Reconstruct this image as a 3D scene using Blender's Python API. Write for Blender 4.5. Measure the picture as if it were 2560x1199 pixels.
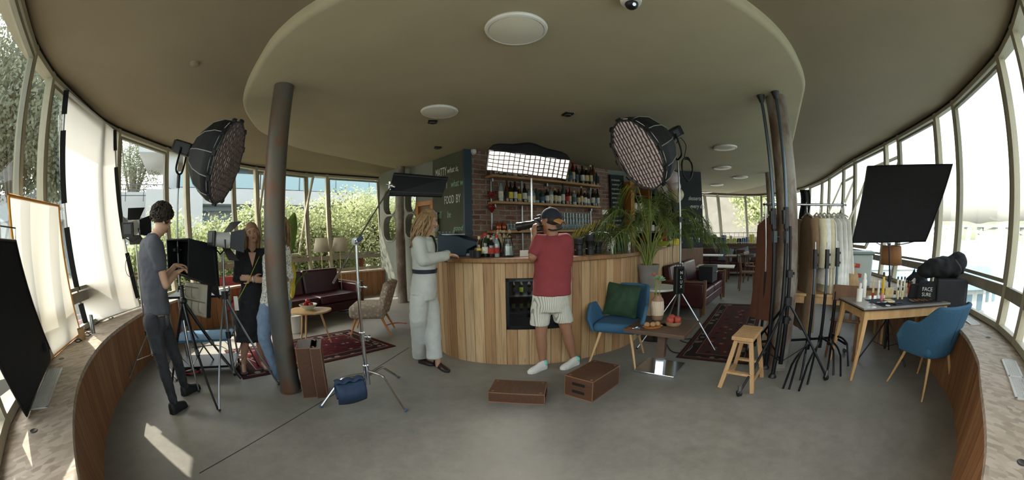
import bpy, bmesh, math, random
from mathutils import Matrix, Vector, Quaternion, noise
PI = math.pi; R = math.radians; V = Vector
C = bpy.context.scene; COL = C.collection
for o in list(bpy.data.objects): bpy.data.objects.remove(o)

# ------------------------------------------------------------------ camera
CAMH = 1.5; FPX = 907.0; CX, CY = 1279.5, 599.5
cam = bpy.data.objects.new('camera', bpy.data.cameras.new('camera')); COL.objects.link(cam); C.camera = cam
cd = cam.data; cd.type = 'PANO'; cd.panorama_type = 'FISHEYE_LENS_POLYNOMIAL'
cd.sensor_width = 36; cd.sensor_fit = 'HORIZONTAL'; cd.fisheye_fov = R(240)
cd.fisheye_polynomial_k0 = 0; cd.fisheye_polynomial_k1 = -2560 / (FPX * 36)
cd.fisheye_polynomial_k2 = 0; cd.fisheye_polynomial_k3 = 0; cd.fisheye_polynomial_k4 = 0
cd.clip_end = 3000
_p, _r = R(-1.2), R(-1.0)
ROT = Matrix(((1, 0, 0), (0, math.cos(_p), -math.sin(_p)), (0, math.sin(_p), math.cos(_p)))) @ \
      Matrix(((math.cos(_r), 0, -math.sin(_r)), (0, 1, 0), (math.sin(_r), 0, math.cos(_r))))
_m = Matrix.Identity(4)
for i in range(3):
    _m[i][0] = ROT[i][0]; _m[i][1] = ROT[i][2]; _m[i][2] = -ROT[i][1]
_m[2][3] = CAMH
cam.matrix_world = _m
def ray(px, py):
    x = (px - CX) / FPX; y = -(py - CY) / FPX; r = math.hypot(x, y) or 1e-9; s = math.sin(r) / r
    return ROT @ V((x * s, math.cos(r), y * s))
def hz(px, py, z=0.0):                    # where the sight line meets the level z
    d = ray(px, py); t = (z - CAMH) / d.z; return V((d.x * t, d.y * t, z))
def at(px, py, dist):                     # point on the sight line at a plan distance
    d = ray(px, py); t = dist / math.hypot(d.x, d.y); return V((d.x * t, d.y * t, CAMH + d.z * t))
def pdist(p): return math.hypot(p.x, p.y)

# ------------------------------------------------------------------ world, sun, exposure
C.view_settings.view_transform = 'Standard'; C.view_settings.look = 'None'
C.view_settings.gamma = 1; C.view_settings.use_curve_mapping = False
C.view_settings.exposure = 1.5
w = bpy.data.worlds.new('world'); C.world = w; w.use_nodes = True
nt = w.node_tree; nt.nodes.clear()
sky = nt.nodes.new('ShaderNodeTexSky'); sky.sky_type = 'NISHITA'; sky.sun_disc = False
sky.sun_elevation = R(48); sky.sun_rotation = R(-95); sky.air_density = 1.6; sky.dust_density = 4.0; sky.ozone_density = 1.0
bg = nt.nodes.new('ShaderNodeBackground'); bg.inputs[1].default_value = 0.35
hs = nt.nodes.new('ShaderNodeHueSaturation'); hs.inputs['Saturation'].default_value = 0.45
wo = nt.nodes.new('ShaderNodeOutputWorld')
nt.links.new(sky.outputs[0], hs.inputs['Color']); nt.links.new(hs.outputs[0], bg.inputs[0]); nt.links.new(bg.outputs[0], wo.inputs[0])
sl = bpy.data.lights.new('sun', 'SUN'); sl.energy = 4.2; sl.angle = R(0.6); sl.color = (1.0, .93, .82)
so = bpy.data.objects.new('sun', sl); COL.objects.link(so)
SUN_AZ, SUN_EL = R(-92), R(50)
sd = V((math.sin(SUN_AZ) * math.cos(SUN_EL), math.cos(SUN_AZ) * math.cos(SUN_EL), math.sin(SUN_EL)))
so.rotation_euler = sd.to_track_quat('Z', 'Y').to_euler()

# ------------------------------------------------------------------ mesh helpers
class MB:
    def __init__(s): s.v = []; s.f = []; s.uv = {}
    def add(s, vs, fs, uv=None):
        n = len(s.v); s.v += [V(p) for p in vs]; s.f += [tuple(i + n for i in f) for f in fs]
        if uv:
            for i, t in enumerate(uv): s.uv[n + i] = t
        return s
    def box(s, c, size, rot=None, taper=1.0):
        a, b, h = size[0] / 2, size[1] / 2, size[2] / 2; m = rot or Matrix.Identity(3); c = V(c); vs = []
        for z in (-h, h):
            k = taper if z > 0 else 1
            for x, y in ((-a, -b), (a, -b), (a, b), (-a, b)): vs.append(c + m @ V((x * k, y * k, z)))
        return s.add(vs, [(3, 2, 1, 0), (4, 5, 6, 7), (0, 1, 5, 4), (1, 2, 6, 5), (2, 3, 7, 6), (3, 0, 4, 7)])
    def bar(s, p0, p1, w, t, up=(0, 0, 1), w1=None, t1=None):
        p0, p1 = V(p0), V(p1); d = (p1 - p0).normalized(); u = V(up); x = d.cross(u)
        if x.length < 1e-4: x = d.cross(V((0, 1, 0)))
        x.normalize(); y = x.cross(d).normalized(); w1 = w if w1 is None else w1; t1 = t if t1 is None else t1; vs = []
        for p, a, b in ((p0, w / 2, t / 2), (p1, w1 / 2, t1 / 2)):
            for i, j in ((-1, -1), (1, -1), (1, 1), (-1, 1)): vs.append(p + x * a * i + y * b * j)
        return s.add(vs, [(3, 2, 1, 0), (4, 5, 6, 7), (0, 1, 5, 4), (1, 2, 6, 5), (2, 3, 7, 6), (3, 0, 4, 7)])
    def rings(s, rs, closed=True, cap=True):
        n = len(rs[0]); vs = [p for r in rs for p in r]; fs = []
        for i in range(len(rs) - 1):
            for j in range(n if closed else n - 1):
                a, b = i * n + j, i * n + (j + 1) % n; fs.append((a, b, b + n, a + n))
        if cap: fs += [tuple(reversed(range(n))), tuple(range((len(rs) - 1) * n, len(rs) * n))]
        return s.add(vs, fs)
    def tube(s, pts, r, n=8, cap=True, flat=1.0):
        pts = [V(p) for p in pts]; m = len(pts)
        if not hasattr(r, '__len__'): r = [r] * m
        d = (pts[1] - pts[0]).normalized(); x = d.orthogonal().normalized(); rs = []
        for i, p in enumerate(pts):
            t = (pts[min(i + 1, m - 1)] - pts[max(i - 1, 0)])
            if t.length < 1e-9: t = d.copy()
            t.normalize(); q = d.rotation_difference(t); x = q @ x; d = t; x = (x - d * x.dot(d)).normalized(); y = d.cross(x)
            rs.append([p + (x * math.cos(2 * PI * k / n) + y * math.sin(2 * PI * k / n) * flat) * r[i] for k in range(n)])
        return s.rings(rs, cap=cap)
    def cyl(s, p0, p1, r0, r1=None, n=16): return s.tube([p0, p1], [r0, r0 if r1 is None else r1], n)
    def lathe(s, prof, c=(0, 0, 0), n=24, rot=None, cap=True):
        c = V(c); m = rot or Matrix.Identity(3)
        return s.rings([[c + m @ V((r * math.cos(2 * PI * k / n), r * math.sin(2 * PI * k / n), z)) for k in range(n)] for r, z in prof], cap=cap)
    def sph(s, c, r, nu=14, nv=9, rot=None):
        if not hasattr(r, '__len__'): r = (r, r, r)
        c = V(c); m = rot or Matrix.Identity(3); rs = []
        for i in range(nv + 1):
            t = PI * (i + .02) / (nv + .04); rs.append([c + m @ V((r[0] * math.sin(t) * math.cos(2 * PI * k / nu), r[1] * math.sin(t) * math.sin(2 * PI * k / nu), -r[2] * math.cos(t))) for k in range(nu)])
        return s.rings(rs)
    def prism(s, poly, z0, z1):
        n = len(poly); vs = [V((p[0], p[1], z0)) for p in poly] + [V((p[0], p[1], z1)) for p in poly]
        return s.add(vs, [tuple(reversed(range(n))), tuple(range(n, 2 * n))] + [(i, (i + 1) % n, n + (i + 1) % n, n + i) for i in range(n)])
    def grid(s, fn, nu, nv, uvs=(1, 1)):
        vs = []; uv = []
        for j in range(nv + 1):
            for i in range(nu + 1):
                a, b = i / nu, j / nv; vs.append(V(fn(a, b))); uv.append((a * uvs[0], b * uvs[1]))
        return s.add(vs, [(j * (nu + 1) + i, j * (nu + 1) + i + 1, (j + 1) * (nu + 1) + i + 1, (j + 1) * (nu + 1) + i) for j in range(nv) for i in range(nu)], uv)
    def xf(s, m):
        s.v = [m @ p for p in s.v]; return s
    def build(s, name, mt, parent=None, ang=40, world=False, bev=0, sol=0, sub=0, fix=False):
        me = bpy.data.meshes.new(name)
        off = V((0, 0, 0)); inv = None
        if world and parent is not None:
            inv = parent.matrix_basis.inverted()
            if parent.parent is not None: inv = inv @ parent.parent.matrix_basis.inverted()
        me.from_pydata([tuple(inv @ p) if inv else tuple(p) for p in s.v], [], s.f)
        if s.uv:
            ul = me.uv_layers.new(name='UVMap')
            for l in me.loops: ul.data[l.index].uv = s.uv.get(l.vertex_index, (0, 0))
        if fix or not s.uv:
            bm = bmesh.new(); bm.from_mesh(me); bmesh.ops.recalc_face_normals(bm, faces=bm.faces); bm.to_mesh(me); bm.free()
        if ang > 0:
            me.polygons.foreach_set('use_smooth', [True] * len(me.polygons)); me.set_sharp_from_angle(angle=R(ang))
        o = bpy.data.objects.new(name, me); COL.objects.link(o)
        if mt: me.materials.append(M[mt] if isinstance(mt, str) else mt)
        if parent is not None: o.parent = parent
        if sol:
            q = o.modifiers.new('solid', 'SOLIDIFY'); q.thickness = sol; q.offset = 0
        if bev:
            q = o.modifiers.new('bevel', 'BEVEL'); q.width = bev; q.segments = 2; q.limit_method = 'ANGLE'; q.angle_limit = R(40)
        if sub:
            q = o.modifiers.new('sub', 'SUBSURF'); q.levels = sub; q.render_levels = sub
        return o
def RZ(a): return Matrix.Rotation(a, 3, 'Z')
def RX(a): return Matrix.Rotation(a, 3, 'X')
def RY(a): return Matrix.Rotation(a, 3, 'Y')
def tag(o, label, cat, group=None, kind=None):
    o['label'] = label; o['category'] = cat
    if group: o['group'] = group
    if kind: o['kind'] = kind
    return o
def thing(name, label, cat, loc=(0, 0, 0), rz=0, group=None):
    o = bpy.data.objects.new(name, None); COL.objects.link(o); o.empty_display_size = .1
    o.location = loc; o.rotation_euler = (0, 0, rz); o.matrix_basis = Matrix.Translation(V(loc)) @ Matrix.Rotation(rz, 4, 'Z')
    return tag(o, label, cat, group)
def struct(o): o['kind'] = 'structure'; return o
def dup(root, loc, rz, label, group=None):
    r = root.copy(); COL.objects.link(r); r.location = loc; r.rotation_euler = (0, 0, rz); r['label'] = label
    if group: r['group'] = group
    for ch in list(root.children):
        c = ch.copy(); COL.objects.link(c); c.parent = r
        for g in ch.children:
            d = g.copy(); COL.objects.link(d); d.parent = c
    return r
def catmull(pts, n=8):
    pts = [V(p) for p in pts]; q = [pts[0] * 2 - pts[1]] + pts + [pts[-1] * 2 - pts[-2]]; out = []
    for i in range(1, len(q) - 2):
        for k in range(n):
            t = k / n; a, b, c_, d = q[i - 1], q[i], q[i + 1], q[i + 2]
            out.append(.5 * ((2 * b) + (c_ - a) * t + (2 * a - 5 * b + 4 * c_ - d) * t * t + (3 * b - a - 3 * c_ + d) * t ** 3))
    out.append(pts[-1]); return out
def resample(pts, step):
    L = [0]
    for a, b in zip(pts, pts[1:]): L.append(L[-1] + (b - a).length)
    n = max(1, round(L[-1] / step)); out = []; j = 0
    for k in range(n + 1):
        t = L[-1] * k / n
        while j < len(L) - 2 and L[j + 1] < t: j += 1
        q = (t - L[j]) / max(1e-9, L[j + 1] - L[j]); out.append(pts[j].lerp(pts[j + 1], q))
    return out
def offset2(pts, d):                       # offsets a plan polyline to its left by d
    out = []
    for i, p in enumerate(pts):
        t = pts[min(i + 1, len(pts) - 1)] - pts[max(i - 1, 0)]; t.z = 0; t.normalize(); out.append(p + V((-t.y, t.x, 0)) * d)
    return out

# ------------------------------------------------------------------ materials
def lin(h):
    if not isinstance(h, str): return tuple(h) + (1,)
    h = h.lstrip('#'); f = lambda u: u / 12.92 if u <= .04045 else ((u + .055) / 1.055) ** 2.4
    return tuple(f(int(h[i:i + 2], 16) / 255) for i in (0, 2, 4)) + (1,)
M = {}
class NT:
    def __init__(s, name):
        s.m = bpy.data.materials.new(name); s.m.use_nodes = True; s.t = s.m.node_tree; s.t.nodes.clear()
        s.out = s.n('OutputMaterial'); M[name] = s.m
    def n(s, k, **kw):
        x = s.t.nodes.new('ShaderNode' + k)
        for a, b in kw.items(): setattr(x, a, b)
        return x
    def l(s, a, b): s.t.links.new(a, b)
    def bsdf(s, col=None, rough=.6, metal=0, spec=.5, **kw):
        b = s.n('BsdfPrincipled'); b.inputs['Roughness'].default_value = rough; b.inputs['Metallic'].default_value = metal
        b.inputs['Specular IOR Level'].default_value = spec
        if col is not None:
            if hasattr(col, 'is_output'): s.l(col, b.inputs['Base Color'])
            else: b.inputs['Base Color'].default_value = lin(col)
        for k, v in kw.items(): b.inputs[k.replace('_', ' ')].default_value = v
        s.l(b.outputs[0], s.out.inputs[0]); s.b = b; return b
    def co(s, kind='Object', scale=(1, 1, 1), rot=(0, 0, 0)):
        c = s.n('TexCoord'); m = s.n('Mapping'); m.inputs['Scale'].default_value = scale; m.inputs['Rotation'].default_value = rot
        s.l(c.outputs[kind], m.inputs[0]); return m.outputs[0]
    def noise(s, vec, scale=5, detail=4, rough=.6):
        x = s.n('TexNoise'); x.inputs['Scale'].default_value = scale; x.inputs['Detail'].default_value = detail; x.inputs['Roughness'].default_value = rough
        if vec: s.l(vec, x.inputs['Vector'])
        return x.outputs['Fac']
    def ramp(s, fac, stops, interp='LINEAR'):
        r = s.n('ValToRGB'); e = r.color_ramp.elements; r.color_ramp.interpolation = interp
        while len(e) < len(stops): e.new(.5)
        for a, (p, c) in zip(e, stops): a.position = p; a.color = lin(c)
        s.l(fac, r.inputs[0]); return r.outputs[0]
    def mix(s, f, a, b, mode='MIX'):
        x = s.n('Mix', data_type='RGBA', blend_type=mode)
        for sock, val in ((x.inputs[0], f), (x.inputs[6], a), (x.inputs[7], b)):
            if hasattr(val, 'is_output'): s.l(val, sock)
            elif sock == x.inputs[0]: sock.default_value = val
            else: sock.default_value = lin(val)
        return x.outputs[2]
    def math(s, op, a, b=0.0):
        x = s.n('Math', operation=op)
        for i, v in ((0, a), (1, b)):
            if hasattr(v, 'is_output'): s.l(v, x.inputs[i])
            else: x.inputs[i].default_value = v
        return x.outputs[0]
    def bump(s, h, st=.3, d=.01):
        x = s.n('Bump'); x.inputs['Strength'].default_value = st; x.inputs['Distance'].default_value = d
        s.l(h, x.inputs['Height']); s.l(x.outputs[0], s.b.inputs['Normal'])
def plain(name, col, rough=.5, metal=0, var=.0, scale=8, bump=0, spec=.5, **kw):
    t = NT(name)
    if var or bump:
        f = t.noise(t.co('Object'), scale, 4)
        if var:
            c = lin(col); a = tuple(x * (1 - var) for x in c[:3]); b = tuple(min(1, x * (1 + var)) for x in c[:3])
            t.bsdf(t.ramp(f, [(.3, a), (.7, b)]), rough, metal, spec, **kw)
        else: t.bsdf(col, rough, metal, spec, **kw)
        if bump: t.bump(f, bump, .01)
    else: t.bsdf(col, rough, metal, spec, **kw)
    return t.m
def planks(name, cols, pw, kind='UV', axis=0, knots=.5, rough=.55, gap=.02):
    t = NT(name); c = t.co(kind); sp = t.n('SeparateXYZ'); t.l(c, sp.inputs[0])
    u = t.math('DIVIDE', sp.outputs[axis], pw); fl = t.math('FLOOR', u); fr = t.math('FRACT', u)
    wn = t.n('TexWhiteNoise', noise_dimensions='1D'); t.l(fl, wn.inputs['W'])
    cmb = t.n('CombineXYZ'); t.l(t.math('MULTIPLY', fr, 1.0), cmb.inputs[0]); t.l(t.math('MULTIPLY', sp.outputs[1 if axis == 0 else 0] if kind == 'UV' else sp.outputs[2], .35), cmb.inputs[1])
    t.l(t.math('MULTIPLY', wn.outputs['Value'], 37.0), cmb.inputs[2])
    wv = t.n('TexNoise'); wv.inputs['Scale'].default_value = 5; wv.inputs['Detail'].default_value = 6; wv.inputs['Distortion'].default_value = .6; t.l(cmb.outputs[0], wv.inputs['Vector'])
    base = t.ramp(wn.outputs['Value'], [(i / (len(cols) - 1), k) for i, k in enumerate(cols)])
    g = t.ramp(wv.outputs['Fac'], [(.3, (.62, .58, .52)), (.55, (1, 1, 1)), (.75, (.85, .8, .74))])
    col = t.mix(1, base, g, 'MULTIPLY')
    if knots:
        vo = t.n('TexVoronoi'); vo.inputs['Scale'].default_value = 3.2; m2 = t.n('CombineXYZ'); t.l(fl, m2.inputs[2]); t.l(t.math('MULTIPLY', sp.outputs[1], .55), m2.inputs[1]); t.l(t.math('MULTIPLY', fr, .35), m2.inputs[0])
        t.l(m2.outputs[0], vo.inputs['Vector']); k = t.ramp(vo.outputs['Distance'], [(.03, (1, 1, 1)), (.09, (0, 0, 0))])
        col = t.mix(t.math('MULTIPLY', k, knots), col, '#4a2d17')
    edge = t.math('LESS_THAN', t.math('MINIMUM', fr, t.math('SUBTRACT', 1.0, fr)), gap)
    col = t.mix(edge, col, '#2a1a0e'); t.bsdf(col, rough); t.bump(t.math('SUBTRACT', 1.0, edge), .6, .004); return t.m
def wood(name, a, b, scale=(1, 1, 12), rough=.5):
    t = NT(name); c = t.co('Object', scale); f = t.noise(c, 3, 6); t.bsdf(t.ramp(f, [(.3, a), (.7, b)]), rough); t.bump(f, .1); return t.m
def emit(name, col, s):
    t = NT(name); e = t.n('Emission'); e.inputs[0].default_value = lin(col); e.inputs[1].default_value = s; t.l(e.outputs[0], t.out.inputs[0]); return t.m
def sheet(name, col, tr=.5, rough=.8):      # cloth that lets light through
    t = NT(name); t.bsdf(col, rough); tl = t.n('BsdfTranslucent'); tl.inputs[0].default_value = lin(col); mx = t.n('MixShader'); mx.inputs[0].default_value = tr
    t.l(t.b.outputs[0], mx.inputs[1]); t.l(tl.outputs[0], mx.inputs[2]); t.l(mx.outputs[0], t.out.inputs[0]); return t.m
def glass(name, col='#ffffff', refl=.06, power=1.0):
    t = NT(name); tr = t.n('BsdfTransparent'); tr.inputs[0].default_value = lin(col); g = t.n('BsdfGlossy'); g.inputs['Roughness'].default_value = .02
    fr = t.n('LayerWeight'); fr.inputs[0].default_value = .15; mx = t.n('MixShader'); t.l(t.math('ADD', t.math('MULTIPLY', fr.outputs['Fresnel'], power), refl * .3), mx.inputs[0])
    t.l(tr.outputs[0], mx.inputs[1]); t.l(g.outputs[0], mx.inputs[2]); t.l(mx.outputs[0], t.out.inputs[0]); return t.m

# plaster, concrete, brick and boards
t = NT('floor_concrete'); c = t.co('Object'); f1 = t.noise(c, .7, 8, .7); f2 = t.noise(c, 6, 8, .75); f3 = t.noise(c, 60, 3)
col = t.ramp(f1, [(.3, '#6d685e'), (.5, '#7f7a70'), (.7, '#8e897e')]); col = t.mix(.35, col, t.ramp(f2, [(.3, '#5b5852'), (.7, '#9d988d')]))
st = t.ramp(f2, [(.60, (0, 0, 0)), (.75, (1, 1, 1))]); st2 = t.ramp(t.noise(c, .45, 3), [(.5, (0, 0, 0)), (.62, (1, 1, 1))])
col = t.mix(t.math('MULTIPLY', t.math('MULTIPLY', st, st2), .35), col, '#57463c')
t.bsdf(col, .42, 0, .4); t.bump(f3, .04); rr = t.ramp(f2, [(.3, (.42, .42, .42)), (.7, (.62, .62, .62))]); t.l(rr, t.b.inputs['Roughness'])
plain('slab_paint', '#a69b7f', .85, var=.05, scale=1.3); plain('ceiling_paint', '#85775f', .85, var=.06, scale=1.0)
plain('wall_green', '#7d8076', .8, var=.06, scale=2); plain('shadow_gap', '#1b1814', .9)
t = NT('brick'); c = t.co('UV', (1, 1, 1)); br = t.n('TexBrick'); br.inputs['Scale'].default_value = 1; br.inputs['Brick Width'].default_value = .27; br.inputs['Row Height'].default_value = .092
nz = t.n('TexNoise'); nz.inputs['Scale'].default_value = 6; t.l(c, nz.inputs['Vector']); ad = t.n('MixRGB', blend_type='LINEAR_LIGHT') if False else None
va = t.n('VectorMath', operation='SCALE'); t.l(nz.outputs['Color'], va.inputs[0]); va.inputs['Scale'].default_value = .03; vb = t.n('VectorMath', operation='ADD'); t.l(c, vb.inputs[0]); t.l(va.outputs[0], vb.inputs[1])
t.l(vb.outputs[0], br.inputs['Vector']); br.inputs['Mortar Size'].default_value = .017; br.inputs['Mortar Smooth'].default_value = .3; br.inputs['Bias'].default_value = 0
br.inputs['Color1'].default_value = lin('#74463c'); br.inputs['Color2'].default_value = lin('#96705f'); br.inputs['Mortar'].default_value = lin('#8f887c')
f = t.noise(c, 9, 6, .7); f2 = t.noise(c, 2.2, 4); col = t.mix(t.ramp(f, [(.54, (0, 0, 0)), (.68, (.8, .8, .8))]), br.outputs['Color'], '#b3aa9c')
col = t.mix(t.ramp(f2, [(.55, (0, 0, 0)), (.7, (.5, .5, .5))]), col, '#5a4438'); t.bsdf(col, .9)
t.bump(t.math('SUBTRACT', t.math('MULTIPLY', f, .5), br.outputs['Fac']), .8, .02)
planks('bar_planks', ['#b9996f', '#ad8458', '#c8ab80', '#b5875a', '#a0784e', '#c6aa84'], .125, knots=.75)
planks('bench_planks', ['#9a6c43', '#8c5c36', '#a5784c', '#93663e'], .15, knots=.3)
t = NT('osb'); c = t.co('Object', (1, 1, 1)); vo = t.n('TexVoronoi'); vo.inputs['Scale'].default_value = 32; vo.inputs['Randomness'].default_value = 1; mp = t.co('Object', (1, .45, 1), (0, 0, .6)); t.l(mp, vo.inputs['Vector'])
sx = t.n('SeparateColor'); t.l(vo.outputs['Color'], sx.inputs[0]); col = t.ramp(sx.outputs[0], [(0, '#937f69'), (.4, '#b3a08a'), (.75, '#c6b6a2'), (1, '#7f6c59')])
col = t.mix(.35, col, t.ramp(t.noise(c, 3, 6), [(.3, '#857a6c'), (.7, '#bcb2a2')])); t.bsdf(col, .6)
wood('bar_top', '#7c5636', '#9a7148', (8, 1, 1), .4); wood('shelf_wood', '#9b7141', '#b98a54', (1, 8, 8)); wood('oak', '#b28a58', '#c9a473', (6, 6, 1)); wood('pine', '#a67f55', '#c09a6c', (6, 6, 1))
wood('apple_wood', '#49301f', '#5c3b28', (14, 2, 14), .45); wood('apple_edge', '#7d5d42', '#8f6c4c', (3, 3, 3)); wood('dark_wood', '#4a382b', '#5f4a3a', (2, 12, 2), .45); wood('orange_wood', '#a8672c', '#bd7b3a', (6, 6, 1)); wood('brown_wood', '#5a3b24', '#6e4a2e', (6, 6, 1))
plain('frame_paint', '#a9a18a', .55, var=.06, scale=6); plain('frame_side', '#8e8a78', .6, var=.06); plain('beam_paint', '#8d8577', .7, var=.15, scale=10)
glass('window_glass', '#f4f8f6', .04, .4); glass('clear_glass', '#e8eeee', .12, 1.6); glass('fridge_glass', '#b4b8bb', .08, .8)
t = NT('rust_steel'); c = t.co('Object', (1, 1, .6)); f = t.noise(c, 3, 6, .65); t.bsdf(t.ramp(f, [(.35, '#4d4f4e'), (.5, '#5d574d'), (.62, '#6b4a35'), (.75, '#7c5238')]), .5, .35)
t = NT('rust_steel_lit'); c = t.co('Object', (1, 1, .5)); f = t.noise(c, 2, 6, .65); t.bsdf(t.ramp(f, [(.35, '#5c483c'), (.45, '#6e5b4e'), (.53, '#868075'), (.75, '#98938a')]), .5, .3)  # brown rust, with window light on the steel painted in as grey tones
plain('chrome', '#c9ccd0', .18, 1); plain('steel', '#9da2a5', .32, 1); plain('steel_blue', '#5d6b78', .35, .9); plain('black_metal', '#16181b', .4, .5); plain('black_plastic', '#141518', .45); plain('black_cloth', '#0f1114', .85, var=.3, scale=30, bump=.2); plain('black_soft', '#181a1f', .7, bump=.3, scale=12, var=.2)
plain('grey_metal', '#53575a', .5, .6); plain('white_plastic', '#dcd9cf', .35); plain('lamp_glass', '#e3ddca', .3); plain('white_metal', '#c9c9c6', .4)
plain('chalkboard', '#22292c', .8, var=.15, scale=3); plain('chalkboard_green', '#474a3a', .8, var=.1, scale=3); plain('chalk', '#d6d9d2', .9); plain('chalk_green', '#8fb79c', .9); plain('red_paint', '#c23a2c', .5); plain('orange_tape', '#d08a24', .6)
plain('burgundy_leather', '#3c161b', .33, var=.2, scale=6, bump=.15); plain('blue_fabric', '#315a76', .85, var=.12, scale=60, bump=.2); plain('dark_blue', '#1c3242', .5)
plain('green_velvet', '#1e3a22', .8, var=.35, scale=9, bump=.5); plain('grey_cushion', '#66727a', .9, var=.15, scale=12, bump=.3)

# ================================================================== THE ROOM
TOPC = catmull([(-3.66, 9.53, 0), (-4.71, 8.37, 0), (-5.38, 7.35, 0), (-5.78, 5.9, 0), (-5.80, 4.03, 0), (-5.43, 2.72, 0), (-5.13, 2.18, 0), (-4.44, 1.32, 0), (-3.78, .70, 0), (-3.0, .16, 0),
    (-2, -.32, 0), (-1, -.66, 0), (0, -.8, 0), (1, -.76, 0), (2, -.5, 0), (2.9, -.13, 0), (3.54, .14, 0), (4.40, .69, 0), (5.44, 1.76, 0), (6.1, 2.7, 0), (7.0, 4.2, 0), (8.0, 5.85, 0), (9.87, 8.4, 0), (11.3, 11.0, 0),
    (11.7, 13.0, 0), (10.9, 14.1, 0), (9.2, 14.3, 0), (7.4, 13.9, 0), (5.6, 13.4, 0)], 8)
GL = offset2(TOPC, .28); BEN = offset2(TOPC, .74)          # glass foot at the sill, and the bench face
ZT, ZS, ZC = 3.1, .635, 3.0
def az_of(p): return math.degrees(math.atan2(p.x, p.y))
def cross_az(az, lo, hi):
    for i in range(lo, hi):
        a, b = az_of(TOPC[i]), az_of(TOPC[i + 1])
        if (a - az) * (b - az) <= 0 and abs(a - b) < 60: return i + (az - a) / (b - a)
    return None
def ev(L, s): i = min(int(s), len(L) - 2); return L[i].lerp(L[i + 1], s - i)
NB = 12 * 8
marks = [0.0]
for a in (-29.3, -32.6, -40.7, -44.3, -52.0, -55.2, -63.3, -66.6, -76.0, -80.0): marks.append(cross_az(a, 0, NB))
s = marks[-1]; step = [1.35, .55]; k = 0
rt = [cross_az(a, NB, len(TOPC) - 1) for a in (85.2, 81.4, 72.1, 68.8, 62.3, 60.1, 54.9, 53.0, 50.6, 49.4, 47.4, 46.4, 44.4, 43.0, 39.5, 37.0, 32.6, 30.5, 26.0)]
rt = [x for x in rt if x]
def walk(s, dist):
    p = ev(TOPC, s); 
    while dist > 0 and s < len(TOPC) - 1.01:
        s += .05; q = ev(TOPC, s); dist -= (q - p).length; p = q
    return s
while True:
    s2 = walk(s, step[k % 2]); k += 1
    if s2 > rt[0] - 4: break
    marks.append(s2); s = s2
marks += rt
marks = sorted(marks)

fl = MB(); fp = [p * 1 for p in offset2(TOPC, .5)]; fp = fp[::3] + [V((2.0, 12.6, 0)), V((-2.5, 11.5, 0))]
struct(fl.prism([(p.x, p.y) for p in reversed(fp)], -.2, 0).build('floor', 'floor_concrete', ang=0, fix=True))
cp = [(p.x, p.y) for p in offset2(TOPC, -.03)[::2]] + [(2.0, 12.8), (-2.5, 11.8)]
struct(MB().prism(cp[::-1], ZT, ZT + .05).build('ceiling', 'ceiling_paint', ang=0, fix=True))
rp = [(p.x, p.y) for p in offset2(TOPC, -.32)[::2]] + [(2.0, 14.8), (-3.5, 13.8)]
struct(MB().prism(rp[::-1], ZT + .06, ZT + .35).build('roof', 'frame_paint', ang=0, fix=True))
SL = catmull([(-2.3, 8.7, 0), (-2.75, 7.7, 0), (-3.23, 6.48, 0), (-3.62, 5.3, 0), (-3.58, 4.3, 0), (-3.38, 3.75, 0), (-3.06, 3.2, 0), (-2.7, 2.82, 0), (-2.22, 2.42, 0), (-1.76, 2.08, 0), (-1.2, 1.82, 0), (-.4, 1.62, 0), (.5, 1.56, 0),
    (1.3, 1.68, 0), (1.85, 1.87, 0), (2.3, 2.1, 0), (2.71, 2.38, 0), (3.11, 2.71, 0), (3.46, 3.12, 0), (4.07, 3.85, 0), (5.26, 5.26, 0), (7.0, 7.4, 0), (8.6, 10.0, 0), (9.0, 13.2, 0)], 6)
sp = [(p.x, p.y) for p in SL] + [(2.5, 12.4), (-2.3, 11.2)]
slab = MB(); n = len(sp); rs = []
for dz, off in ((0, .05), (.008, .025), (.025, .008), (.05, 0), (.11, 0)):
    q = offset2([V((a, b, 0)) for a, b in sp], off); rs.append([V((p.x, p.y, ZC + dz)) for p in q])
slab.rings(rs); struct(slab.build('ceiling', 'slab_paint', ang=50, fix=True))
gap = MB(); g = [V((p.x, p.y, ZT - .035)) for p in TOPC[::2]]
for a, b in zip(g, g[1:]): gap.bar(a, b, .06, .07)
struct(gap.build('trim_1', 'shadow_gap', ang=0))

# the low bench that follows the windows
bn = MB(); L = resample(BEN, .12)
bn.grid(lambda a, b: V((L[round(a * (len(L) - 1))].x, L[round(a * (len(L) - 1))].y, b * .6)), len(L) - 1, 1, (.12 * (len(L) - 1), .6))
struct(bn.build('wall_bench', 'bench_planks', ang=60))
osb_i = [0, 22, 40, 56, 72, 88, 104, 120, 136, 152, 170, 190, 215, len(TOPC) - 1]
BI = offset2(TOPC, .775)
for k, (a, b) in enumerate(zip(osb_i, osb_i[1:])):
    inn = BI[a:b + 1]; out = GL[a:b + 1]; off = .02 if k % 2 else 0
    r = [[V((p.x, p.y, ZS - .035)), V((q.x, q.y, ZS - .035)), V((q.x, q.y, ZS)), V((p.x, p.y, ZS))] for p, q in zip(inn, out)]
    r = [[v.lerp(r[0][j], 0) for j, v in enumerate(x)] for x in r]
    if len(r) > 3: r[0] = [v.lerp(w_, .012) for v, w_ in zip(r[0], r[1])]
    struct(MB().rings(r).build('trim_%d' % (k + 2), 'osb', ang=30, fix=True))
# the wall under the glass, outside
kw = MB(); q = [V((p.x, p.y, 0)) for p in GL]
kw.grid(lambda a, b: V((q[round(a * (len(q) - 1))].x, q[round(a * (len(q) - 1))].y, -.3 + b * .92)), len(q) - 1, 1)
struct(kw.build('wall_outer', 'frame_side', ang=60, sol=.06))

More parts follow.
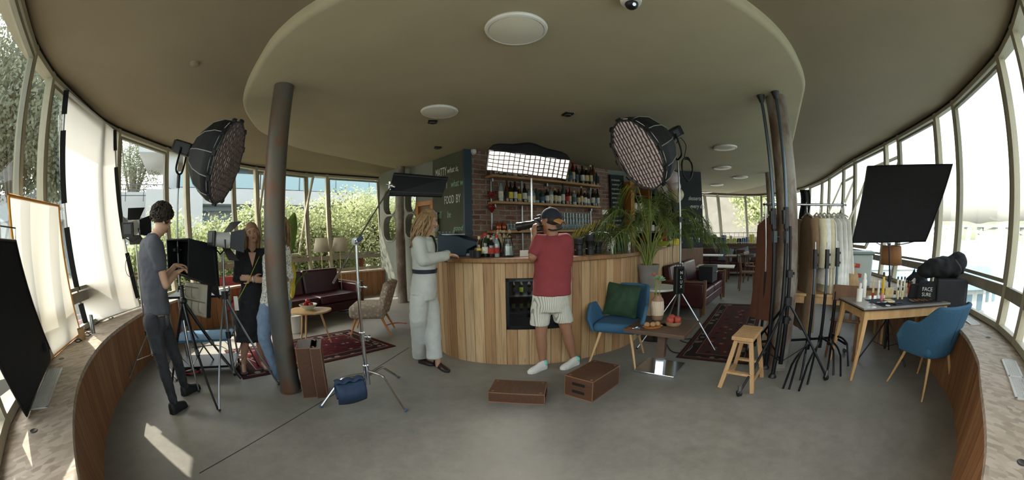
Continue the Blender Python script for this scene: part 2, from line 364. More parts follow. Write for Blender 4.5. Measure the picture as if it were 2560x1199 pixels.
OPEN = {}
_ia = {round(a): i for i, a in enumerate(az_of(ev(TOPC, m_)) for m_ in marks)}
def facet(i, s0, s1, wi):
    t0, t1 = ev(TOPC, s0), ev(TOPC, s1); g0, g1 = ev(GL, s0), ev(GL, s1)
    T0, T1, B0, B1 = V((t0.x, t0.y, ZT - .03)), V((t1.x, t1.y, ZT - .03)), V((g0.x, g0.y, ZS)), V((g1.x, g1.y, ZS))
    W = (t1 - t0).length; nrm = (B1 - B0).cross(T0 - B0).normalized()
    P = lambda a, b: B0.lerp(B1, a).lerp(T0.lerp(T1, a), b)
    fr = MB(); e = min(.5, .035 / W)
    fr.bar(P(0, 0), P(0, 1), .075, .085, nrm)                       # mullion
    fr.bar(P(e, .985), P(1 - e, .985), .05, .08, nrm); fr.bar(P(e, .012), P(1 - e, .012), .05, .09, nrm)
    root = fr.build('window_%d' % wi, 'frame_paint', ang=0); struct(root)
    tb = .135
    MB().bar(P(e, tb), P(1 - e, tb), .10, .075, nrm).build('window_transom', 'beam_paint', root, ang=0)
    sa = MB(); a0, a1 = .06 / W, 1 - .06 / W
    if W > .8:
        for u, v_, x, y in ((a0, tb + .03, a0, .96), (a1, tb + .03, a1, .96), (a0, tb + .035, a1, tb + .035), (a0, .955, a1, .955)): sa.bar(P(u, v_) - nrm * .012, P(x, y) - nrm * .012, .035, .05, nrm)
        sa.build('sash', 'frame_side', root, ang=0)
    pn = MB(); pn.add([P(0, .02), P(1, .02), P(1, tb), P(0, tb)], [(0, 1, 2, 3)]); pn.build('lower_pane', 'window_glass', root, ang=0)
    if wi not in OPEN:
        MB().add([P(0, tb), P(1, tb), P(1, .98), P(0, .98)], [(0, 1, 2, 3)]).build('pane', 'window_glass', root, ang=0)
    else:                                                            # swung on its middle, top inwards
        md = P(.5, .56); ax = (B1 - B0).normalized(); rot = Matrix.Rotation(OPEN[wi], 3, ax); f = MB()
        Q = lambda a, b: md + rot @ (P(a, b) - md)
        for u, v_, x, y in ((.04, tb + .03, .04, .96), (.96, tb + .03, .96, .96), (.04, tb + .03, .96, tb + .03), (.04, .96, .96, .96)): f.bar(Q(u, v_), Q(x, y), .045, .05, rot @ nrm)
        f.build('open_sash', 'frame_paint', root, ang=0)
        MB().add([Q(.04, tb + .03), Q(.96, tb + .03), Q(.96, .96), Q(.04, .96)], [(0, 1, 2, 3)]).build('pane', 'window_glass', root, ang=0)
    return root
OPEN = {3: R(-24), 25: R(24), 27: R(24)}
for i in range(len(marks) - 1): facet(i, marks[i], marks[i + 1], i + 1)

# walls of the service core behind the bar
W0, W1, W2, W3, W4, W5 = V((-3.42, 9.0, 0)), V((-1.55, 7.2, 0)), V((-.77, 6.35, 0)), V((2.4, 8.64, 0)), V((5.1, 9.6, 0)), V((5.9, 13.4, 0))
def wall(name, a, b, mt, h=ZC, t=.16, z0=0, uvm=True):
    d = (b - a); L_ = d.length; n_ = V((-d.y, d.x, 0)).normalized() * t; m_ = MB()
    m_.add([a + V((0, 0, z0)), b + V((0, 0, z0)), b + V((0, 0, h)), a + V((0, 0, h))], [(0, 1, 2, 3)], [(0, z0), (L_, z0), (L_, h), (0, h)])
    a2, b2 = a + n_, b + n_
    m_.add([a2 + V((0, 0, z0)), b2 + V((0, 0, z0)), b2 + V((0, 0, h)), a2 + V((0, 0, h)), a + V((0, 0, z0)), b + V((0, 0, z0)), b + V((0, 0, h)), a + V((0, 0, h))], [(3, 2, 1, 0), (0, 1, 5, 4), (1, 2, 6, 5), (2, 3, 7, 6), (3, 0, 4, 7)], [(0, z0)] * 8)
    return struct(m_.build(name, mt, ang=0))
wall('wall_brick', W2, W3, 'brick'); wall('wall_right', W4, W5, 'wall_green'); wall('wall_board', W1, W2, 'wall_green')
wall('wall_bar_back', W3, W4, 'wall_green')
# green wall pierced by four rounded windows
def rr(cx, cz, w, h, r, n=6):
    out = []
    for qx, qz, a0 in ((1, 1, 0), (-1, 1, 90), (-1, -1, 180), (1, -1, 270)):
        rx, rz = (w / 2 * r, h / 2 * r)
        for k in range(n + 1):
            a = R(a0 + 90 * k / n); out.append((cx + qx * (w / 2 - rx) + rx * math.cos(a), cz + qz * (h / 2 - rz) + rz * math.sin(a)))
    return out
def pierced(name, a, b, holes, h, mt, t=.16):
    d = (b - a).normalized(); Lw = (b - a).length; n_ = V((-d.y, d.x, 0)); bm = bmesh.new(); es = []
    def loop(ps):
        vs = [bm.verts.new(a + d * u + V((0, 0, z))) for u, z in ps]
        return [bm.edges.new((vs[i], vs[(i + 1) % len(vs)])) for i in range(len(vs))]
    es += loop([(0, 0), (Lw, 0), (Lw, h), (0, h)])
    for hl in holes: es += loop(hl)
    bmesh.ops.triangle_fill(bm, edges=es, use_beauty=True)
    ex = bmesh.ops.extrude_face_region(bm, geom=bm.faces[:]); bmesh.ops.translate(bm, vec=n_ * t, verts=[v for v in ex['geom'] if isinstance(v, bmesh.types.BMVert)])
    bmesh.ops.recalc_face_normals(bm, faces=bm.faces); me = bpy.data.meshes.new(name); bm.to_mesh(me); bm.free(); me.materials.append(M[mt])
    o = bpy.data.objects.new(name, me); COL.objects.link(o); return struct(o)
dW = (W1 - W0).normalized()
def uz(px, py):                                        # pixel onto the green wall: (run, height)
    d = ray(px, py); nn = V((-dW.y, dW.x, 0)); t = (W0 - V((0, 0, CAMH))).dot(nn) / d.dot(nn); p = V((0, 0, CAMH)) + d * t; return ((p - W0).dot(dW), p.z)
HO = []
for x0, y0, x1, y1 in ((959, 476, 991, 535), (959, 541, 991, 603), (1013, 470, 1041, 529), (1013, 535, 1043, 595)):
    a_, b_ = uz(x0, y0), uz(x1, y1); HO.append(rr((a_[0] + b_[0]) / 2, (a_[1] + b_[1]) / 2, abs(b_[0] - a_[0]), abs(a_[1] - b_[1]), .75))
Lw = (W1 - W0).length
DOOR = [(Lw - .62, 0.0), (Lw - .05, 0.0), (Lw - .05, 2.1), (Lw - .62, 2.1)]
pierced('wall_left', W0, W1, HO, ZC + .1, 'wall_green')
for k, hl in enumerate(HO):
    n_ = V((-dW.y, dW.x, 0)); pts = [W0 + dW * u + V((0, 0, z)) - n_ * .005 for u, z in hl]
    f = MB().tube(pts + [pts[0]], .014, 6, cap=False).build('window_%d' % (60 + k), 'frame_side'); struct(f)
    MB().add([p + n_ * .08 for p in pts], [tuple(range(len(pts)))]).build('pane', 'window_glass', f, ang=0)
# door of orange wood beside the chalkboard
DP = [uz(1046, 511), uz(1085, 511)]
dd = MB(); u0, u1 = DP[0][0], Lw - .02; nn = V((-dW.y, dW.x, 0))
PW = lambda u, z, o=0: W0 + dW * u + V((0, 0, z)) - nn * o
zt = DP[0][1]
dr = MB().bar(PW(u0, 0, .02), PW(u0, zt, .02), .09, .05, nn).bar(PW(u0, zt, .02), PW(u1, zt, .02), .09, .05, nn).bar(PW(u1 - .03, 0, .02), PW(u1 - .03, zt, .02), .09, .05, nn).build('door_1', 'orange_wood', ang=0); struct(dr)
MB().add([PW(u0, 0, .006), PW(u1, 0, .006), PW(u1, zt, .006), PW(u0, zt, .006)], [(0, 1, 2, 3)]).build('door_leaf', 'brown_wood', dr, ang=0)

# steel columns
def column(px, py, topz, r, mt, label, lean=None):
    b = hz(px, py, 0); tp = lean or b + V((0, 0, topz)); t = thing('steel_column', label, 'column', b)
    m_ = MB(); k = 10
    pts = [V((0, 0, 0)).lerp(tp - b, i / k) for i in range(k + 1)]; m_.tube(pts, r, 28).build('shaft', mt, t, ang=50)
    MB().lathe([(r + .012, 0), (r + .012, .012), (r, .014)], n=28).build('base_ring', mt, t)
    return t
column(727, 975, ZC - .002, .107, 'rust_steel', 'thick leaning grey rusty steel column in front of the women on the left', at(710, 214, 3.66).xy.to_3d() + V((0, 0, ZC - .002)))
column(1941, 915, ZC - .002, .125, 'rust_steel_lit', 'rusty steel column behind the two black support poles', hz(1938, 243, ZC).xy.to_3d() + V((0, 0, ZC - .002)))
column(1007, 755, ZC - .002, .105, 'rust_steel_lit', 'far brown steel column standing before the green wall')
column(1923, 714, ZC - .002, .085, 'rust_steel_lit', 'distant rusty column half hidden behind the clothes rail poles')
# round ceiling lamps
first = None
for k, (px, py, lb) in enumerate(((1290, 78, 'large round white ceiling lamp nearest the camera, near the dome camera'), (1098, 282, 'round white ceiling lamp above the woman in the pale suit'), (1813, 371, 'nearest round ceiling lamp of the right-hand row'),
        (1806, 421, 'second round ceiling lamp of the right-hand row'), (1851, 444, 'right-hand ceiling lamp of the distant row, closest to the column'), (1792, 463, 'fourth round ceiling lamp, above the far seating'), (1766, 481, 'smallest farthest ceiling lamp beside the chalkboard edge'))):
    p = hz(px, py, ZC - .03)
    if not first:
        first = thing('ceiling_lamp', lb, 'ceiling lamp', (p.x, p.y, ZC), 0, 'round flush ceiling lamps')
        MB().lathe([(.225, 0), (.232, -.012), (.225, -.028), (.21, -.034), (.20, -.024)], n=40).build('rim', 'white_plastic', first)
        MB().lathe([(.205, -.02), (.2, -.032), (.13, -.046), (.05, -.052), (.004, -.053)], n=40).build('diffuser', 'lamp_glass', first)
    else: dup(first, (p.x, p.y, ZC), 0, lb)
for px, py, lb in ((1081, 305, 'small dark square spotlight near the second lamp'), (1419, 286, 'small dark square spotlight in the slab centre'), (1094, 369, 'small dark spotlight above the green chalkboard')):
    p = hz(px, py, ZC - .01); t = thing('recessed_spotlight', lb, 'spotlight', (p.x, p.y, ZC), .3, 'recessed spotlights')
    MB().box((0, 0, -.008), (.12, .12, .016)).build('trim_plate', 'black_metal', t, ang=0); MB().lathe([(.045, -.016), (.04, -.03), (.01, -.028)], n=16).build('lens', 'black_plastic', t)
p = hz(1578, 8, ZC - .05); t = thing('dome_camera', 'white dome security camera under the ceiling slab', 'security camera', (p.x, p.y, ZC))
MB().lathe([(.07, 0), (.072, -.035), (.066, -.05), (.05, -.055)], n=28).build('housing', 'white_plastic', t); MB().sph((0, 0, -.058), (.045, .045, .04), 20, 12).build('dome', 'black_plastic', t)
MB().cyl((0, -.03, -.08), (0, -.045, -.09), .012).build('lens', 'chrome', t)
p = hz(487, 157, ZT); t = MB().lathe([(.05, 0), (.048, -.02), (.03, -.03), (.002, -.03)], n=20).build('smoke_detector', 'ceiling_paint'); t.location = (p.x, p.y, ZT); tag(t, 'small pale disc on the dark outer ceiling at left', 'smoke detector')

# ================================================================== OUTSIDE
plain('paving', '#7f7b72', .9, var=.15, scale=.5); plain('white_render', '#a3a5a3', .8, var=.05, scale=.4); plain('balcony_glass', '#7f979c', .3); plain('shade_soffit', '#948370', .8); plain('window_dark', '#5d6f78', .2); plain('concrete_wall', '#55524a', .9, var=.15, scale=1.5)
plain('water', '#7f8b8b', .45, bump=.4, scale=.35, spec=.2); plain('far_hill', '#727862', .9, var=.2, scale=.02); plain('bridge_grey', '#7d807c', .8); plain('blue_roof', '#6d8aa3', .6); plain('pontoon_white', '#a8a9a4', .6)
struct(MB().box((-62, 30, -3.6), (110, 160, 6.6)).build('ground', 'paving', ang=0)); qy = [(p.x, p.y) for p in offset2(TOPC, -1.9)[::2]] + [(2.0, 16.8), (-5.5, 15)]; struct(MB().prism(qy[::-1], -6.5, -.32).build('quay', 'paving', ang=0, fix=True)); struct(MB().box((3.5, 42, -3.4), (21, 55, 6)).build('ground', 'paving', ang=0))
wt = MB().add([(-7, -400, -6), (900, -400, -6), (900, 900, -6), (-7, 900, -6)], [(0, 1, 2, 3)]).build('river', 'water', ang=0); struct(wt)
hb = MB(); random.seed(5)
def hill(x):
    return 7 + 5 * noise.noise(V((x * .013, 1.3, 0))) + 2.2 * noise.noise(V((x * .05, 4.3, 0)))
pts = [V((420 + 60 * math.sin(a * 2), -60, 0)) for a in (0,)]
N = 110; arc = [V((math.sin(R(98 - 66 * k / N)) * 330, math.cos(R(98 - 66 * k / N)) * 330, 0)) for k in range(N + 1)]
hb.rings([[V((p.x, p.y, -6.2)), V((p.x, p.y, -2)), V((p.x * 1.02, p.y * 1.02, hill(k * 6) * .55 - 1)), V((p.x * 1.1, p.y * 1.1, hill(k * 6))), V((p.x * 1.3, p.y * 1.3, -6))] for k, p in enumerate(arc)], closed=False, cap=False)
struct(hb.build('far_bank', 'far_hill', ang=60, fix=True))
br = thing('bridge', 'long pale concrete road bridge crossing the river in the distance', 'bridge', (250, 80, -6)); bd = MB(); a, b = at(2200, 545, 270), at(2556, 545, 270)
a.z = 3.2; b.z = 3.2; bd.bar(a, b.lerp(a, -.5), 6, 1.6); bd.build('deck', 'bridge_grey', br, ang=0, world=True)
for k in range(5):
    p = a.lerp(b, .1 + .3 * k); MB().box((p.x, p.y, -2), (4, 4, 9)).build('pier', 'bridge_grey', br, ang=0, world=True)
    q = a.lerp(b, .1 + .3 * k + .12); r_ = a.lerp(b, .1 + .3 * k - .12); MB().bar(V((p.x, p.y, -.8)), V((q.x, q.y, 2.4)), 4, 1.4).bar(V((p.x, p.y, -.8)), V((r_.x, r_.y, 2.4)), 4, 1.4).build('haunch', 'bridge_grey', br, ang=0, world=True)
def pontoon(px, py, d, L_, lb):
    p = at(px, py, d); p.z = -5.6; t = thing('houseboat', lb, 'boat', p, R(-35), 'moored pontoon boats'); k = d / 40
    MB().box((0, 0, 0), (L_, 6, 1.2)).build('hull', 'pontoon_white', t, ang=0); MB().box((0, 0, 1.7), (L_ * .85, 4.6, 2.2)).build('cabin', 'pontoon_white', t, ang=0)
    rf = MB(); n_ = 10; rf.rings([[V((x, -2.8 * math.cos(PI * j / n_), 2.8 + 1.1 * math.sin(PI * j / n_))) for j in range(n_ + 1)] for x in (-L_ * .45, L_ * .45)]); rf.build('curved_roof', 'blue_roof', t, ang=50, fix=True)
    for j in range(9): MB().box((-L_ * .4 + j * L_ * .1, -2.32, 1.8), (L_ * .05, .05, 1.2)).build('window', 'window_dark', t, ang=0)
pontoon(2310, 640, 34, 13, 'white pontoon boat with curved blue roof moored beyond the black flag'); pontoon(2395, 625, 40, 9, 'shorter white pontoon boat with blue roof next to the window mullion')
pontoon(2190, 610, 48, 12, 'distant white pontoon boat showing left of the lamp shade')
# white building with long balconies
A0, B0 = at(300, 560, 27), at(1060, 560, 34); A0.z = B0.z = 0; dA = (B0 - A0).normalized(); nA = V((-dA.y, dA.x, 0)); LA = (B0 - A0).length
bl = thing('hotel_building', 'long white modern building with balconies behind the shrubs', 'building', A0, math.atan2(dA.y, dA.x))
def bb(n, u0, u1, z0, z1, d0, d1, mt): MB().box(((u0 + u1) / 2, (d0 + d1) / 2, (z0 + z1) / 2), (u1 - u0, abs(d1 - d0), z1 - z0)).build(n, mt, bl, ang=0)
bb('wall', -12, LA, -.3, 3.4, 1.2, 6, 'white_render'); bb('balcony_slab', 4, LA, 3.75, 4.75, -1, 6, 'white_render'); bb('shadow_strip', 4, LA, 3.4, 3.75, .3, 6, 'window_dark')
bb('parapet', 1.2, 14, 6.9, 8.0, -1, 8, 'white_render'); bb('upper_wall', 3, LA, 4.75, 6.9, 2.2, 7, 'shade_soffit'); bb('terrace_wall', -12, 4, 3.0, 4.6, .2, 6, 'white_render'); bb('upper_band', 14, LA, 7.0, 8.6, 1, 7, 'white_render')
bb('stair_block', 2, 6, .8, 4.6, -1.4, 1, 'white_render')
for k in range(9): bb('glass_rail', 4.2 + k * 3, 7.1 + k * 3, 4.8, 5.75, -1, -.94, 'balcony_glass')
for k in range(12): bb('window', 5 + k * 2.4, 6.9 + k * 2.4, .8, 3.3, 1.1, 1.2, 'window_dark')
for k in range(8): bb('window', 8 + k * 3, 9.8 + k * 3, 4.9, 6.7, 2.1, 2.2, 'window_dark')
for u in (3.4, 6.4, 12): bb('pillar', u, u + .7, 4.6, 6.95, -.6, .1, 'white_render')
sr = MB()
for z in (.35, .7, 1.0): sr.bar((-6, -1, 3.9 + z), (3.2, -1, 3.9 + z), .05, .05).bar((3.2, -1.2, 3.9 + z), (8, -1.2, 1.4 + z), .05, .05)
for k in range(8): sr.bar((-6 + k * 1.3, -1, 3.9), (-6 + k * 1.3, -1, 4.9), .05, .05)
sr.build('stair_railing', 'grey_metal', bl, ang=0)
# shrubs and trees
t = NT('leaf_bright'); oi = t.n('ObjectInfo'); f = t.noise(t.co('Object'), 2.0, 3); c_ = t.ramp(f, [(.3, '#6f7a4e'), (.5, '#98a070'), (.7, '#c2c196')]); t.bsdf(c_, .6); tl = t.n('BsdfTranslucent'); t.l(c_, tl.inputs[0]); mx = t.n('MixShader'); mx.inputs[0].default_value = .4; t.l(t.b.outputs[0], mx.inputs[1]); t.l(tl.outputs[0], mx.inputs[2]); t.l(mx.outputs[0], t.out.inputs[0])
t = NT('leaf_dark'); f = t.noise(t.co('Object'), 1.2, 3); c_ = t.ramp(f, [(.3, '#5d6656'), (.6, '#7f866e')]); t.bsdf(c_, .6); tl = t.n('BsdfTranslucent'); t.l(c_, tl.inputs[0]); mx = t.n('MixShader'); mx.inputs[0].default_value = .3; t.l(t.b.outputs[0], mx.inputs[1]); t.l(tl.outputs[0], mx.inputs[2]); t.l(mx.outputs[0], t.out.inputs[0])
plain('bark', '#6b6052', .9, var=.3)
def foliage(rad, n, size, seed, shape=(1, 1, 1)):
    rnd = random.Random(seed); m_ = MB(); lobes = [(V((rnd.uniform(-.55, .55), rnd.uniform(-.55, .55), rnd.uniform(-.5, .55))), rnd.uniform(.3, .55)) for _ in range(14)]
    vs = []; fs = []
    for _ in range(n):
        c0, r0 = rnd.choice(lobes); d = V((rnd.gauss(0, 1), rnd.gauss(0, 1), rnd.gauss(0, 1))).normalized(); q = c0 + d * r0 * rnd.uniform(.6, 1.05)
        p = V((q.x * rad * shape[0], q.y * rad * shape[1], q.z * rad * shape[2])); a = V((rnd.gauss(0, 1), rnd.gauss(0, 1), rnd.gauss(0, 1))).normalized() * size * rnd.uniform(.6, 1.2); b = a.cross(d).normalized() * size * .55
        i = len(vs); vs += [p, p + a * .5 + b * .5, p + a, p + a * .5 - b * .5]; fs.append((i, i + 1, i + 2, i + 3))
    m_.add(vs, fs); return m_
def tree(loc, rad, n, size, seed, shape, mt, lb, name='tree', trunk=True, cat='tree', group=None):
    t = thing(name, lb, cat, loc, 0, group); cz = rad * shape[2] * 1.05 if not trunk else rad * (shape[2] + .9)
    f = foliage(rad, n, size, seed, shape); f.xf(Matrix.Translation((0, 0, cz))); f.build('foliage', mt, t, ang=0)
    rnd = random.Random(seed + 9); st = MB(); st.tube(catmull([(0, 0, -.2), (rad * .05, 0, cz * .35), (-rad * .05, 0, cz * .8)], 4), [rad * .07] * 9 if trunk else [.06] * 9, 8)
    for k in range(6):
        a = rnd.uniform(0, 6.28); st.tube([(0, 0, cz * .45), (math.cos(a) * rad * .25, math.sin(a) * rad * .25, cz * .8), (math.cos(a) * rad * .5, math.sin(a) * rad * .5, cz * 1.2)], [rad * .035, rad * .02, rad * .008], 6)
    st.build('trunk', 'bark', t); return t
shr = [(455, 9.8, 1.25), (520, 9.5, 1.3), (590, 10.1, 1.3), (640, 10.3, 1.3), (700, 10.3, 1.45), (760, 10.4, 1.5), (820, 11.0, 1.6), (880, 12.2, 1.7), (930, 12.9, 1.8), (985, 12.8, 1.9), (1040, 13.4, 1.9), (395, 9.6, 1.0), (330, 9.2, .95)]
lbs = ['behind the boy with curly hair', 'behind the monitor hood', 'behind the woman in black', 'left of the thick leaning column', 'just right of the thick leaning column', 'behind the open window sash', 'behind the two white lamp shades', 'behind the terracotta pot', 'behind the upright silver stand arm', 'seen through the left rounded windows', 'seen through the right rounded windows', 'between the boy and the white screen', 'low beside the white screen']
for k, ((px, d, r_), lb) in enumerate(zip(shr, lbs)):
    p = at(px, 600, d); tree((p.x, p.y, -.3), r_, 8500, .095, 40 + k, (1, 1, 1.0), 'leaf_bright', 'bright green shrub outside, ' + lb, 'shrub', False, 'shrub', 'shrubs outside the back windows')
for px, d, r_, lb in ((30, 15, 2.6, 'tall dark tree outside the left end windows'), (110, 17, 2.8, 'tall branching tree behind the second left pane'), (330, 34, 4.5, 'dark conifer behind the white terrace'), (-60, 18, 3.0, 'tall tree at the extreme left edge')):
    p = at(px, 560, d); tree((p.x, p.y, -.3), r_, 19000, .18, int(px) + 90, (1, 1, 1.25), 'leaf_dark', lb)
for px, d, r_, lb in ((1905, 22, 1.8, 'yellow-green bush outside the far windows'), (1960, 30, 3.0, 'tree outside behind the clothes rail')):
    p = at(px, 560, d); tree((p.x, p.y, -.3), r_, 3000, .2, int(px), (1, 1, 1), 'leaf_bright', lb)
ew = MB(); a, b = at(1740, 560, 24), at(1960, 560, 24); ew.add([V((a.x, a.y, -.3)), V((b.x, b.y, -.3)), V((b.x, b.y, 3.4)) + V((1, 2, 0)), V((a.x, a.y, 4.3)) + V((1, 2, 0))], [(0, 1, 2, 3)]); struct(ew.build('wall_embankment', 'concrete_wall', ang=0, sol=.3))

# ================================================================== THE BAR
ZB = 1.22
BC = catmull([(-1.2, 5.75, 0), (-1.08, 5.1, 0), (-.97, 4.56, 0), (-.83, 4.28, 0), (-.58, 4.08, 0), (-.25, 3.97, 0), (.07, 3.93, 0), (.53, 3.96, 0), (.94, 4.12, 0), (1.68, 4.66, 0), (3.1, 6.75, 0), (4.35, 8.6, 0)], 8)
BL = resample(BC, .0625); bar = thing('bar_counter', 'curved wooden bar counter clad in upright planks, wine fridge in its front', 'bar counter', (0, 3.93, 0))
def near(L, x): return min(range(len(L)), key=lambda i: abs(L[i].x - x) + (0 if L[i].y < 5 else 9))
f0, f1 = near(BL, -.06), near(BL, .56); Z0, Z1 = .42, 1.0
fm = MB()
def strip(i0, i1, z0, z1):
    fm.grid(lambda a, b: V((BL[i0 + round(a * (i1 - i0))].x, BL[i0 + round(a * (i1 - i0))].y, z0 + b * (z1 - z0))), i1 - i0, 1)
    k = len(fm.v) - 2 * (i1 - i0 + 1)
    for j in range(2):
        for i in range(i1 - i0 + 1): fm.uv[k + j * (i1 - i0 + 1) + i] = ((i0 + i) * .0625, z0 + j * (z1 - z0))
strip(0, f0, .0, ZB - .05); strip(f0, f1, 0, Z0); strip(f0, f1, Z1, ZB - .05); strip(f1, len(BL) - 1, 0, ZB - .05)
fm.build('front_planks', 'bar_planks', bar, world=True, ang=60)
bi = offset2(BL, .6); bo = offset2(BL, -.05)
MB().rings([[V((p.x, p.y, ZB - .05)), V((q.x, q.y, ZB - .05)), V((q.x, q.y, ZB)), V((p.x, p.y, ZB))] for p, q in zip(bo, bi)]).build('worktop', 'bar_top', bar, world=True, ang=30, fix=True, bev=.008)
MB().grid(lambda a, b: V((bi[round(a * (len(bi) - 1))].x, bi[round(a * (len(bi) - 1))].y, b * (ZB - .06))), len(bi) - 1, 1).build('back_panel', 'brown_wood', bar, world=True)
e = BL[-1]; dn = (BL[-1] - BL[-2]).normalized(); nb = V((-dn.y, dn.x, 0))
MB().box(e + nb * .1 + V((0, 0, .66)), (.75, .09, 1.32), RZ(math.atan2(nb.y, nb.x))).build('end_panel', 'bar_planks', bar, world=True, ang=0, bev=.005)
# wine fridge in the front
pa, pb = BL[f0], BL[f1]; fd = (pb - pa).normalized(); fn = V((-fd.y, fd.x, 0)); Wf = (pb - pa).length
fr = thing('wine_fridge', 'built-in glass-fronted wine fridge with bottles behind the photographer', 'fridge', (pa + pb) / 2 + V((0, 0, Z0)), math.atan2(fd.y, fd.x))
b_ = MB(); hz_ = Z1 - Z0
for c, s in (((0, .44, hz_ / 2), (Wf, .02, hz_)), ((-Wf / 2 + .012, .24, hz_ / 2), (.02, .42, hz_)), ((Wf / 2 - .012, .24, hz_ / 2), (.02, .42, hz_)), ((0, .24, .012), (Wf, .42, .02)), ((0, .24, hz_ - .012), (Wf, .42, .02))): b_.box(c, s)
b_.build('body', 'grey_metal', fr, ang=0); g_ = MB()
for z in (.175, .36): g_.box((0, .22, z), (Wf - .04, .34, .012))
g_.build('shelf', 'steel', fr, ang=0); MB().box((0, .03, .07), (Wf - .03, .03, .11)).build('control_panel', 'black_metal', fr, ang=0)
db = MB()
for c, s in (((-Wf / 2 + .02, .015, hz_ / 2), (.035, .03, hz_)), ((Wf / 2 - .02, .015, hz_ / 2), (.035, .03, hz_)), ((0, .015, .02), (Wf, .03, .04)), ((0, .015, hz_ - .02), (Wf, .03, .04))): db.box(c, s)
dr_ = db.build('door', 'black_metal', fr, ang=0); MB().box((0, .01, hz_ / 2), (Wf - .07, .006, hz_ - .07)).build('pane', 'fridge_glass', dr_, ang=0)

fl_ = bpy.data.lights.new('fridge_fill', 'AREA'); fl_.size = .4; fl_.energy = 1.2; fl_.color = (.9, 1, .95); fo_ = bpy.data.objects.new('fridge_fill', fl_); COL.objects.link(fo_); fo_.parent = fr; fo_.location = (0, .1, hz_ - .04); fo_.rotation_euler = (R(-12), 0, 0)  # unseen fill lamp, added inside the fridge to brighten its bottles
# bottles
BK = {'wine': [(.036, 0), (.038, .01), (.038, .19), (.033, .215), (.015, .25), (.014, .295), (.0165, .297), (.0165, .31), (0.002, .31)], 'squat': [(.044, 0), (.046, .01), (.046, .13), (.04, .155), (.017, .18), (.016, .215), (.003, .215)],
      'tall': [(.03, 0), (.032, .01), (.032, .2), (.026, .23), (.013, .27), (.012, .33), (.002, .33)], 'spirit': [(.04, 0), (.041, .01), (.041, .17), (.036, .19), (.015, .205), (.014, .25), (.002, .25)], 'beer': [(.029, 0), (.031, .008), (.031, .12), (.026, .15), (.013, .185), (.013, .225), (.002, .225)]}
for n_, c_ in (('b_green', '#1d2b18'), ('b_dark', '#15120f'), ('b_amber', '#4a2a10'), ('b_red', '#5a1512'), ('b_clear', '#8f9a98'), ('b_teal', '#2c4a44')): plain(n_, c_, .08, spec=.7)
for n_, c_ in (('l_white', '#d8d4c6'), ('l_cream', '#cbb98c'), ('l_yellow', '#d6c23f'), ('l_red', '#a33327'), ('l_blue', '#4b6076'), ('l_dark', '#2a2623'), ('l_lime', '#b7c43a')): plain(n_, c_, .7, var=.25, scale=25)
cn = {'b_green': 'green', 'b_dark': 'near-black', 'b_amber': 'amber', 'b_red': 'dark red', 'b_clear': 'clear', 'b_teal': 'teal'}; ln = {'l_white': 'white', 'l_cream': 'cream', 'l_yellow': 'yellow', 'l_red': 'red', 'l_blue': 'blue', 'l_dark': 'dark', 'l_lime': 'lime'}
BP = {}
ORD = 'first second third fourth fifth sixth seventh eighth ninth tenth eleventh twelfth thirteenth fourteenth fifteenth sixteenth seventeenth eighteenth nineteenth twentieth'.split()
ORD += ['twenty-' + x for x in ORD[:9]] + ['thirtieth'] + ['thirty-' + x for x in ORD[:9]] + ['fortieth']
def bottle(kind, gm, lm, loc, s, label, group):
    k = (kind, gm, lm)
    if k not in BP:
        t = thing('bottle', label, 'bottle', loc, 0, group); pr = BK[kind]; top = pr[-1][1]
        MB().lathe(pr, n=12).build('glass_body', gm, t, ang=50)
        r = pr[2][0] + .0008; z1 = pr[2][1]; MB().lathe([(r, z1 * .3), (r, z1 * .82)], n=12, cap=False).build('label', lm, t, ang=50)
        MB().cyl((0, 0, top - .025), (0, 0, top + .006), .0165, .0165, 10).build('cap', random.choice(['l_red', 'l_dark', 'l_cream', 'black_plastic']), t); t.scale = (s,) * 3; BP[k] = t; return t
    o = dup(BP[k], loc, 0, label, group); o.scale = (s,) * 3; return o
dB = (W3 - W2).normalized(); nB = V((dB.y, -dB.x, 0))
def bw(px, py, off):                                    # pixel onto a plane 'off' in front of the brick wall
    d = ray(px, py); o = W2 + nB * off - V((0, 0, CAMH)); t = o.dot(nB) / d.dot(nB); return V((0, 0, CAMH)) + d * t
ZSH = []
sh_spec = [((1233, 438), (1501, 465), 'upper oak shelf with bottles on the brick wall'), ((1240, 505), (1503, 517), 'middle oak shelf with a full row of bottles on the brick wall'), ((1237, 577), (1500, 577), 'lower oak shelf with stacked glasses on the brick wall')]
for (l_, r_, lb) in sh_spec:
    a, b = bw(*l_, .30), bw(*r_, .30); z = (a.z + b.z) / 2; a.z = b.z = z; ZSH.append(z)
    c = (a + b) / 2 - nB * .14; t = thing('wall_shelf', lb, 'shelf', (c.x, c.y, z), math.atan2(dB.y, dB.x)); L_ = (b - a).length
    MB().box((0, 0, 0), (L_, .28, .045)).build('board', 'shelf_wood', t, ang=0, bev=.004)
    for u in (-.46, 0, .46): MB().box((u * L_, .1, -.05), (.03, .08, .06)).build('bracket', 'steel', t, ang=0)
pr_ = thing('shelf_rail', 'steel uprights carrying the oak shelves on the brick wall', 'shelf rail', W2 + dB * 1.4 + nB * .03, math.atan2(dB.y, dB.x))
for x in (1228, 1304, 1475): a = bw(x, 500, .05); MB().cyl((a.x, a.y, 1.05), (a.x, a.y, ZC - .01), .018).build('upright', 'steel', pr_, world=True)
random.seed(11)
mid = [640, 690, 720, 757, 790, 838, 872, 905, 935, 980, 1022, 1055, 1090, 1122, 1157, 1187, 1213, 1250, 1283, 1310, 1338, 1362, 1407, 1425, 1444]
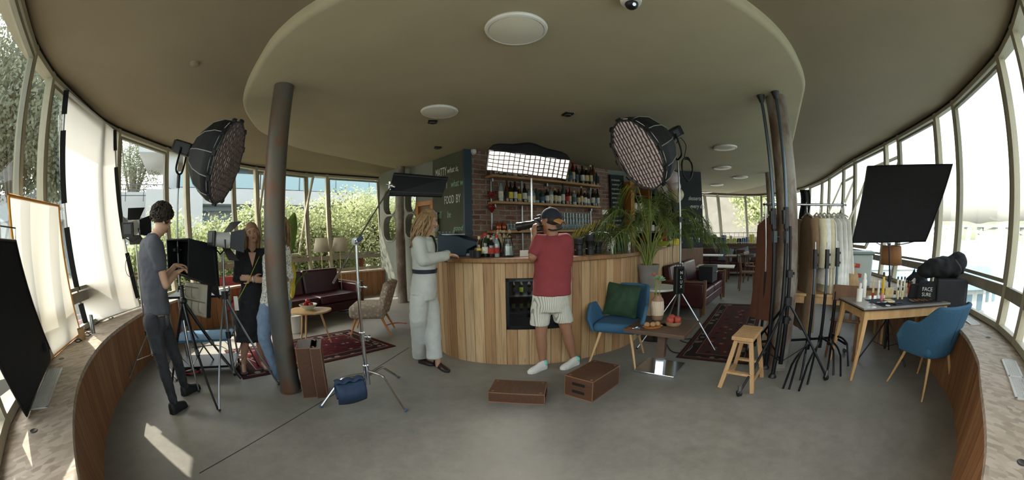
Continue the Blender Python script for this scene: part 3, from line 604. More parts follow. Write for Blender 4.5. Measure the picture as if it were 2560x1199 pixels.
seq = [('wine', 'b_clear', 'l_white'), ('tall', 'b_amber', 'l_dark'), ('wine', 'b_dark', 'l_yellow'), ('wine', 'b_dark', 'l_white'), ('spirit', 'b_amber', 'l_yellow'), ('wine', 'b_dark', 'l_white'), ('squat', 'b_clear', 'l_white'), ('squat', 'b_clear', 'l_cream'), ('squat', 'b_teal', 'l_dark'), ('squat', 'b_teal', 'l_blue'), ('spirit', 'b_dark', 'l_white'), ('spirit', 'b_clear', 'l_white'),
       ('spirit', 'b_dark', 'l_cream'), ('spirit', 'b_dark', 'l_white'), ('tall', 'b_teal', 'l_white'), ('spirit', 'b_red', 'l_red'), ('tall', 'b_red', 'l_cream'), ('spirit', 'b_clear', 'l_blue'), ('spirit', 'b_green', 'l_cream'), ('tall', 'b_amber', 'l_cream'), ('spirit', 'b_green', 'l_white'), ('spirit', 'b_dark', 'l_white'), ('wine', 'b_dark', 'l_white'), ('wine', 'b_green', 'l_blue'), ('wine', 'b_dark', 'l_white')]
for k, (x, q) in enumerate(zip(mid, seq)):
    p = bw(1060 + x / 3.33, 505, .17 + .02 * (k % 3)); p.z = ZSH[1] + .0225; bottle(*q, p, random.uniform(1.12, 1.3), '%s bottle with %s label, %s from the left on the middle bar shelf' % (cn[q[1]], ln[q[2]], ORD[k]), 'bottles on the middle shelf')
top = [602, 640, 690, 716, 760, 800, 850, 1180, 1212, 1240, 1270, 1318, 1350, 1388, 1408, 1436]
for k, x in enumerate(top):
    q = seq[(k * 7 + 3) % len(seq)]; p = bw(1060 + x / 3.33, 450, .17); p.z = ZSH[0] + .0225; s_ = .8 if k < 7 else random.uniform(1.25, 1.5)
    bottle(*q, p, s_, '%s bottle with %s label, %s from the left on the top bar shelf' % (cn[q[1]], ln[q[2]], ORD[k]), 'bottles on the top shelf')
gl0 = None
def tumbler(loc, label, group, s=1):
    global gl0
    if gl0 is None:
        gl0 = MB().lathe([(.03, 0), (.036, .1), (.034, .1), (.028, .008), (.002, .008)], n=12, cap=False).build('drinking_glass', 'clear_glass'); gl0.location = loc; gl0.scale = (s,) * 3; return tag(gl0, label, 'glass', group)
    o = gl0.copy(); COL.objects.link(o); o.location = loc; o.scale = (s,) * 3; o['label'] = label; o['group'] = group; return o
for r_ in range(3):
    for k in range(9):
        p = bw(1408 + k * 7.6, 570, .17); p.z = ZSH[2] + .0225 + r_ * .117; tumbler(p, 'clear tumbler, %s from left in the %s layer of the lower shelf stack' % (ORD[k], ('bottom', 'middle', 'top')[r_]), 'tumblers stacked on the lower shelf', 1.15)
for k in range(6): p = bw(1270 + k * 8, 570, .17); p.z = ZSH[2] + .0225; tumbler(p, 'clear tumbler, %s from the left near the copper jugs, lower shelf' % ORD[k], 'tumblers left on the lower shelf', 1.2)
for k, x in enumerate((1246, 1258)): p = bw(x, 565, .17); p.z = ZSH[2] + .0225; t = MB().lathe([(.04, 0), (.05, .03), (.05, .08), (.035, .12), (.03, .15), (.028, .15), (.03, .12), (.002, .01)], n=16).build('copper_jug', plain('copper%d' % k, '#9a4f34', .3, .8)); t.location = p; tag(t, ('left' if k == 0 else 'right') + ' small copper jug at the left end of the lower bar shelf', 'jug', 'copper jugs')
hp = thing('hanging_hearts', 'red heart garland hanging down the left shelf upright', 'decoration', bw(1229, 470, .1))
for y, s_ in ((487, .075), (520, .09), (580, .06)):
    p = bw(1229, y, .12); MB().sph(p + dB * s_ * .35 + V((0, 0, .2 * s_)), (s_ * .5, s_ * .3, s_ * .55)).sph(p - dB * s_ * .35 + V((0, 0, .2 * s_)), (s_ * .5, s_ * .3, s_ * .55)).lathe([(.003, -s_), (s_ * .75, 0.1 * s_), (s_ * .3, s_ * .3)], p, 14).build('heart', plain('heart_red%d' % y, '#7a1e1c', .4), hp, world=True)
MB().tube([bw(1229, 440, .12), bw(1229, 600, .12)], .003, 5).build('string', 'black_cloth', hp, world=True)
p = bw(1182, 379, .01); t = MB().lathe([(.001, .06), (.04, .055), (.055, .03), (.06, 0)], n=20, rot=nB.to_track_quat('Z', 'Y').to_matrix()).build('wall_sensor', 'white_plastic'); t.location = p; tag(t, 'round white sensor high on the brick wall corner', 'sensor')
# fridge bottles
for k, (u, z) in enumerate([(-.22, 0), (-.13, 0), (-.04, 0), (.06, 0), (-.22, 1), (-.13, 1), (-.04, 1), (.06, 1)]):
    q = ('wine', 'b_green' if k % 2 else 'b_dark', 'l_lime' if z == 0 or k % 2 else 'l_dark'); p = fr.matrix_basis @ V((u, .16, (.18, .368)[z])); bottle(*q, p, .56, 'wine bottle, %s from the left on the %s fridge rack' % (ORD[k % 4], ('lower', 'upper')[z]), 'bottles in the wine fridge')
# things on the counter
def oc(px, d, dz=0): p = at(px, 640, d); p.z = ZB + dz; return p
em = thing('coffee_machine', 'dark blue espresso machine on the left of the bar', 'coffee machine', oc(1155, 4.62), R(-8)); L_ = .44
pr2 = [(-.26, 0), (-.26, .25), (-.24, .27), (0, .25), (.1, .21), (.25, .18), (.27, .15), (.12, .08), (.1, 0)]
MB().rings([[V((x, y, z)) for x, z in pr2] for y in (-.2, .2)]).build('body', 'dark_blue', em, ang=20, bev=.008, fix=True)
MB().box((-.06, 0, .268), (.3, .36, .012)).build('cup_tray', 'steel', em, ang=0); MB().cyl((.2, -.08, .14), (.36, -.1, .13), .014).build('handle', 'black_plastic', em); MB().box((.02, 0, .02), (.5, .38, .03)).build('drip_tray', 'steel', em, ang=0)
for k, (px, d, q, s_) in enumerate([(1198, 4.25, ('beer', 'b_amber', 'l_yellow'), 1.05), (1206, 4.35, ('beer', 'b_green', 'l_white'), 1.1), (1213, 4.2, ('beer', 'b_green', 'l_white'), 1.2), (1221, 4.4, ('beer', 'b_dark', 'l_dark'), 1.1), (1228, 4.2, ('squat', 'b_dark', 'l_red'), 1.0), (1235, 4.35, ('wine', 'b_clear', 'l_white'), .85), (1242, 4.2, ('beer', 'b_clear', 'l_red'), 1.1), (1247, 4.4, ('beer', 'b_dark', 'l_dark'), 1.1)]):
    bottle(*q, oc(px, d), s_, '%s bottle with %s label, %s from the left in the cluster on the bar' % (cn[q[1]], ln[q[2]], ORD[k]), 'bottles beside the coffee machine')
def lat(name, prof, mt, loc, label, cat, n=20, group=None, ang=40):
    o = MB().lathe(prof, n=n).build(name, mt, ang=ang); o.location = loc; return tag(o, label, cat, group)
lat('mug', [(.04, 0), (.045, .08), (.04, .08), (.036, .01), (.002, .01)], 'black_plastic', oc(1182, 4.18), 'dark mug in front of the coffee machine', 'mug'); lat('mug', [(.04, 0), (.045, .08), (.04, .08), (.036, .01), (.002, .01)], 'black_plastic', oc(1193, 4.1), 'dark mug left of the bottle cluster on the bar', 'mug')
lat('glass_jug', [(.07, 0), (.075, .02), (.06, .12), (.045, .2), (.055, .22), (.05, .22), (.04, .2), (.055, .12), (.068, .02), (.002, .01)], 'clear_glass', oc(1270, 4.2), 'clear glass pitcher on the bar left of the photographer', 'jug')
lat('paper_roll', [(.05, 0), (.05, .11), (.018, .11), (.018, 0)], 'white_plastic', oc(1272, 4.25, .01), 'white roll standing inside the glass pitcher', 'roll')
t = MB().box((0, 0, .035), (.12, .09, .07)).build('card_box', 'white_plastic', ang=0, bev=.003); t.location = oc(1312, 4.2); tag(t, 'small white box on the bar by the pitcher', 'box')
fb = thing('flower_vase', 'dried pale flowers in a glass vase on the bar', 'flower vase', oc(1258, 4.35)); MB().lathe([(.035, 0), (.04, .05), (.025, .14), (.03, .16)], n=16, cap=False).build('vase', 'clear_glass', fb)
fs = MB(); random.seed(3)
for k in range(9): a = random.uniform(-1, 1); fs.tube([(0, 0, .05), (a * .04, random.uniform(-.03, .03), .2), (a * .09, random.uniform(-.05, .05), .27)], .003, 5)
fs.build('stems', 'l_cream', fb)
ff = MB()
for k in range(14): ff.sph((random.uniform(-.09, .09), random.uniform(-.05, .05), random.uniform(.22, .3)), random.uniform(.012, .022), 8, 5)
ff.build('blossoms', plain('dried_flower', '#b39a80', .9), fb)
for px, d, h, lb in ((1446, 4.3, .2, 'black camera lens standing on the bar, nearest right of the photographer'), (1474, 4.35, .24, 'tall black camera lens standing on the bar'), (1494, 4.6, .15, 'short black lens behind the tall one')):
    t = thing('camera_lens', lb, 'camera lens', oc(px, d)); MB().lathe([(.05, 0), (.052, h * .3), (.045, h * .32), (.045, h * .6), (.055, h * .65), (.055, h)], n=22).build('barrel', 'black_plastic', t); MB().lathe([(.056, h * .7), (.057, h * .9)], n=22, cap=False).build('grip_ring', 'black_soft', t)
for px, d, lb in ((1502, 4.7, 'chrome arched beer tap left of the small sign'), (1546, 5.1, 'chrome arched beer tap behind the palm leaves')):
    t = thing('beer_tap', lb, 'beer tap', oc(px, d)); MB().tube(catmull([(-.15, 0, 0), (-.15, 0, .22), (-.1, 0, .26), (.06, 0, .26), (.14, 0, .2), (.15, 0, 0)], 6), .025, 12).build('arch', 'chrome', t); MB().cyl((-.05, 0, .28), (-.05, 0, .38), .012).build('lever', 'black_plastic', t); MB().cyl((.06, 0, .28), (.06, 0, .38), .012).build('lever', 'black_plastic', t); MB().cyl((-.05, -.03, .26), (-.05, -.12, .22), .01).build('spout', 'chrome', t)
t = thing('counter_sign', 'small black framed board under the second beer tap', 'sign', oc(1543, 5.0), R(-10)); MB().box((0, 0, .13), (.2, .015, .2)).build('panel', 'chalkboard', t, ang=0); MB().box((0, .01, .02), (.22, .06, .03)).build('foot', 'black_metal', t, ang=0)
t = thing('card_terminal', 'white screen on a dark arm hanging right of the shelves', 'screen', bw(1512, 530, .3)); MB().box((0, 0, 0), (.16, .02, .1), RZ(.4)).build('screen', 'white_plastic', t, ang=0); MB().cyl((0, .02, -.5), (0, .02, 0), .01).build('arm', 'black_metal', t)
for k, (px, d, c_, h) in enumerate(((1650, 6.3, 'l_yellow', .2), (1662, 6.5, 'l_red', .24), (1672, 6.4, 'b_amber', .2), (1640, 6.1, 'l_cream', .16))): lat('condiment_bottle', [(.035, 0), (.037, h * .6), (.015, h * .8), (.015, h)], c_, oc(px, d), '%s squeeze bottle behind the palm on the bar' % ('yellow', 'red', 'amber', 'cream')[k], 'bottle', 14, 'condiments on the bar')
lat('cake_bowl', [(.05, 0), (.12, .05), (.14, .1), (.13, .1), (.002, .02)], 'l_lime', oc(1655, 6.1), 'green glass bowl on the bar behind the palm', 'bowl'); lat('plate', [(.05, 0), (.12, .02), (.12, .026), (.002, .012)], 'white_plastic', oc(1646, 5.9), 'white plate on the bar edge behind the palm', 'plate')
t = MB().box((0, 0, .06), (.22, .16, .12)).build('box_of_sachets', 'l_yellow', ang=0, bev=.01); t.location = oc(1684, 7.0); tag(t, 'yellow and black box on the bar near the light stand', 'box')
for k, px in enumerate((1722, 1728, 1738, 1744)): lat('candle_glass', [(.04, 0), (.042, .12), (.036, .12), (.034, .01), (.002, .01)], 'clear_glass', oc(px, 8.3), 'glass tumbler at the far bar end, %s from the left' % ORD[k], 'glass', 14, 'glasses at the far bar end')
# green chalkboard with writing
dG = (W2 - W1).normalized(); nG = V((dG.y, -dG.x, 0)); LG = (W2 - W1).length; angG = math.atan2(dG.y, dG.x)
cb = thing('chalkboard', 'tall green-black chalkboard wall with handwriting beside the brick corner', 'chalkboard', W1 + nG * .03, angG)
MB().box((LG / 2 - .02, 0, 1.9), (LG - .04, .03, 2.18)).build('board', 'chalkboard_green', cb, ang=0)
MB().box((LG + .01, .02, 1.5), (.05, .16, 2.98)).build('dark_edge', 'dark_blue', cb, ang=0)
def text(s_, size, mt, parent, loc, rot=(PI / 2, 0, 0), name='writing', ext=.001, shear=0, sx=1):
    c = bpy.data.curves.new(name, 'FONT'); c.body = s_; c.size = size; c.extrude = ext; c.shear = shear; c.resolution_u = 2
    o = bpy.data.objects.new(name, c); COL.objects.link(o); bpy.context.view_layer.update(); me = bpy.data.meshes.new_from_object(o); bpy.data.objects.remove(o); me.materials.clear(); me.materials.append(M[mt])
    o = bpy.data.objects.new(name, me); COL.objects.link(o); o.parent = parent; o.location = loc; o.rotation_euler = rot; o.scale = (sx, 1, 1); return o
for s_, z, u, sz, mt, sx in (('MATTY', 2.62, .12, .23, 'chalk', .55), ('what is,', 2.64, .55, .16, 'chalk', .8), ('FOR M', 2.36, .2, .2, 'chalk', .6), ('what we', 2.36, .68, .18, 'chalk_green', .75), ('FOOD', 2.06, .45, .22, 'chalk', .55), ('BY', 2.06, .85, .22, 'chalk', .6), ('will', 1.8, .15, .2, 'chalk_green', .7), ('be', 1.8, .55, .18, 'chalk_green', .7)):
    text(s_, sz, mt, cb, (u, -.018, z), sx=sx, shear=.2 if s_.islower() else 0)
text('good\nday', .15, 'chalk_green', cb, (.75, -.018, 1.55), shear=.3)
sd_ = thing('back_bar_shelf', 'narrow ledge with cups and glasses below the green chalkboard', 'shelf', W1 + nG * .12 + dG * .1, angG); MB().box((.4, 0, 1.40), (1.0, .22, .03)).build('board', 'steel', sd_, ang=0); MB().box((.4, .05, .7), (.9, .1, 1.38)).build('support', 'wall_green', sd_, ang=0)
def gp(u, z, o=.12): return W1 + dG * u + nG * o + V((0, 0, z))
for k in range(6): tumbler(gp(.28 + k * .115, 1.418), 'clear glass, %s from the left on the ledge under the chalkboard' % ORD[k], 'glasses on the chalkboard ledge', 1.2)
for k, u in enumerate((.02, .14)): lat('paper_roll', [(.05, 0), (.05, .24), (.015, .24)], 'white_plastic', gp(u + .08, 1.68), ('left' if k == 0 else 'right') + ' white paper roll on the basket stack by the chalkboard', 'paper roll', 18, 'paper rolls')
lat('wicker_basket', [(.09, 0), (.12, .12), (.11, .12), (.002, .01)], 'l_cream', gp(.16, 1.42), 'small yellow basket under the paper rolls', 'basket'); lat('bowl_stack', [(.07, 0), (.11, .05), (.11, .14), (.05, .138)], 'white_plastic', gp(.16, 1.54), 'stack of white bowls between basket and paper rolls', 'bowls')
# black menu boards right
b1 = bw(1537, 430, -.02); wr = (W4 - W3).normalized(); aR = math.atan2(wr.y, wr.x)
mb_ = thing('menu_board', 'narrow black menu board full of chalk lines right of the bricks', 'menu board', W3 + V((.02, -.06, 0)), aR); MB().box((.2, 0, 2.0), (.42, .03, 1.75)).build('board', 'chalkboard', mb_, ang=0)
random.seed(8)
for k in range(13): text(''.join(random.choice('aeinorst ') for _ in range(9)), .085, 'chalk', mb_, (.02, -.02, 2.72 - k * .11), ext=.0005, sx=.85)
cbn = thing('wooden_cabinet', 'open orange wooden cabinet with white crockery behind the palm', 'cabinet', W3 + wr * .52 + V((0, -.2, 0)), aR)
for x in (0, .55, 1.15): MB().box((x, 0, 1.35), (.12 if x == 0 else .04, .34, 2.7)).build('side_panel', 'orange_wood', cbn, ang=0)
for z in (.9, 1.45, 1.95, 2.35): MB().box((.58, 0, z), (1.12, .32, .03)).build('shelf', 'brown_wood', cbn, ang=0)
MB().box((.58, .16, 1.5), (1.12, .02, 1.9)).build('back_panel', 'b_dark', cbn, ang=0)
random.seed(21)
for z in (1.47, 1.97):
    for k in range(5):
        p = cbn.matrix_basis @ V((.16 + k * .19, -.03, z)); h = random.uniform(.1, .24); lat('plate_stack', [(.05, 0), (.075, .02), (.075, h), (.002, h + .004)], 'white_plastic', p, 'white crockery pile, %s from the left on the %s cabinet shelf' % (ORD[k], 'lower' if z < 1.9 else 'upper'), 'crockery', 14, 'crockery piles in the cabinet')
bbp = thing('chalkboard', 'large black chalkboard wall with small white writing at the far bar end', 'chalkboard', at(1690, 500, 9.55).xy.to_3d()); pL, pR = at(1680, 500, 9.3), at(1753, 500, 9.75); pL.z = pR.z = 0; dd_ = (pR - pL).normalized()
bbp.matrix_basis = Matrix.Translation(pL) @ Matrix.Rotation(math.atan2(dd_.y, dd_.x), 4, 'Z'); bbp.location = pL; bbp.rotation_euler = (0, 0, math.atan2(dd_.y, dd_.x))
MB().box(((pR - pL).length / 2, 0, 2.02), ((pR - pL).length, .08, 1.93)).build('board', 'chalkboard', bbp, ang=0); MB().box(((pR - pL).length / 2, 0, .52), ((pR - pL).length, .08, 1.04)).build('base', 'brown_wood', bbp, ang=0)
for s_, z, u in (('desserts', 2.25, .45), ('every day', 2.05, .5), ('by the bridge', 1.72, .45), ('are great', 1.6, .5), ('home made', 1.48, .5)): text(s_, .15, 'chalk', bbp, (u, -.045, z), shear=.25, sx=.8)
# balloons
balln = [(1680, 447, .17, '#cdb9bb', 'pinkish top balloon'), (1660, 470, .17, '#d3cdc0', 'cream middle balloon'), (1686, 468, .14, '#c9bdb9', 'pale balloon behind the light stand pole'), (1664, 490, .155, '#d7d5cc', 'lowest left white balloon'), (1692, 488, .15, '#d6c9a3', 'yellowish lower right balloon')]
for k, (px, py, r_, c_, lb) in enumerate(balln):
    p = at(px, py, 9.0 + (k % 2) * .15); r_ *= 1.16; o = MB().lathe([(.004, -1.12), (.03, -1.08), (.35, -.9), (.72, -.6), (.95, -.2), (1, .1), (.93, .45), (.7, .78), (.35, .96), (.01, 1.02)], n=24).xf(Matrix.Scale(r_, 4)).build('balloon', plain('balloon%d' % k, c_, .35)); o.location = p; tag(o, lb + ' of the bunch before the black chalkboard', 'balloon', 'balloon bunch')

# ================================================================== FURNITURE
def rug_mat(name, field, deep, light, dark, sc, w, h):
    t = NT(name); c = t.co('UV'); sp = t.n('SeparateXYZ'); t.l(c, sp.inputs[0]); u, v = sp.outputs[0], sp.outputs[1]
    du = t.math('MULTIPLY', t.math('MINIMUM', u, t.math('SUBTRACT', 1.0, u)), w); dv = t.math('MULTIPLY', t.math('MINIMUM', v, t.math('SUBTRACT', 1.0, v)), h); d = t.math('MINIMUM', du, dv)
    mp = t.n('Mapping'); mp.inputs['Scale'].default_value = (w * sc, h * sc, 1); t.l(c, mp.inputs[0])
    vo = t.n('TexVoronoi'); vo.inputs['Scale'].default_value = 1; t.l(mp.outputs[0], vo.inputs['Vector']); vo2 = t.n('TexVoronoi', distance='MANHATTAN'); vo2.inputs['Scale'].default_value = .55; vo2.inputs['Randomness'].default_value = .3; t.l(mp.outputs[0], vo2.inputs['Vector'])
    pat = t.ramp(vo.outputs['Distance'], [(.0, light), (.2, light), (.22, deep), (.45, deep), (.47, field), (1, field)], 'CONSTANT'); pat2 = t.ramp(vo2.outputs['Distance'], [(.0, light), (.12, dark), (.3, deep), (.5, field)], 'CONSTANT')
    f = t.mix(t.math('GREATER_THAN', vo2.outputs['Distance'], .42), pat2, pat)
    ck = t.n('TexChecker'); ck.inputs['Scale'].default_value = 9; t.l(mp.outputs[0], ck.inputs['Vector']) ; bd = t.mix(ck.outputs['Fac'], light, deep)
    bd = t.mix(t.math('GREATER_THAN', vo.outputs['Distance'], .35), light, dark)
    b2 = t.ramp(d, [(0, dark), (.02, deep), (.05, dark), (.07, light), (.085, dark), (.2, dark), (.215, light), (.23, deep), (.26, deep)], 'CONSTANT')
    inb = t.math('MULTIPLY', t.math('GREATER_THAN', d, .09), t.math('LESS_THAN', d, .2)); b3 = t.mix(inb, b2, bd)
    col = t.mix(t.math('GREATER_THAN', d, .26), b3, f); t.bsdf(col, .95, spec=.1); t.bump(t.noise(t.co('Object'), 150, 2), .3)
rug_mat('rug_red', '#45141a', '#551a1e', '#857a70', '#2f1a19', 9, 2.1, 1.25); rug_mat('rug_brown', '#41332c', '#5a2a26', '#6f6355', '#2d1f1c', 6, 3.6, 1.0)
def rug(name, quad, mt, lb):
    c = sum((V(q + (0,)) for q in quad), V((0, 0, 0))) / 4; q = [V(p + (0,)) - c for p in quad]
    m_ = MB(); m_.grid(lambda a, b: q[0].lerp(q[1], a).lerp(q[3].lerp(q[2], a), b) + V((0, 0, .008 + .002 * noise.noise(V((a * 9, b * 7, 0))))), 24, 16)
    n_ = len(m_.v); m_.add([p + V((0, 0, 0)) for p in q] + [p + V((0, 0, .008)) for p in q], [(0, 1, 5, 4), (1, 2, 6, 5), (2, 3, 7, 6), (3, 0, 4, 7)], [(0, 0)] * 8)
    o = m_.build(name, mt, fix=True); o.location = c; return tag(o, lb, 'rug')
rug('rug', [(-2.9, 2.9), (-1.59, 4.55), (-2.62, 5.25), (-3.9, 3.62)], 'rug_red', 'red patterned rug under the coffee table on the left')
rug('rug', [(2.6, 3.25), (4.95, 5.9), (4.19, 6.45), (1.91, 3.8)], 'rug_brown', 'dark brown-red runner rug behind the wooden stool')

def rbox(c, s, name, mt, parent, bev=.03, rot=None, seg=0):
    o = MB().box(c, s, rot).build(name, mt, parent, ang=60); b = o.modifiers.new('bevel', 'BEVEL'); b.width = bev; b.segments = 4; return o
def leg(parent, a, b, r0, r1, mt='oak', name='leg', n=10): return MB().cyl(a, b, r0, r1, n).build(name, mt, parent)
def sofa(loc, rz, W, lb, arm_wood=True, group=None, col='burgundy_leather'):
    t = thing('leather_sofa', lb, 'sofa', loc, rz, group)             # front looks to -Y, origin at the middle of the front foot line
    rbox((0, .42, .22), (W - .2, .78, .16), 'base', col, t, .02)
    n_ = 2
    for k in range(n_): rbox((-(W - .26) / 4 + k * (W - .26) / 2, .36, .37), ((W - .26) / 2 - .005, .66, .15), 'seat_cushion', col, t, .04)
    for k in range(n_): rbox((-(W - .26) / 4 + k * (W - .26) / 2, .74, .62), ((W - .26) / 2 - .005, .17, .5), 'back_cushion', col, t, .05, RX(R(-10)))
    for s in (-1, 1):
        rbox((s * (W / 2 - .06), .42, .38), (.11, .8, .42), 'armrest', col, t, .025)
        if arm_wood: MB().box((s * (W / 2 - .06), .01, .34), (.07, .05, .6)).box((s * (W / 2 - .06), .4, .605), (.075, .8, .03)).build('arm_trim', 'dark_wood' if col == 'x' else 'brown_wood', t, ang=0)
        leg(t, (s * (W / 2 - .08), .08, .15), (s * (W / 2 - .08), .06, 0), .028, .018, 'brown_wood'); leg(t, (s * (W / 2 - .08), .72, .15), (s * (W / 2 - .08), .76, 0), .028, .018, 'brown_wood')
    return t
sofa((-3.32, 5.62, 0), math.atan2(-1.2, -.67) + PI - 2 * R(0) , 1.95, 'dark burgundy leather sofa under the back windows, bowl table in front')
sofa((3.92, 6.18, 0), math.atan2(1.45, 1.4) + PI * 0 , 2.0, 'dark burgundy leather sofa along the right side of the bar')
for o in [x for x in bpy.data.objects if x.name.startswith('leather_sofa')]: o.matrix_basis = Matrix.Translation(o.location) @ Matrix.Rotation(o.rotation_euler.z, 4, 'Z')
# red armchair partly behind the woman in black
ra = thing('red_armchair', 'bright red vinyl armchair showing left of the woman in black', 'armchair', hz(592, 800, 0) , R(60)); plain('red_vinyl', '#a23a38', .45)
rbox((0, .05, .3), (.5, .5, .16), 'seat', 'red_vinyl', ra, .04); rbox((0, .3, .55), (.5, .12, .5), 'backrest', 'red_vinyl', ra, .04)
for s in (-1, 1): rbox((s * .26, .05, .42), (.07, .5, .3), 'armrest', 'red_vinyl', ra, .03); leg(ra, (s * .22, -.15, .25), (s * .25, -.2, 0), .02, .015, 'brown_wood'); leg(ra, (s * .22, .25, .25), (s * .25, .3, 0), .02, .015, 'brown_wood')
# floral cocktail armchair, looking to the left
t_ = NT('floral_cloth'); vv = t_.n('TexVoronoi'); vv.inputs['Scale'].default_value = 22; t_.l(t_.co('Object'), vv.inputs['Vector']); f_ = t_.noise(t_.co('Object'), 20, 5, .7); t_.bsdf(t_.mix(t_.ramp(vv.outputs['Distance'], [(.2, (0, 0, 0)), (.5, (.7, .7, .7))]), t_.ramp(f_, [(.35, '#9c8c78'), (.65, '#cabda8')]), '#7b6a5c'), .95)
ac = thing('cocktail_armchair', 'beige floral cocktail armchair with angled wooden legs beside the silver stand', 'armchair', (-2.2, 5.22, 0), R(-78))
rbox((0, -.02, .36), (.56, .56, .2), 'seat', 'floral_cloth', ac, .06)
bk = MB()
def bfn(a, b):
    w_ = .24 + .05 * b + .02 * math.sin(b * PI); x = (a - .5) * 2 * w_; return (x, .24 + b * .16 - .09 * (a - .5) ** 2 * 4 * .9 , .34 + b * .47 - .03 * (2 * a - 1) ** 4 * (b > .9))
bk.grid(bfn, 14, 10); o = bk.build('backrest', 'floral_cloth', ac, sol=.11); b_ = o.modifiers.new('bv', 'BEVEL'); b_.width = .03; b_.segments = 3; b_.limit_method = 'ANGLE'
for x, y, x2, y2 in ((-.2, -.2, -.24, -.3), (.2, -.2, .24, -.3), (-.2, .2, -.24, .33), (.2, .2, .24, .33)): leg(ac, (x, y, .27), (x2, y2, 0), .022, .012, 'orange_wood')
# coffee table with a bowl of apples
ct = thing('coffee_table', 'small rounded three-legged coffee table with a fruit bowl', 'table', hz(783, 860, 0) * 1.0, R(12)); ZCT = .5
cp_ = [(.31 * math.copysign(abs(math.cos(a)) ** .8, math.cos(a)), .24 * math.copysign(abs(math.sin(a)) ** .8, math.sin(a)) + .03 * math.cos(2 * a)) for a in [2 * PI * k / 36 for k in range(36)]]
MB().prism(cp_, ZCT - .022, ZCT).build('tabletop', 'oak', ct, ang=40, bev=.004, fix=True)
for a in (R(20), R(150), R(265)): leg(ct, (.15 * math.cos(a), .12 * math.sin(a), ZCT - .02), (.27 * math.cos(a), .25 * math.sin(a), 0), .018, .011)
def apples(base, r, n, mt, lb, group, rr_=.036, seed=1):
    rnd = random.Random(seed); p0 = None
    spots = [(math.cos(k * 2 * PI / (n - 1)) * r, math.sin(k * 2 * PI / (n - 1)) * r, 0) for k in range(n - 1)] + [(0, 0, rr_ * 1.25)]
    for k, (x, y, z) in enumerate(spots):
        l_ = lb[k]
        loc = base + V((x, y, z + rr_))
        if p0 is None:
            p0 = thing('apple', l_, 'fruit', loc, 0, group); MB().lathe([(.003, -.92), (.3, -1), (.75, -.7), (1, .05), (.85, .65), (.4, .9), (.12, .78), (.01, .7)], n=18).xf(Matrix.Scale(rr_, 4)).build('flesh', mt, p0, ang=60); MB().cyl((0, 0, rr_ * .7), (rr_ * .15, 0, rr_ * 1.15), rr_ * .06, n=6).build('stem', 'brown_wood', p0)
        else: dup(p0, loc, k, l_)
plain('apple_red', '#9c2622', .3, var=.35, scale=30); plain('pomegranate', '#a3483a', .35, var=.25, scale=20); plain('pale_green_ceramic', '#c3ceb9', .3)
bp = ct.location + V((-.02, 0, ZCT)); o = MB().lathe([(.05, 0), (.055, .01), (.1, .035), (.135, .075), (.13, .078), (.095, .042), (.05, .018), (.002, .016)], n=30).build('fruit_bowl', 'pale_green_ceramic'); o.location = bp; tag(o, 'pale green ceramic bowl of apples on the coffee table', 'bowl')
apples(bp + V((0, 0, .03)), .048, 4, 'apple_red', ['red apple at the right of the green bowl', 'red apple at the back of the green bowl', 'red apple at the left front of the green bowl', 'red apple on top in the green bowl'], 'apples in the green bowl', .038)
# white floor lamps
fl0 = thing('floor_lamp', 'white conical floor lamp, left of the pair behind the sofa', 'floor lamp', at(807, 700, 7.4).xy.to_3d(), 0, 'pair of white floor lamps')
MB().cyl((0, 0, 0), (0, 0, .02), .13, .13, 24).build('base', 'grey_metal', fl0); MB().cyl((0, 0, .02), (0, 0, 1.45), .009, .009, 8).build('pole', 'l_cream', fl0); sheet('shade_cloth', '#d9cfb8', .45); MB().lathe([(.17, 1.2), (.12, 1.47)], n=28, cap=False).build('lamp_shade', 'shade_cloth', fl0, sol=.004)
dup(fl0, at(853, 700, 7.5).xy.to_3d(), 0, 'white conical floor lamp, right of the pair behind the sofa')
p = hz(903, 664, ZS); tp = thing('cactus_pot', 'terracotta pot with small cacti on the window ledge', 'potted plant', V((p.x, p.y, ZS)).lerp(V((0, 0, ZS)), .02)); plain('terracotta', '#8e4f33', .8); plain('cactus', '#3f4a30', .8)
MB().lathe([(.07, 0), (.09, .16), (.1, .16), (.1, .21), (.09, .21), (.085, .17), (.002, .16)], n=20).build('pot', 'terracotta', tp); MB().tube([(-.03, 0, .16), (-.05, 0, .34)], [.025, .018], 8).build('stem', 'cactus', tp); MB().tube([(.03, 0, .16), (.06, 0, .3)], [.025, .02], 8).build('stem', 'cactus', tp)
# big leaf plant behind the column
rp_ = thing('leafy_plant', 'broad-leaved green plant behind the thick leaning column', 'potted plant', at(724, 700, 6.0).xy.to_3d()); plain('leaf_plant', '#5d7a2c', .5, var=.3); plain('leaf_yellow', '#b7a63a', .5, var=.2)
MB().lathe([(.12, 0), (.15, .26), (.16, .28), (.13, .28), (.12, .25), (.002, .25)], n=20).build('pot', 'white_plastic', rp_)
def leafm(base, tip, w, mt, name='leaf', parent=None, bend=.1):
    base, tip = V(base), V(tip); d = tip - base; sdv = d.cross(V((0, 0, 1)));  sdv = (sdv if sdv.length > .01 else V((1, 0, 0))).normalized(); up = sdv.cross(d).normalized(); m_ = MB()
    m_.grid(lambda a, b: base + d * b + sdv * (a - .5) * 2 * w * math.sin(PI * min(1, b * .92 + .06)) ** .8 + up * (abs(a - .5) * .3 * w * 2 + bend * math.sin(b * PI) * d.length), 4, 10); return m_.build(name, mt, parent, ang=180)
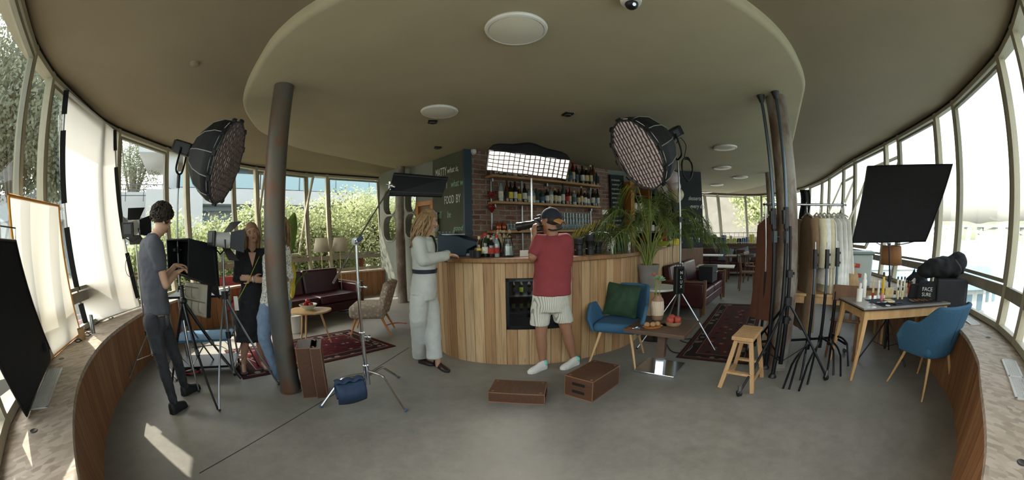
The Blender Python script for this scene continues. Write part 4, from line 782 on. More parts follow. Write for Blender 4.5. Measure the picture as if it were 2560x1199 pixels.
for i, (b0, t1, w_, mt) in enumerate((((0, 0, .3), (.1, -.1, 1.35), .02, 'leaf_plant'), ((.1, -.1, 1.2), (.32, -.25, 1.85), .12, 'leaf_plant'), ((.02, 0, .7), (.1, -.25, 1.22), .11, 'leaf_yellow'), ((0, 0, .8), (-.3, .1, 1.3), .11, 'leaf_plant'), ((.05, 0, .6), (.3, .1, .95), .09, 'leaf_plant'), ((.05, -.05, .55), (.12, -.3, 1.0), .09, 'leaf_yellow'))): leafm(b0, t1, w_, mt, 'leaf' if i else 'stem', rp_)
# blue tub chairs
def tub(loc, rz, lb):
    t = thing('blue_armchair', lb, 'armchair', loc, rz, 'blue upholstered tub chairs'); sh = MB()
    pth = resample(catmull([(-.30, -.24, 0), (-.305, -.1, 0), (-.29, .05, 0), (-.245, .2, 0), (-.14, .265, 0), (0, .28, 0), (.14, .265, 0), (.245, .2, 0), (.29, .05, 0), (.305, -.1, 0), (.30, -.24, 0)], 6), .02); NP = len(pth) - 1
    def sf(a, b):
        p = pth[round(a * NP)]; u = abs(a - .5) * 2; k = max(0, min(1, (u - .40) / .24)); k = k * k * (3 - 2 * k); k2 = max(0, min(1, (u - .78) / .22)); top = .855 * (1 - k) + (.675 - .16 * k2 ** 1.8) * k; z = .37 + (top - .37) * b
        return (p.x * (.84 + .24 * b), p.y * (.86 + .16 * b) + .11 * b * (1 - k) - .02 * (1 - b), z)
    sh.grid(sf, NP, 10); o = sh.build('shell', 'blue_fabric', t, sol=.04, ang=80); b_ = o.modifiers.new('bv', 'BEVEL'); b_.width = .014; b_.segments = 2; b_.limit_method = 'ANGLE'
    rbox((0, -.02, .425), (.50, .46, .11), 'seat', 'blue_fabric', t, .045)
    MB().tube([(0, .30, .5), (0, .345, .66), (0, .405, .83)], .0035, 6).build('seam', 'dark_blue', t)
    for x, y, x2, y2 in ((-.17, -.18, -.27, -.3), (.17, -.18, .27, -.3), (-.17, .17, -.26, .28), (.17, .17, .26, .28)): leg(t, (x, y, .38), (x2, y2, 0), .019, .011, 'oak')
    return t
c1 = tub((1.225, 3.97, 0), R(-30), 'blue tub armchair with green velvet cushion beside the bar front')
cu = MB().grid(lambda a, b: ((a - .5) * .44, .0, (b - .5) * .4), 18, 18); o = cu.build('velvet_cushion', 'green_velvet', ang=180)
me = o.data
def pillow(name, w, h, d, mt, seed=0, wr=.012):
    m_ = MB(); n_ = 16
    for s in (-1, 1):
        m_.grid(lambda a, b: ((a - .5) * w * (1 - .06 * math.sin(PI * b)), s * d * (max(0, math.sin(PI * a) * math.sin(PI * b))) ** .45 + wr * noise.noise(V((a * 6 + seed, b * 5, s))) * math.sin(PI * a) * math.sin(PI * b), (b - .5) * h * (1 - .06 * math.sin(PI * a))), n_, n_)
    return m_.build(name, mt, ang=180, fix=True)
bpy.data.objects.remove(o)
o = pillow('velvet_cushion', .42, .40, .07, 'green_velvet', 3, .03); m4 = Matrix.Translation(c1.location) @ Matrix.Rotation(R(-30), 4, 'Z'); o.matrix_world = m4 @ Matrix.Translation((-.01, .13, .685)) @ Matrix.Rotation(R(-16), 4, 'X') @ Matrix.Rotation(R(5), 4, 'Y'); tag(o, 'dark green velvet cushion leaning in the blue armchair', 'cushion')
tub((3.86, 1.60, 0), R(165), 'blue tub armchair seen from behind near the right-hand bench')
# round side table and palm
st_c = at(1640, 737, 5.05).xy.to_3d(); st = thing('side_table', 'round pale side table carrying the palm pot', 'table', st_c)
MB().lathe([(.3, .70), (.31, .71), (.305, .73), (.002, .73)], n=40).build('tabletop', 'white_plastic', st); MB().cyl((0, 0, .02), (0, 0, .7), .022).build('pole', 'black_metal', st); MB().lathe([(.2, 0), (.2, .012), (.03, .03)], n=28).build('base', 'black_metal', st)
pp = thing('potted_palm', 'tall feathery palm in a grey pot beside the bar', 'potted palm', at(1619, 737, 5.0).xy.to_3d() + V((0, 0, .732))); plain('grey_pot', '#7b7570', .85, var=.1, scale=10); plain('palm_stem', '#77833c', .5, var=.2); plain('palm_green', '#4c5e28', .5, var=.45, scale=5); plain('palm_yellow', '#a09238', .5, var=.3)
MB().lathe([(.105, 0), (.11, .02), (.145, .27), (.155, .27), (.157, .31), (.145, .31), (.135, .26), (.002, .25)], n=32).build('pot', 'grey_pot', pp); random.seed(17)
mx_ = Matrix.Rotation(0, 3, 'Z')
fronds = [(-1.1, .1, .8, .6, 1), (-.8, -.2, 1.05, .75, 0), (-.35, .2, 1.45, .35, 0), (-.95, .3, .65, .7, 0), (-.5, -.4, .85, .8, 0), (.55, -.3, .8, .8, 0), (1.1, .1, .7, .8, 0), (.2, -.6, .9, .7, 0), (-.25, .1, 1.5, .9, 1), (.1, -.1, 1.5, .2, 0), (.45, .2, 1.35, .4, 0), (.95, -.1, 1.05, .6, 0), (1.25, .3, .8, .7, 0), (-1.25, -.3, .62, .7, 0), (-.6, .5, 1.05, .55, 0), (.7, -.5, .95, .7, 0), (.3, .6, 1.2, .4, 0), (-1.0, .4, .8, .8, 0), (1.05, -.5, .6, .75, 0), (-.15, -.55, 1.2, .6, 0), (.6, .5, 1.3, .5, 0), (-.7, -.5, .7, .8, 0), (0, .5, 1.0, .5, 0), (.9, .45, 1.0, .6, 0)]
for k, (dx, dy, hh, droop, yl) in enumerate(fronds):
    p0 = V((random.uniform(-.05, .05), random.uniform(-.05, .05), .25)); top_ = V((dx * .5, dy * .45, .28 + hh * .72)); end = V((dx * .98, dy * .85, .28 + hh * (.78 - droop * .45)))
    sp_ = catmull([p0, p0.lerp(top_, .5) + V((-dx * .1, 0, .08)), top_, top_.lerp(end, .6) + V((0, 0, .06)), end], 6); n_ = len(sp_)
    f = MB().tube(sp_, [.011 * (1 - .75 * i / n_) for i in range(n_)], 6).build('frond_stem', 'palm_yellow' if yl else 'palm_stem', pp); lv = MB(); i0 = int(n_ * .38); vs = []; fs = []
    for j in range(40):
        q = i0 + (n_ - 1 - i0) * j / 40; i = min(int(q), n_ - 2); c_ = sp_[i].lerp(sp_[i + 1], q - i); tg = (sp_[i + 1] - sp_[i]).normalized(); sd = tg.cross(V((0, 0, 1))); sd = (sd if sd.length > .05 else V((1, 0, 0))).normalized()
        L_ = random.uniform(.24, .36) * math.sin(PI * (.15 + .8 * j / 40)) ** .7
        for s in (-1, 1):
            dr = (sd * s * .8 + tg * .75 + V((random.uniform(-.12, .12), random.uniform(-.12, .12), -.12 + random.uniform(-.3, .3)))).normalized(); a = c_ + dr * L_ * .5 + V((0, 0, .01)); b = c_ + dr * L_ + V((0, 0, -.16 * L_ / .3)); wv = tg * .006
            m = len(vs); vs += [c_ - wv * .5, c_ + wv * .5, a + wv, a - wv, b]; fs += [(m, m + 1, m + 2, m + 3), (m + 3, m + 2, m + 4)]
    lv.add(vs, fs).build('leaflets', 'palm_yellow' if yl else 'palm_green', f, ang=0)
# square pedestal table
qt = thing('square_table', 'low square dark-wood pedestal table with polished steel foot', 'table', (1.59, 3.53, 0), R(-42)); ZQ = .50
MB().box((0, 0, .012), (.46, .46, .024)).build('base_plate', 'chrome', qt, ang=0, bev=.003); MB().box((0, 0, .27), (.085, .085, .46)).build('pedestal', 'dark_wood', qt, ang=0); MB().box((0, 0, .08), (.09, .09, .12)).build('pedestal_collar', 'chrome', qt, ang=0)
MB().box((0, 0, ZQ - .02), (.66, .66, .04)).build('tabletop', 'dark_wood', qt, ang=0, bev=.004)
def qp(px, py, z=ZQ): return hz(px, py, z)
vb_ = qp(1642, 797); vs_ = thing('ribbed_vase', 'ribbed cream and terracotta vase holding two succulent stems', 'vase', vb_); plain('cream_ceramic', '#c9b49c', .5); plain('brown_ceramic', '#8f7156', .5)
def ribbed(prof, n, amp, z0, z1):
    m_ = MB(); m_.rings([[V(((r + (amp * (abs(math.sin(n * k * PI / (n * 8))) - .5) if z0 <= z <= z1 else 0)) * math.cos(2 * PI * k / (n * 8)), (r + (amp * (abs(math.sin(n * k * PI / (n * 8))) - .5) if z0 <= z <= z1 else 0)) * math.sin(2 * PI * k / (n * 8)), z)) for k in range(n * 8)] for r, z in prof]); return m_
m_ = MB(); NN = 22 * 6; pf = [(.072, .05), (.076, .07), (.076, .15), (.07, .2), (.066, .215)]
m_.rings([[V(((r - .004 * (1 - abs(math.sin(22 * PI * k / NN)))) * math.cos(2 * PI * k / NN), (r - .004 * (1 - abs(math.sin(22 * PI * k / NN)))) * math.sin(2 * PI * k / NN), z)) for k in range(NN)] for r, z in pf]); m_.build('body', 'cream_ceramic', vs_)
MB().lathe([(.06, 0), (.066, .02), (.0745, .052)], n=30).build('foot', 'brown_ceramic', vs_); MB().lathe([(.068, .213), (.062, .235), (.042, .255), (.04, .275), (.044, .282), (.036, .282), (.034, .262), (.002, .255)], n=30).build('neck', 'brown_ceramic', vs_)
ss = thing('succulent_stems', 'two cut succulent rosettes, one green one pink, standing in the ribbed vase', 'flowers', vb_ + V((0, 0, .2))); plain('succulent_green', '#7f9a74', .6); plain('succulent_pink', '#b0685c', .6)
for dx, dz, r_, mt in ((.035, .24, .055, 'succulent_green'), (-.03, .27, .04, 'succulent_green'), (-.055, .30, .035, 'succulent_pink')):
    s_ = MB().tube([(dx * .3, 0, 0), (dx * .7, 0, dz * .6), (dx, 0, dz)], .005, 6).build('stem', 'palm_stem', ss); rs_ = MB()
    for ring, (n_, el) in enumerate(((8, 10), (7, 40), (5, 70))):
        for k in range(n_):
            a = 2 * PI * (k + .5 * ring) / n_; d = V((math.cos(a) * math.cos(R(el)), math.sin(a) * math.cos(R(el)), math.sin(R(el)))); rs_.sph(V((dx, 0, dz)) + d * r_ * .55, (r_ * .5, r_ * .28, r_ * .14), 8, 5, d.to_track_quat('X', 'Z').to_matrix())
    rs_.build('rosette', mt, s_)
p = qp(1631, 818); o = MB().lathe([(.08, 0), (.085, .006), (.1, .018), (.095, .018), (.08, .01), (.002, .008)], n=30).xf(Matrix.Diagonal((1.15, .6, 1, 1))).build('oval_tray', 'orange_wood'); o.location = p; tag(o, 'small brown oval tray with three round pastries', 'tray')
plain('walnut_skin', '#a07a52', .8, var=.3, scale=60, bump=.5)
for k, dx in enumerate((-.062, 0, .058)):
    o = MB().sph((0, 0, .033), (.032, .03, .026), 14, 9).build('round_pastry', 'walnut_skin'); o.location = p + V((dx, .012 * (k != 1), 0)); tag(o, ('left', 'middle', 'right')[k] + ' round brown pastry on the oval tray', 'pastry', 'pastries on the tray')
p = qp(1682, 812); o = MB().lathe([(.07, 0), (.085, .015), (.09, .04), (.085, .042), (.078, .02), (.002, .012)], n=30).build('fruit_dish', 'brown_ceramic'); o.location = p; tag(o, 'shallow brown dish of coral red fruit on the square table', 'bowl')
for k, (dx, dy, dz) in enumerate(((-.043, -.012, 0), (.043, -.01, 0), (.0, .045, .012))):
    o = MB().lathe([(.003, -1), (.6, -.85), (1, -.1), (.9, .5), (.45, .85), (.1, .8)], n=18).xf(Matrix.Scale(.042, 4)).build('coral_fruit', 'pomegranate'); o.location = p + V((dx, dy, .058 + dz)); tag(o, ('left', 'right', 'rear')[k] + ' coral red fruit in the shallow dish', 'fruit', 'fruit in the shallow dish')
p = qp(1582, 820); ks = thing('key_bunch', 'silver keys with a red tag on the square table corner', 'keys', p); MB().tube([V((.02 * math.cos(a), .02 * math.sin(a), .004)) for a in [k * PI / 8 for k in range(17)]], .002, 6).build('ring', 'chrome', ks)
for k in range(3): MB().box((.04 + .01 * k, -.015 + .015 * k, .005 + .002 * k), (.055, .012, .003), RZ(-.3 + .3 * k)).build('key', 'chrome', ks, ang=0)
MB().box((-.04, 0, .005), (.04, .02, .004)).build('tag', 'red_paint', ks, ang=0)
# wooden stool
ws = thing('step_stool', 'rough pine step stool beside the wheeled black stand', 'stool', (2.24, 2.86, 0), R(40)); ZW = .53
MB().box((0, 0, ZW - .018), (.48, .22, .036)).build('seat', 'pine', ws, ang=0, bev=.006)
lp = {}
for sx in (-1, 1):
    for sy in (-1, 1):
        a = V((sx * .17, sy * .07, ZW - .03)); b = V((sx * .225, sy * .17, 0)); lp[sx, sy] = (a, b); MB().bar(a, b, .042, .034, (1, 0, 0)).build('leg', 'pine', ws, ang=0, bev=.003)
def lpz(sx, sy, z): a, b = lp[sx, sy]; return a.lerp(b, (a.z - z) / (a.z - b.z))
for s in (-1, 1): MB().bar(lpz(s, -1, .17), lpz(s, 1, .17), .05, .022, (0, 0, 1)).build('rung', 'pine', ws, ang=0)
for s in (-1, 1): MB().bar(lpz(-1, s, .1), lpz(1, s, .1), .02, .035, (0, 0, 1)).build('side_rail', 'pine', ws, ang=0)
MB().bar(V((-.17, 0, ZW - .06)), V((.17, 0, ZW - .06)), .12, .03).build('apron', 'pine', ws, ang=0)
# make-up table
ZM = .74; q0, q1, q2, q3 = hz(2160, 771, ZM), hz(2376, 756, ZM), None, hz(2114, 733, ZM)
ex = (q1 - q0).normalized(); LX = min((q1 - q0).length, 1.5); ey = V((-ex.y, ex.x, 0)); LY = .68
mt_ = thing('makeup_table', 'oak-legged table with dark edge covered in make-up', 'table', (q0 + ex * LX / 2 + ey * LY / 2).xy.to_3d(), math.atan2(ex.y, ex.x)); plain('table_laminate', '#8b8378', .3); plain('dark_edge', '#2a2220', .5)
MB().box((0, 0, ZM - .008), (LX, LY, .016)).build('tabletop', 'table_laminate', mt_, ang=0); MB().box((0, 0, ZM - .022), (LX + .004, LY + .004, .014)).build('edge_band', 'dark_edge', mt_, ang=0); MB().box((0, -LY / 2 + .05, ZM - .08), (LX - .16, .022, .09)).box((0, LY / 2 - .05, ZM - .08), (LX - .16, .022, .09)).box((-LX / 2 + .06, 0, ZM - .08), (.022, LY - .1, .09)).box((LX / 2 - .06, 0, ZM - .08), (.022, LY - .1, .09)).build('apron', 'oak', mt_, ang=0)
for sx in (-1, 1):
    for sy in (-1, 1): MB().bar((sx * (LX / 2 - .06), sy * (LY / 2 - .05), ZM - .03), (sx * (LX / 2 + .02), sy * (LY / 2 - .01), 0), .06, .05, (0, 1, 0), .028, .028).build('leg', 'oak', mt_, ang=0, bev=.004)
def mp_(x, y, z=0): return mt_.matrix_basis @ V((x, y, ZM + z))
plain('navy_cloth', '#1f2733', .9, bump=.2, scale=30); o = MB().box((0, 0, .002), (.95, .42, .004)).build('brush_cloth', 'navy_cloth', ang=0); o.location = mp_(.08, -.08); o.rotation_euler.z = mt_.rotation_euler.z + .05; tag(o, 'dark navy cloth spread on the make-up table', 'cloth')
HX = LX / 2
def mk(name, prof, mt, px, py, lb, cat, group=None, caps=None, n=16):
    p = hz(px, py, ZM); t = thing(name, lb, cat, p, 0, group); MB().lathe(prof, n=n).build('body', mt, t)
    if caps: MB().lathe(caps[0], n=n).build('cap', caps[1], t)
mk('white_bottle', [(.038, 0), (.038, .13), (.015, .14), (.015, .15)], 'white_plastic', 2147, 752, 'squat white bottle at the left front of the make-up table', 'bottle', caps=([(.02, .145), (.02, .19), (.004, .2)], 'white_metal'))
mk('white_bottle', [(.032, 0), (.032, .19), (.02, .21)], 'white_plastic', 2158, 742, 'taller white spray bottle behind the squat one', 'bottle', caps=([(.022, .2), (.022, .25), (.01, .27)], 'white_plastic'))
mk('makeup_tube', [(.014, 0), (.016, .05), (.014, .2)], 'l_cream', 2181, 742, 'cream tube beside the white bottles', 'tube', caps=([(.015, .0), (.016, .05)], 'l_red')); mk('makeup_tube', [(.016, 0), (.016, .2)], 'l_white', 2194, 745, 'white slim tube left of the yellow bottle', 'tube', caps=([(.017, 0), (.017, .04)], 'white_plastic'))
plain('yellow_bottle', '#c9a32c', .35); mk('yellow_bottle', [(.02, 0), (.021, .17), (.016, .24)], 'yellow_bottle', 2205, 745, 'tall yellow tube with black cap', 'tube', caps=([(.016, .24), (.016, .28), (.012, .29)], 'black_plastic')); mk('pink_jar', [(.018, 0), (.018, .07), (.014, .08)], plain('pink_glass', '#b56a78', .3), 2203, 752, 'small pink bottle before the yellow tube', 'bottle')
for k, (px, h_, c_) in enumerate(((2241, .2, 'l_white'), (2250, .2, 'l_white'), (2258, .2, 'l_white'), (2243, .1, 'l_cream'), (2254, .1, 'l_cream'), (2263, .16, 'l_cream'), (2270, .15, 'l_red'))): mk('foundation_bottle', [(.014, 0), (.014, h_)], c_, px, 742 if h_ > .12 else 748, 'slim make-up bottle, %s of the upright row at the table middle' % ORD[k], 'bottle', 'row of slim make-up bottles', ([(.011, h_), (.011, h_ + .03)], 'black_plastic'), 10)
p = hz(2222, 742, ZM); o = MB().box((0, 0, .05), (.12, .1, .1), RZ(.4)).build('kraft_box', 'l_cream', ang=0); o.location = p; tag(o, 'open small kraft box behind the cloth', 'box')
p = hz(2287, 745, ZM); o = MB().rings([[V((x * (1 - .25 * z / .16), y, z)) for x, y in ((-.1, -.03), (.1, -.03), (.1, .03), (-.1, .03))] for z in (0, .1, .16)]).build('vanity_bag', 'black_cloth', ang=30, bev=.015, fix=True); o.location = p; o.rotation_euler.z = -1.0; tag(o, 'dark zipped vanity bag left of the lettered pouch', 'bag')
p = hz(2314, 748, ZM); pch = thing('lettered_pouch', 'black pouch lettered FACE in white on the make-up table', 'pouch', p, R(-58)); MB().rings([[V((x * (1 - .3 * (z / .2) ** 3), y * (1 - .6 * z / .2), z)) for x, y in ((-.13, -.04), (-.1, -.06), (.1, -.06), (.13, -.04), (.13, .04), (-.13, .04))] for z in (0, .08, .15, .2)]).build('bag', 'black_cloth', pch, ang=50, fix=True)
text('FACE', .06, 'chalk', pch, (-.07, -.062, .1), (R(84), 0, 0), 'lettering'); text('SURE', .055, 'chalk', pch, (-.07, -.067, .045), (R(84), 0, 0), 'lettering')
random.seed(4)
def onm(u, v, z=0): return mp_(u, v, z)
for k in range(16):
    t = thing('makeup_brush', 'slim make-up brush, %s from the left in the brush roll' % ORD[k], 'brush', onm(.12 + k * .024, -.14 + .004 * (k % 3), .006), mt_.rotation_euler.z + PI / 2 + random.uniform(-.12, .12), 'brushes in the roll'); MB().cyl((-.07, 0, .006), (.05, 0, .009), .0045, .003, 6).build('handle', ('black_metal', 'steel', 'orange_wood')[k % 3], t); MB().sph((-.085, 0, .008), (.018, .007, .006), 8, 5).build('bristles', 'b_amber', t)
for k in range(7):
    t = thing('makeup_pencil', 'loose cosmetic pencil, %s in the pile left of the brush roll' % ORD[k], 'pencil', onm(-.42 + k * .05 + random.uniform(-.02, .02), -.22 + random.uniform(-.02, .1), .006), random.uniform(0, 3), 'loose pencils'); MB().cyl((-.08, 0, .006), (.06, 0, .006), .006, .006, 8).build('barrel', ('black_plastic', 'black_plastic', 'white_plastic')[k % 3], t); MB().cyl((.06, 0, .006), (.08, 0, .006), .006, .001, 8).build('tip', 'l_dark', t)
o = MB().tube([V((.025 * math.cos(a), .025 * math.sin(a), .006)) for a in [k * PI / 8 for k in range(17)]], .004, 6).build('scrunchie_ring', 'white_plastic'); o.location = onm(-.3, -.28); tag(o, 'white loop ring at the table front edge', 'ring')
o = MB().box((0, 0, .01), (.14, .1, .02)).build('powder_palette', 'l_cream', ang=0, bev=.004); o.location = onm(-.16, -.08, .004); o.rotation_euler.z = 1; tag(o, 'small beige powder palette on the navy cloth', 'palette')
# bags and case on the right ledge
t = thing('equipment_case', 'hard black equipment case on the right window ledge', 'case', hz(2368, 772, ZS), R(-52)); MB().box((0, 0, .17), (.42, .24, .34)).build('shell', 'black_soft', t, ang=0, bev=.02); MB().box((.22, 0, .17), (.03, .2, .28)).build('side_frame', 'black_plastic', t, ang=0, bev=.01); MB().cyl((.2, -.09, .02), (.2, -.09, .33), .012).build('trolley_bar', 'steel', t); MB().cyl((.2, .09, .02), (.2, .09, .33), .012).build('trolley_bar', 'steel', t)
bg_ = thing('rucksack', 'soft black rucksack heaped on top of the equipment case', 'bag', hz(2368, 772, ZS) + V((-.02, .1, .345)), R(-52)); m_ = MB(); m_.sph((0, 0, .1), (.32, .15, .12), 20, 12).sph((.2, 0, .16), (.14, .12, .12), 16, 10).sph((-.22, .02, .06), (.16, .13, .08), 16, 10)
def remesh(o, vox, sm=6, dis=0, dsc=.08):
    q = o.modifiers.new('r', 'REMESH'); q.mode = 'VOXEL'; q.voxel_size = vox; q.use_smooth_shade = True
    if sm: q = o.modifiers.new('s', 'SMOOTH'); q.factor = .5; q.iterations = sm
    if dis:
        tx = bpy.data.textures.get('folds%g' % dsc) or bpy.data.textures.new('folds%g' % dsc, 'CLOUDS'); tx.noise_scale = dsc; tx.noise_depth = 1
        q = o.modifiers.new('d', 'DISPLACE'); q.texture = tx; q.strength = dis; q.mid_level = .5
    return o
remesh(m_.build('bag_body', 'black_cloth', bg_), .02, 3, .04); MB().tube(catmull([(.12, -.13, .2), (.2, -.16, .1), (.16, -.14, .0)], 6), .012, 6, flat=.4).build('strap', 'black_soft', bg_)
pb_ = hz(2290, 726, ZS) ; b2_ = thing('tote_bag', 'black bag with two pointed flaps left of the rucksack', 'bag', pb_, R(-50)); m_ = MB(); m_.sph((0, 0, .12), (.2, .12, .14), 16, 10); remesh(m_.build('bag_body', 'black_cloth', b2_), .02, 3, .03)
for x in (-.08, .02): MB().add([(x - .05, 0, .2), (x + .05, 0, .2), (x + .03, .01, .32), (x, -.03, .2)], [(0, 1, 2), (0, 3, 2), (3, 1, 2)]).build('flap', 'black_cloth', b2_, ang=0)
# grilles
def grille(c, rz, L_, lb):
    t = thing('vent_grille', lb, 'vent grille', c, rz, 'white grilles in the ledge'); f = MB().box((0, -L_ / 2 + .006, .004), (.14, .012, .008)).box((0, L_ / 2 - .006, .004), (.14, .012, .008)).box((-.062, 0, .004), (.016, L_, .008)).box((.062, 0, .004), (.016, L_, .008)).box((0, 0, .004), (.13, .02, .008)); f.build('frame', 'white_metal', t, ang=0)
    s_ = MB(); n_ = int(L_ / .022)
    for k in range(n_): s_.box((0, -L_ / 2 + .02 + k * (L_ - .03) / n_, .004), (.125, .009, .006))
    for k in range(6): s_.box((-.05 + k * .02, 0, .0035), (.005, L_ - .02, .005))
    s_.build('slats', 'white_metal', t, ang=0); MB().box((0, 0, .0008), (.13, L_ - .01, .0015)).build('shadow_well', 'black_plastic', t, ang=0); return t
def two(a, b): d = b - a; return (a + b) / 2, math.atan2(d.y, d.x) - PI / 2, d.length
for a, b, lb in (((97, 1022), (140, 922), 'white slotted grille in the left ledge near the black flag'), ((2560, 1000), (2520, 900), 'white slotted grille in the right ledge at the picture edge'), ((2412, 792), (2428, 804), 'small white grille in the right ledge under the equipment case')):
    A_, B_ = hz(*a, ZS + .001), hz(*b, ZS + .001); c_, r_, l_ = two(A_, B_); grille(V((c_.x, c_.y, ZS + .001)), r_, max(l_, .5), lb)
for px, py, lb in ((153, 896, 'dark round cable hole in the left ledge'), (2470, 843, 'dark round cable hole in the right ledge'), (2554, 1155, 'dark round cable hole at the lower right corner'), (83, 1076, 'round cable hole beside the sunlit patch')):
    p = hz(px, py, ZS + .0012); o = MB().lathe([(.03, 0), (.024, .002), (.022, .0005), (.001, .0005)], n=20).build('cable_hole', 'dark_edge'); o.location = p; tag(o, lb, 'cable hole', 'cable holes in the ledge')
# rear seating area seen past the bar
FS = sofa((7.0, 10.2, 0), R(-35), 2.6, 'distant burgundy bench sofa with two grey cushions under the far windows')
for px, lb, rot in ((1806, 'rounded grey cushion lying on the distant sofa, left one', .2), (1835, 'square grey cushion standing on the distant sofa, right one', -.25)):
    o = pillow('sofa_cushion', .5, .48, .09, 'grey_cushion', px); p = FS.matrix_basis @ V((-.15 if px == 1806 else .45, .5, .66)); o.location = p; o.rotation_euler = (R(-14), rot, R(-35)); tag(o, lb, 'cushion', 'grey cushions on the far sofa')
rl = thing('book_rail', 'white wire rail holding magazines and boxes before the far windows', 'rail', at(1830, 600, 14.2).xy.to_3d(), R(-35)); m_ = MB()
for z in (1.02, 1.22, 1.38): m_.cyl((-1.9, 0, z), (2.0, 0, z), .012, .012, 6)
m_.build('long_wires', 'white_metal', rl)
for k in range(22): MB().cyl((-1.9 + k * .18, 0, .98), (-1.9 + k * .18, 0, 1.38), .008, .008, 5).build('upright_wire', 'white_metal', rl)
MB().box((.05, .15, .96), (4.0, .32, .04)).build('ledge', 'brown_wood', rl, ang=0); MB().box((.05, .15, .47), (3.9, .2, .94)).build('front', 'dark_wood', rl, ang=0)
random.seed(31); x = -1.8; k = 0
while x < 1.9 and k < 24:
    w_ = random.uniform(.1, .22); h_ = random.uniform(.16, .34); c_ = random.choice(['l_blue', 'l_yellow', 'l_white', 'l_dark', 'blue_fabric', 'l_blue', 'l_lime', 'l_cream']); o = MB().box((0, 0, h_ / 2), (w_ * .9, .18, h_)).build('magazine_box', c_, ang=0); o.location = rl.matrix_basis @ V((x + w_ / 2, .14, .98)); o.rotation_euler.z = R(-35); tag(o, 'small box or magazine stack, %s from the left behind the wire rail' % ORD[k], 'box', 'boxes behind the wire rail'); x += w_; k += 1
for px, d, z, w_, lb in ((1775, 11.2, .75, .8, 'far small white table end beside the bar end panel'), (1790, 9.2, .62, .95, 'pale rectangular table behind the right sofa')):
    c_ = at(px, 620, d); t = thing('cafe_table', lb, 'table', (c_.x, c_.y, 0), R(-38)); MB().box((0, 0, z), (w_, .6, .03)).build('tabletop', 'white_plastic', t, ang=0, bev=.01); MB().cyl((0, 0, 0), (0, 0, z), .03).build('pole', 'black_metal', t); MB().box((0, 0, .015), (.45, .4, .03)).build('base', 'black_metal', t, ang=0)
c_ = at(1770, 680, 7.7); t = thing('flight_case', 'dark grey case standing on the right burgundy sofa', 'case', (c_.x, c_.y, .455), R(46)); MB().box((0, 0, .16), (.5, .3, .32)).build('shell', 'black_soft', t, ang=0, bev=.01)
MB().tube([(-.08, -.16, .2), (-.08, -.19, .2), (.08, -.19, .2), (.08, -.16, .2)], .008, 6).build('handle', 'steel', t)
def chair(loc, rz, lb, mt='brown_wood', group=None, h=.86):
    t = thing('wooden_chair', lb, 'chair', loc, rz, group); MB().box((0, 0, .45), (.4, .4, .03)).build('seat', mt, t, ang=0, bev=.01)
    for x, y, z1 in ((-.17, -.17, .44), (.17, -.17, .44)): MB().bar((x, y, z1), (x * 1.12, y * 1.15, 0), .035, .035, (0, 1, 0)).build('leg', mt, t, ang=0)
    for x in (-.17, .17): MB().tube([(x * 1.1, .22, 0), (x, .18, .45), (x, .24, h)], .018, 6).build('leg', mt, t)
    MB().box((0, .235, h - .08), (.38, .03, .18)).build('backrest', mt, t, ang=0, bev=.01)
    for x in (-.07, .07): MB().bar((x, .19, .46), (x, .23, h - .15), .035, .015, (0, 1, 0)).build('slat', mt, t, ang=0)
    return t
for px, d, rz, lb in ((1868, 9.6, 60, 'brown wooden chair left of the clothes rail, nearest of its group'), (1880, 11.0, 30, 'brown wooden chair behind the nearest one by the rail'), (1862, 12.2, 100, 'farthest brown wooden chair before the back sofa')): c_ = at(px, 700, d); chair((c_.x, c_.y, 0), R(rz), lb, group='brown chairs in the back room')
c_ = at(1866, 650, 11.2); t = thing('dining_table', 'cluttered wooden table among the brown chairs', 'table', (c_.x, c_.y, 0), R(-40)); MB().box((0, 0, .73), (1.3, .75, .04)).build('tabletop', 'brown_wood', t, ang=0)
for sx in (-1, 1):
    for sy in (-1, 1): MB().box((sx * .58, sy * .32, .355), (.05, .05, .71)).build('leg', 'brown_wood', t, ang=0)
random.seed(6)
for k in range(5): o = MB().box((0, 0, .02), (.3, .22, .04)).build('folder', random.choice(['l_white', 'l_dark', 'l_blue']), ang=0); o.location = c_.xy.to_3d() + V((random.uniform(-.4, .4), random.uniform(-.25, .25), .75)); o.rotation_euler.z = k; tag(o, 'folder on the cluttered back table, %s of five' % ORD[k], 'folder', 'folders on the back table')
# tables and chairs behind the clothes rail on the right
for px, py, rz, LX_, lb in ((2045, 880, -50, 1.3, 'yellowish oak table under the hanging white clothes'), (2120, 790, -45, 1.2, 'brown table piled with boxes behind the make-up table')):
    c_ = at(px, 700, 5.0 if px < 2100 else 5.7); t = thing('work_table', lb, 'table', (c_.x, c_.y, 0), R(rz)); MB().box((0, 0, .73), (LX_, .6, .03)).build('tabletop', 'oak' if px < 2100 else 'brown_wood', t, ang=0); MB().box((0, -.26, .67), (LX_ - .1, .02, .09)).build('apron', 'oak', t, ang=0)
    for sx in (-1, 1):
        for sy in (-1, 1): MB().bar((sx * (LX_ / 2 - .06), sy * .25, .72), (sx * (LX_ / 2 - .02), sy * .28, 0), .055, .05, (0, 1, 0), .03, .03).build('leg', 'oak', t, ang=0)
for px, d, rz, lb in ((2125, 4.9, 120, 'light brown chair between the clothes rail and make-up table'), (2245, 5.6, -160, 'brown chair behind the make-up table near the window')): c_ = at(px, 700, d); chair((c_.x, c_.y, 0), R(rz), lb, 'brown_wood', 'chairs by the make-up table')
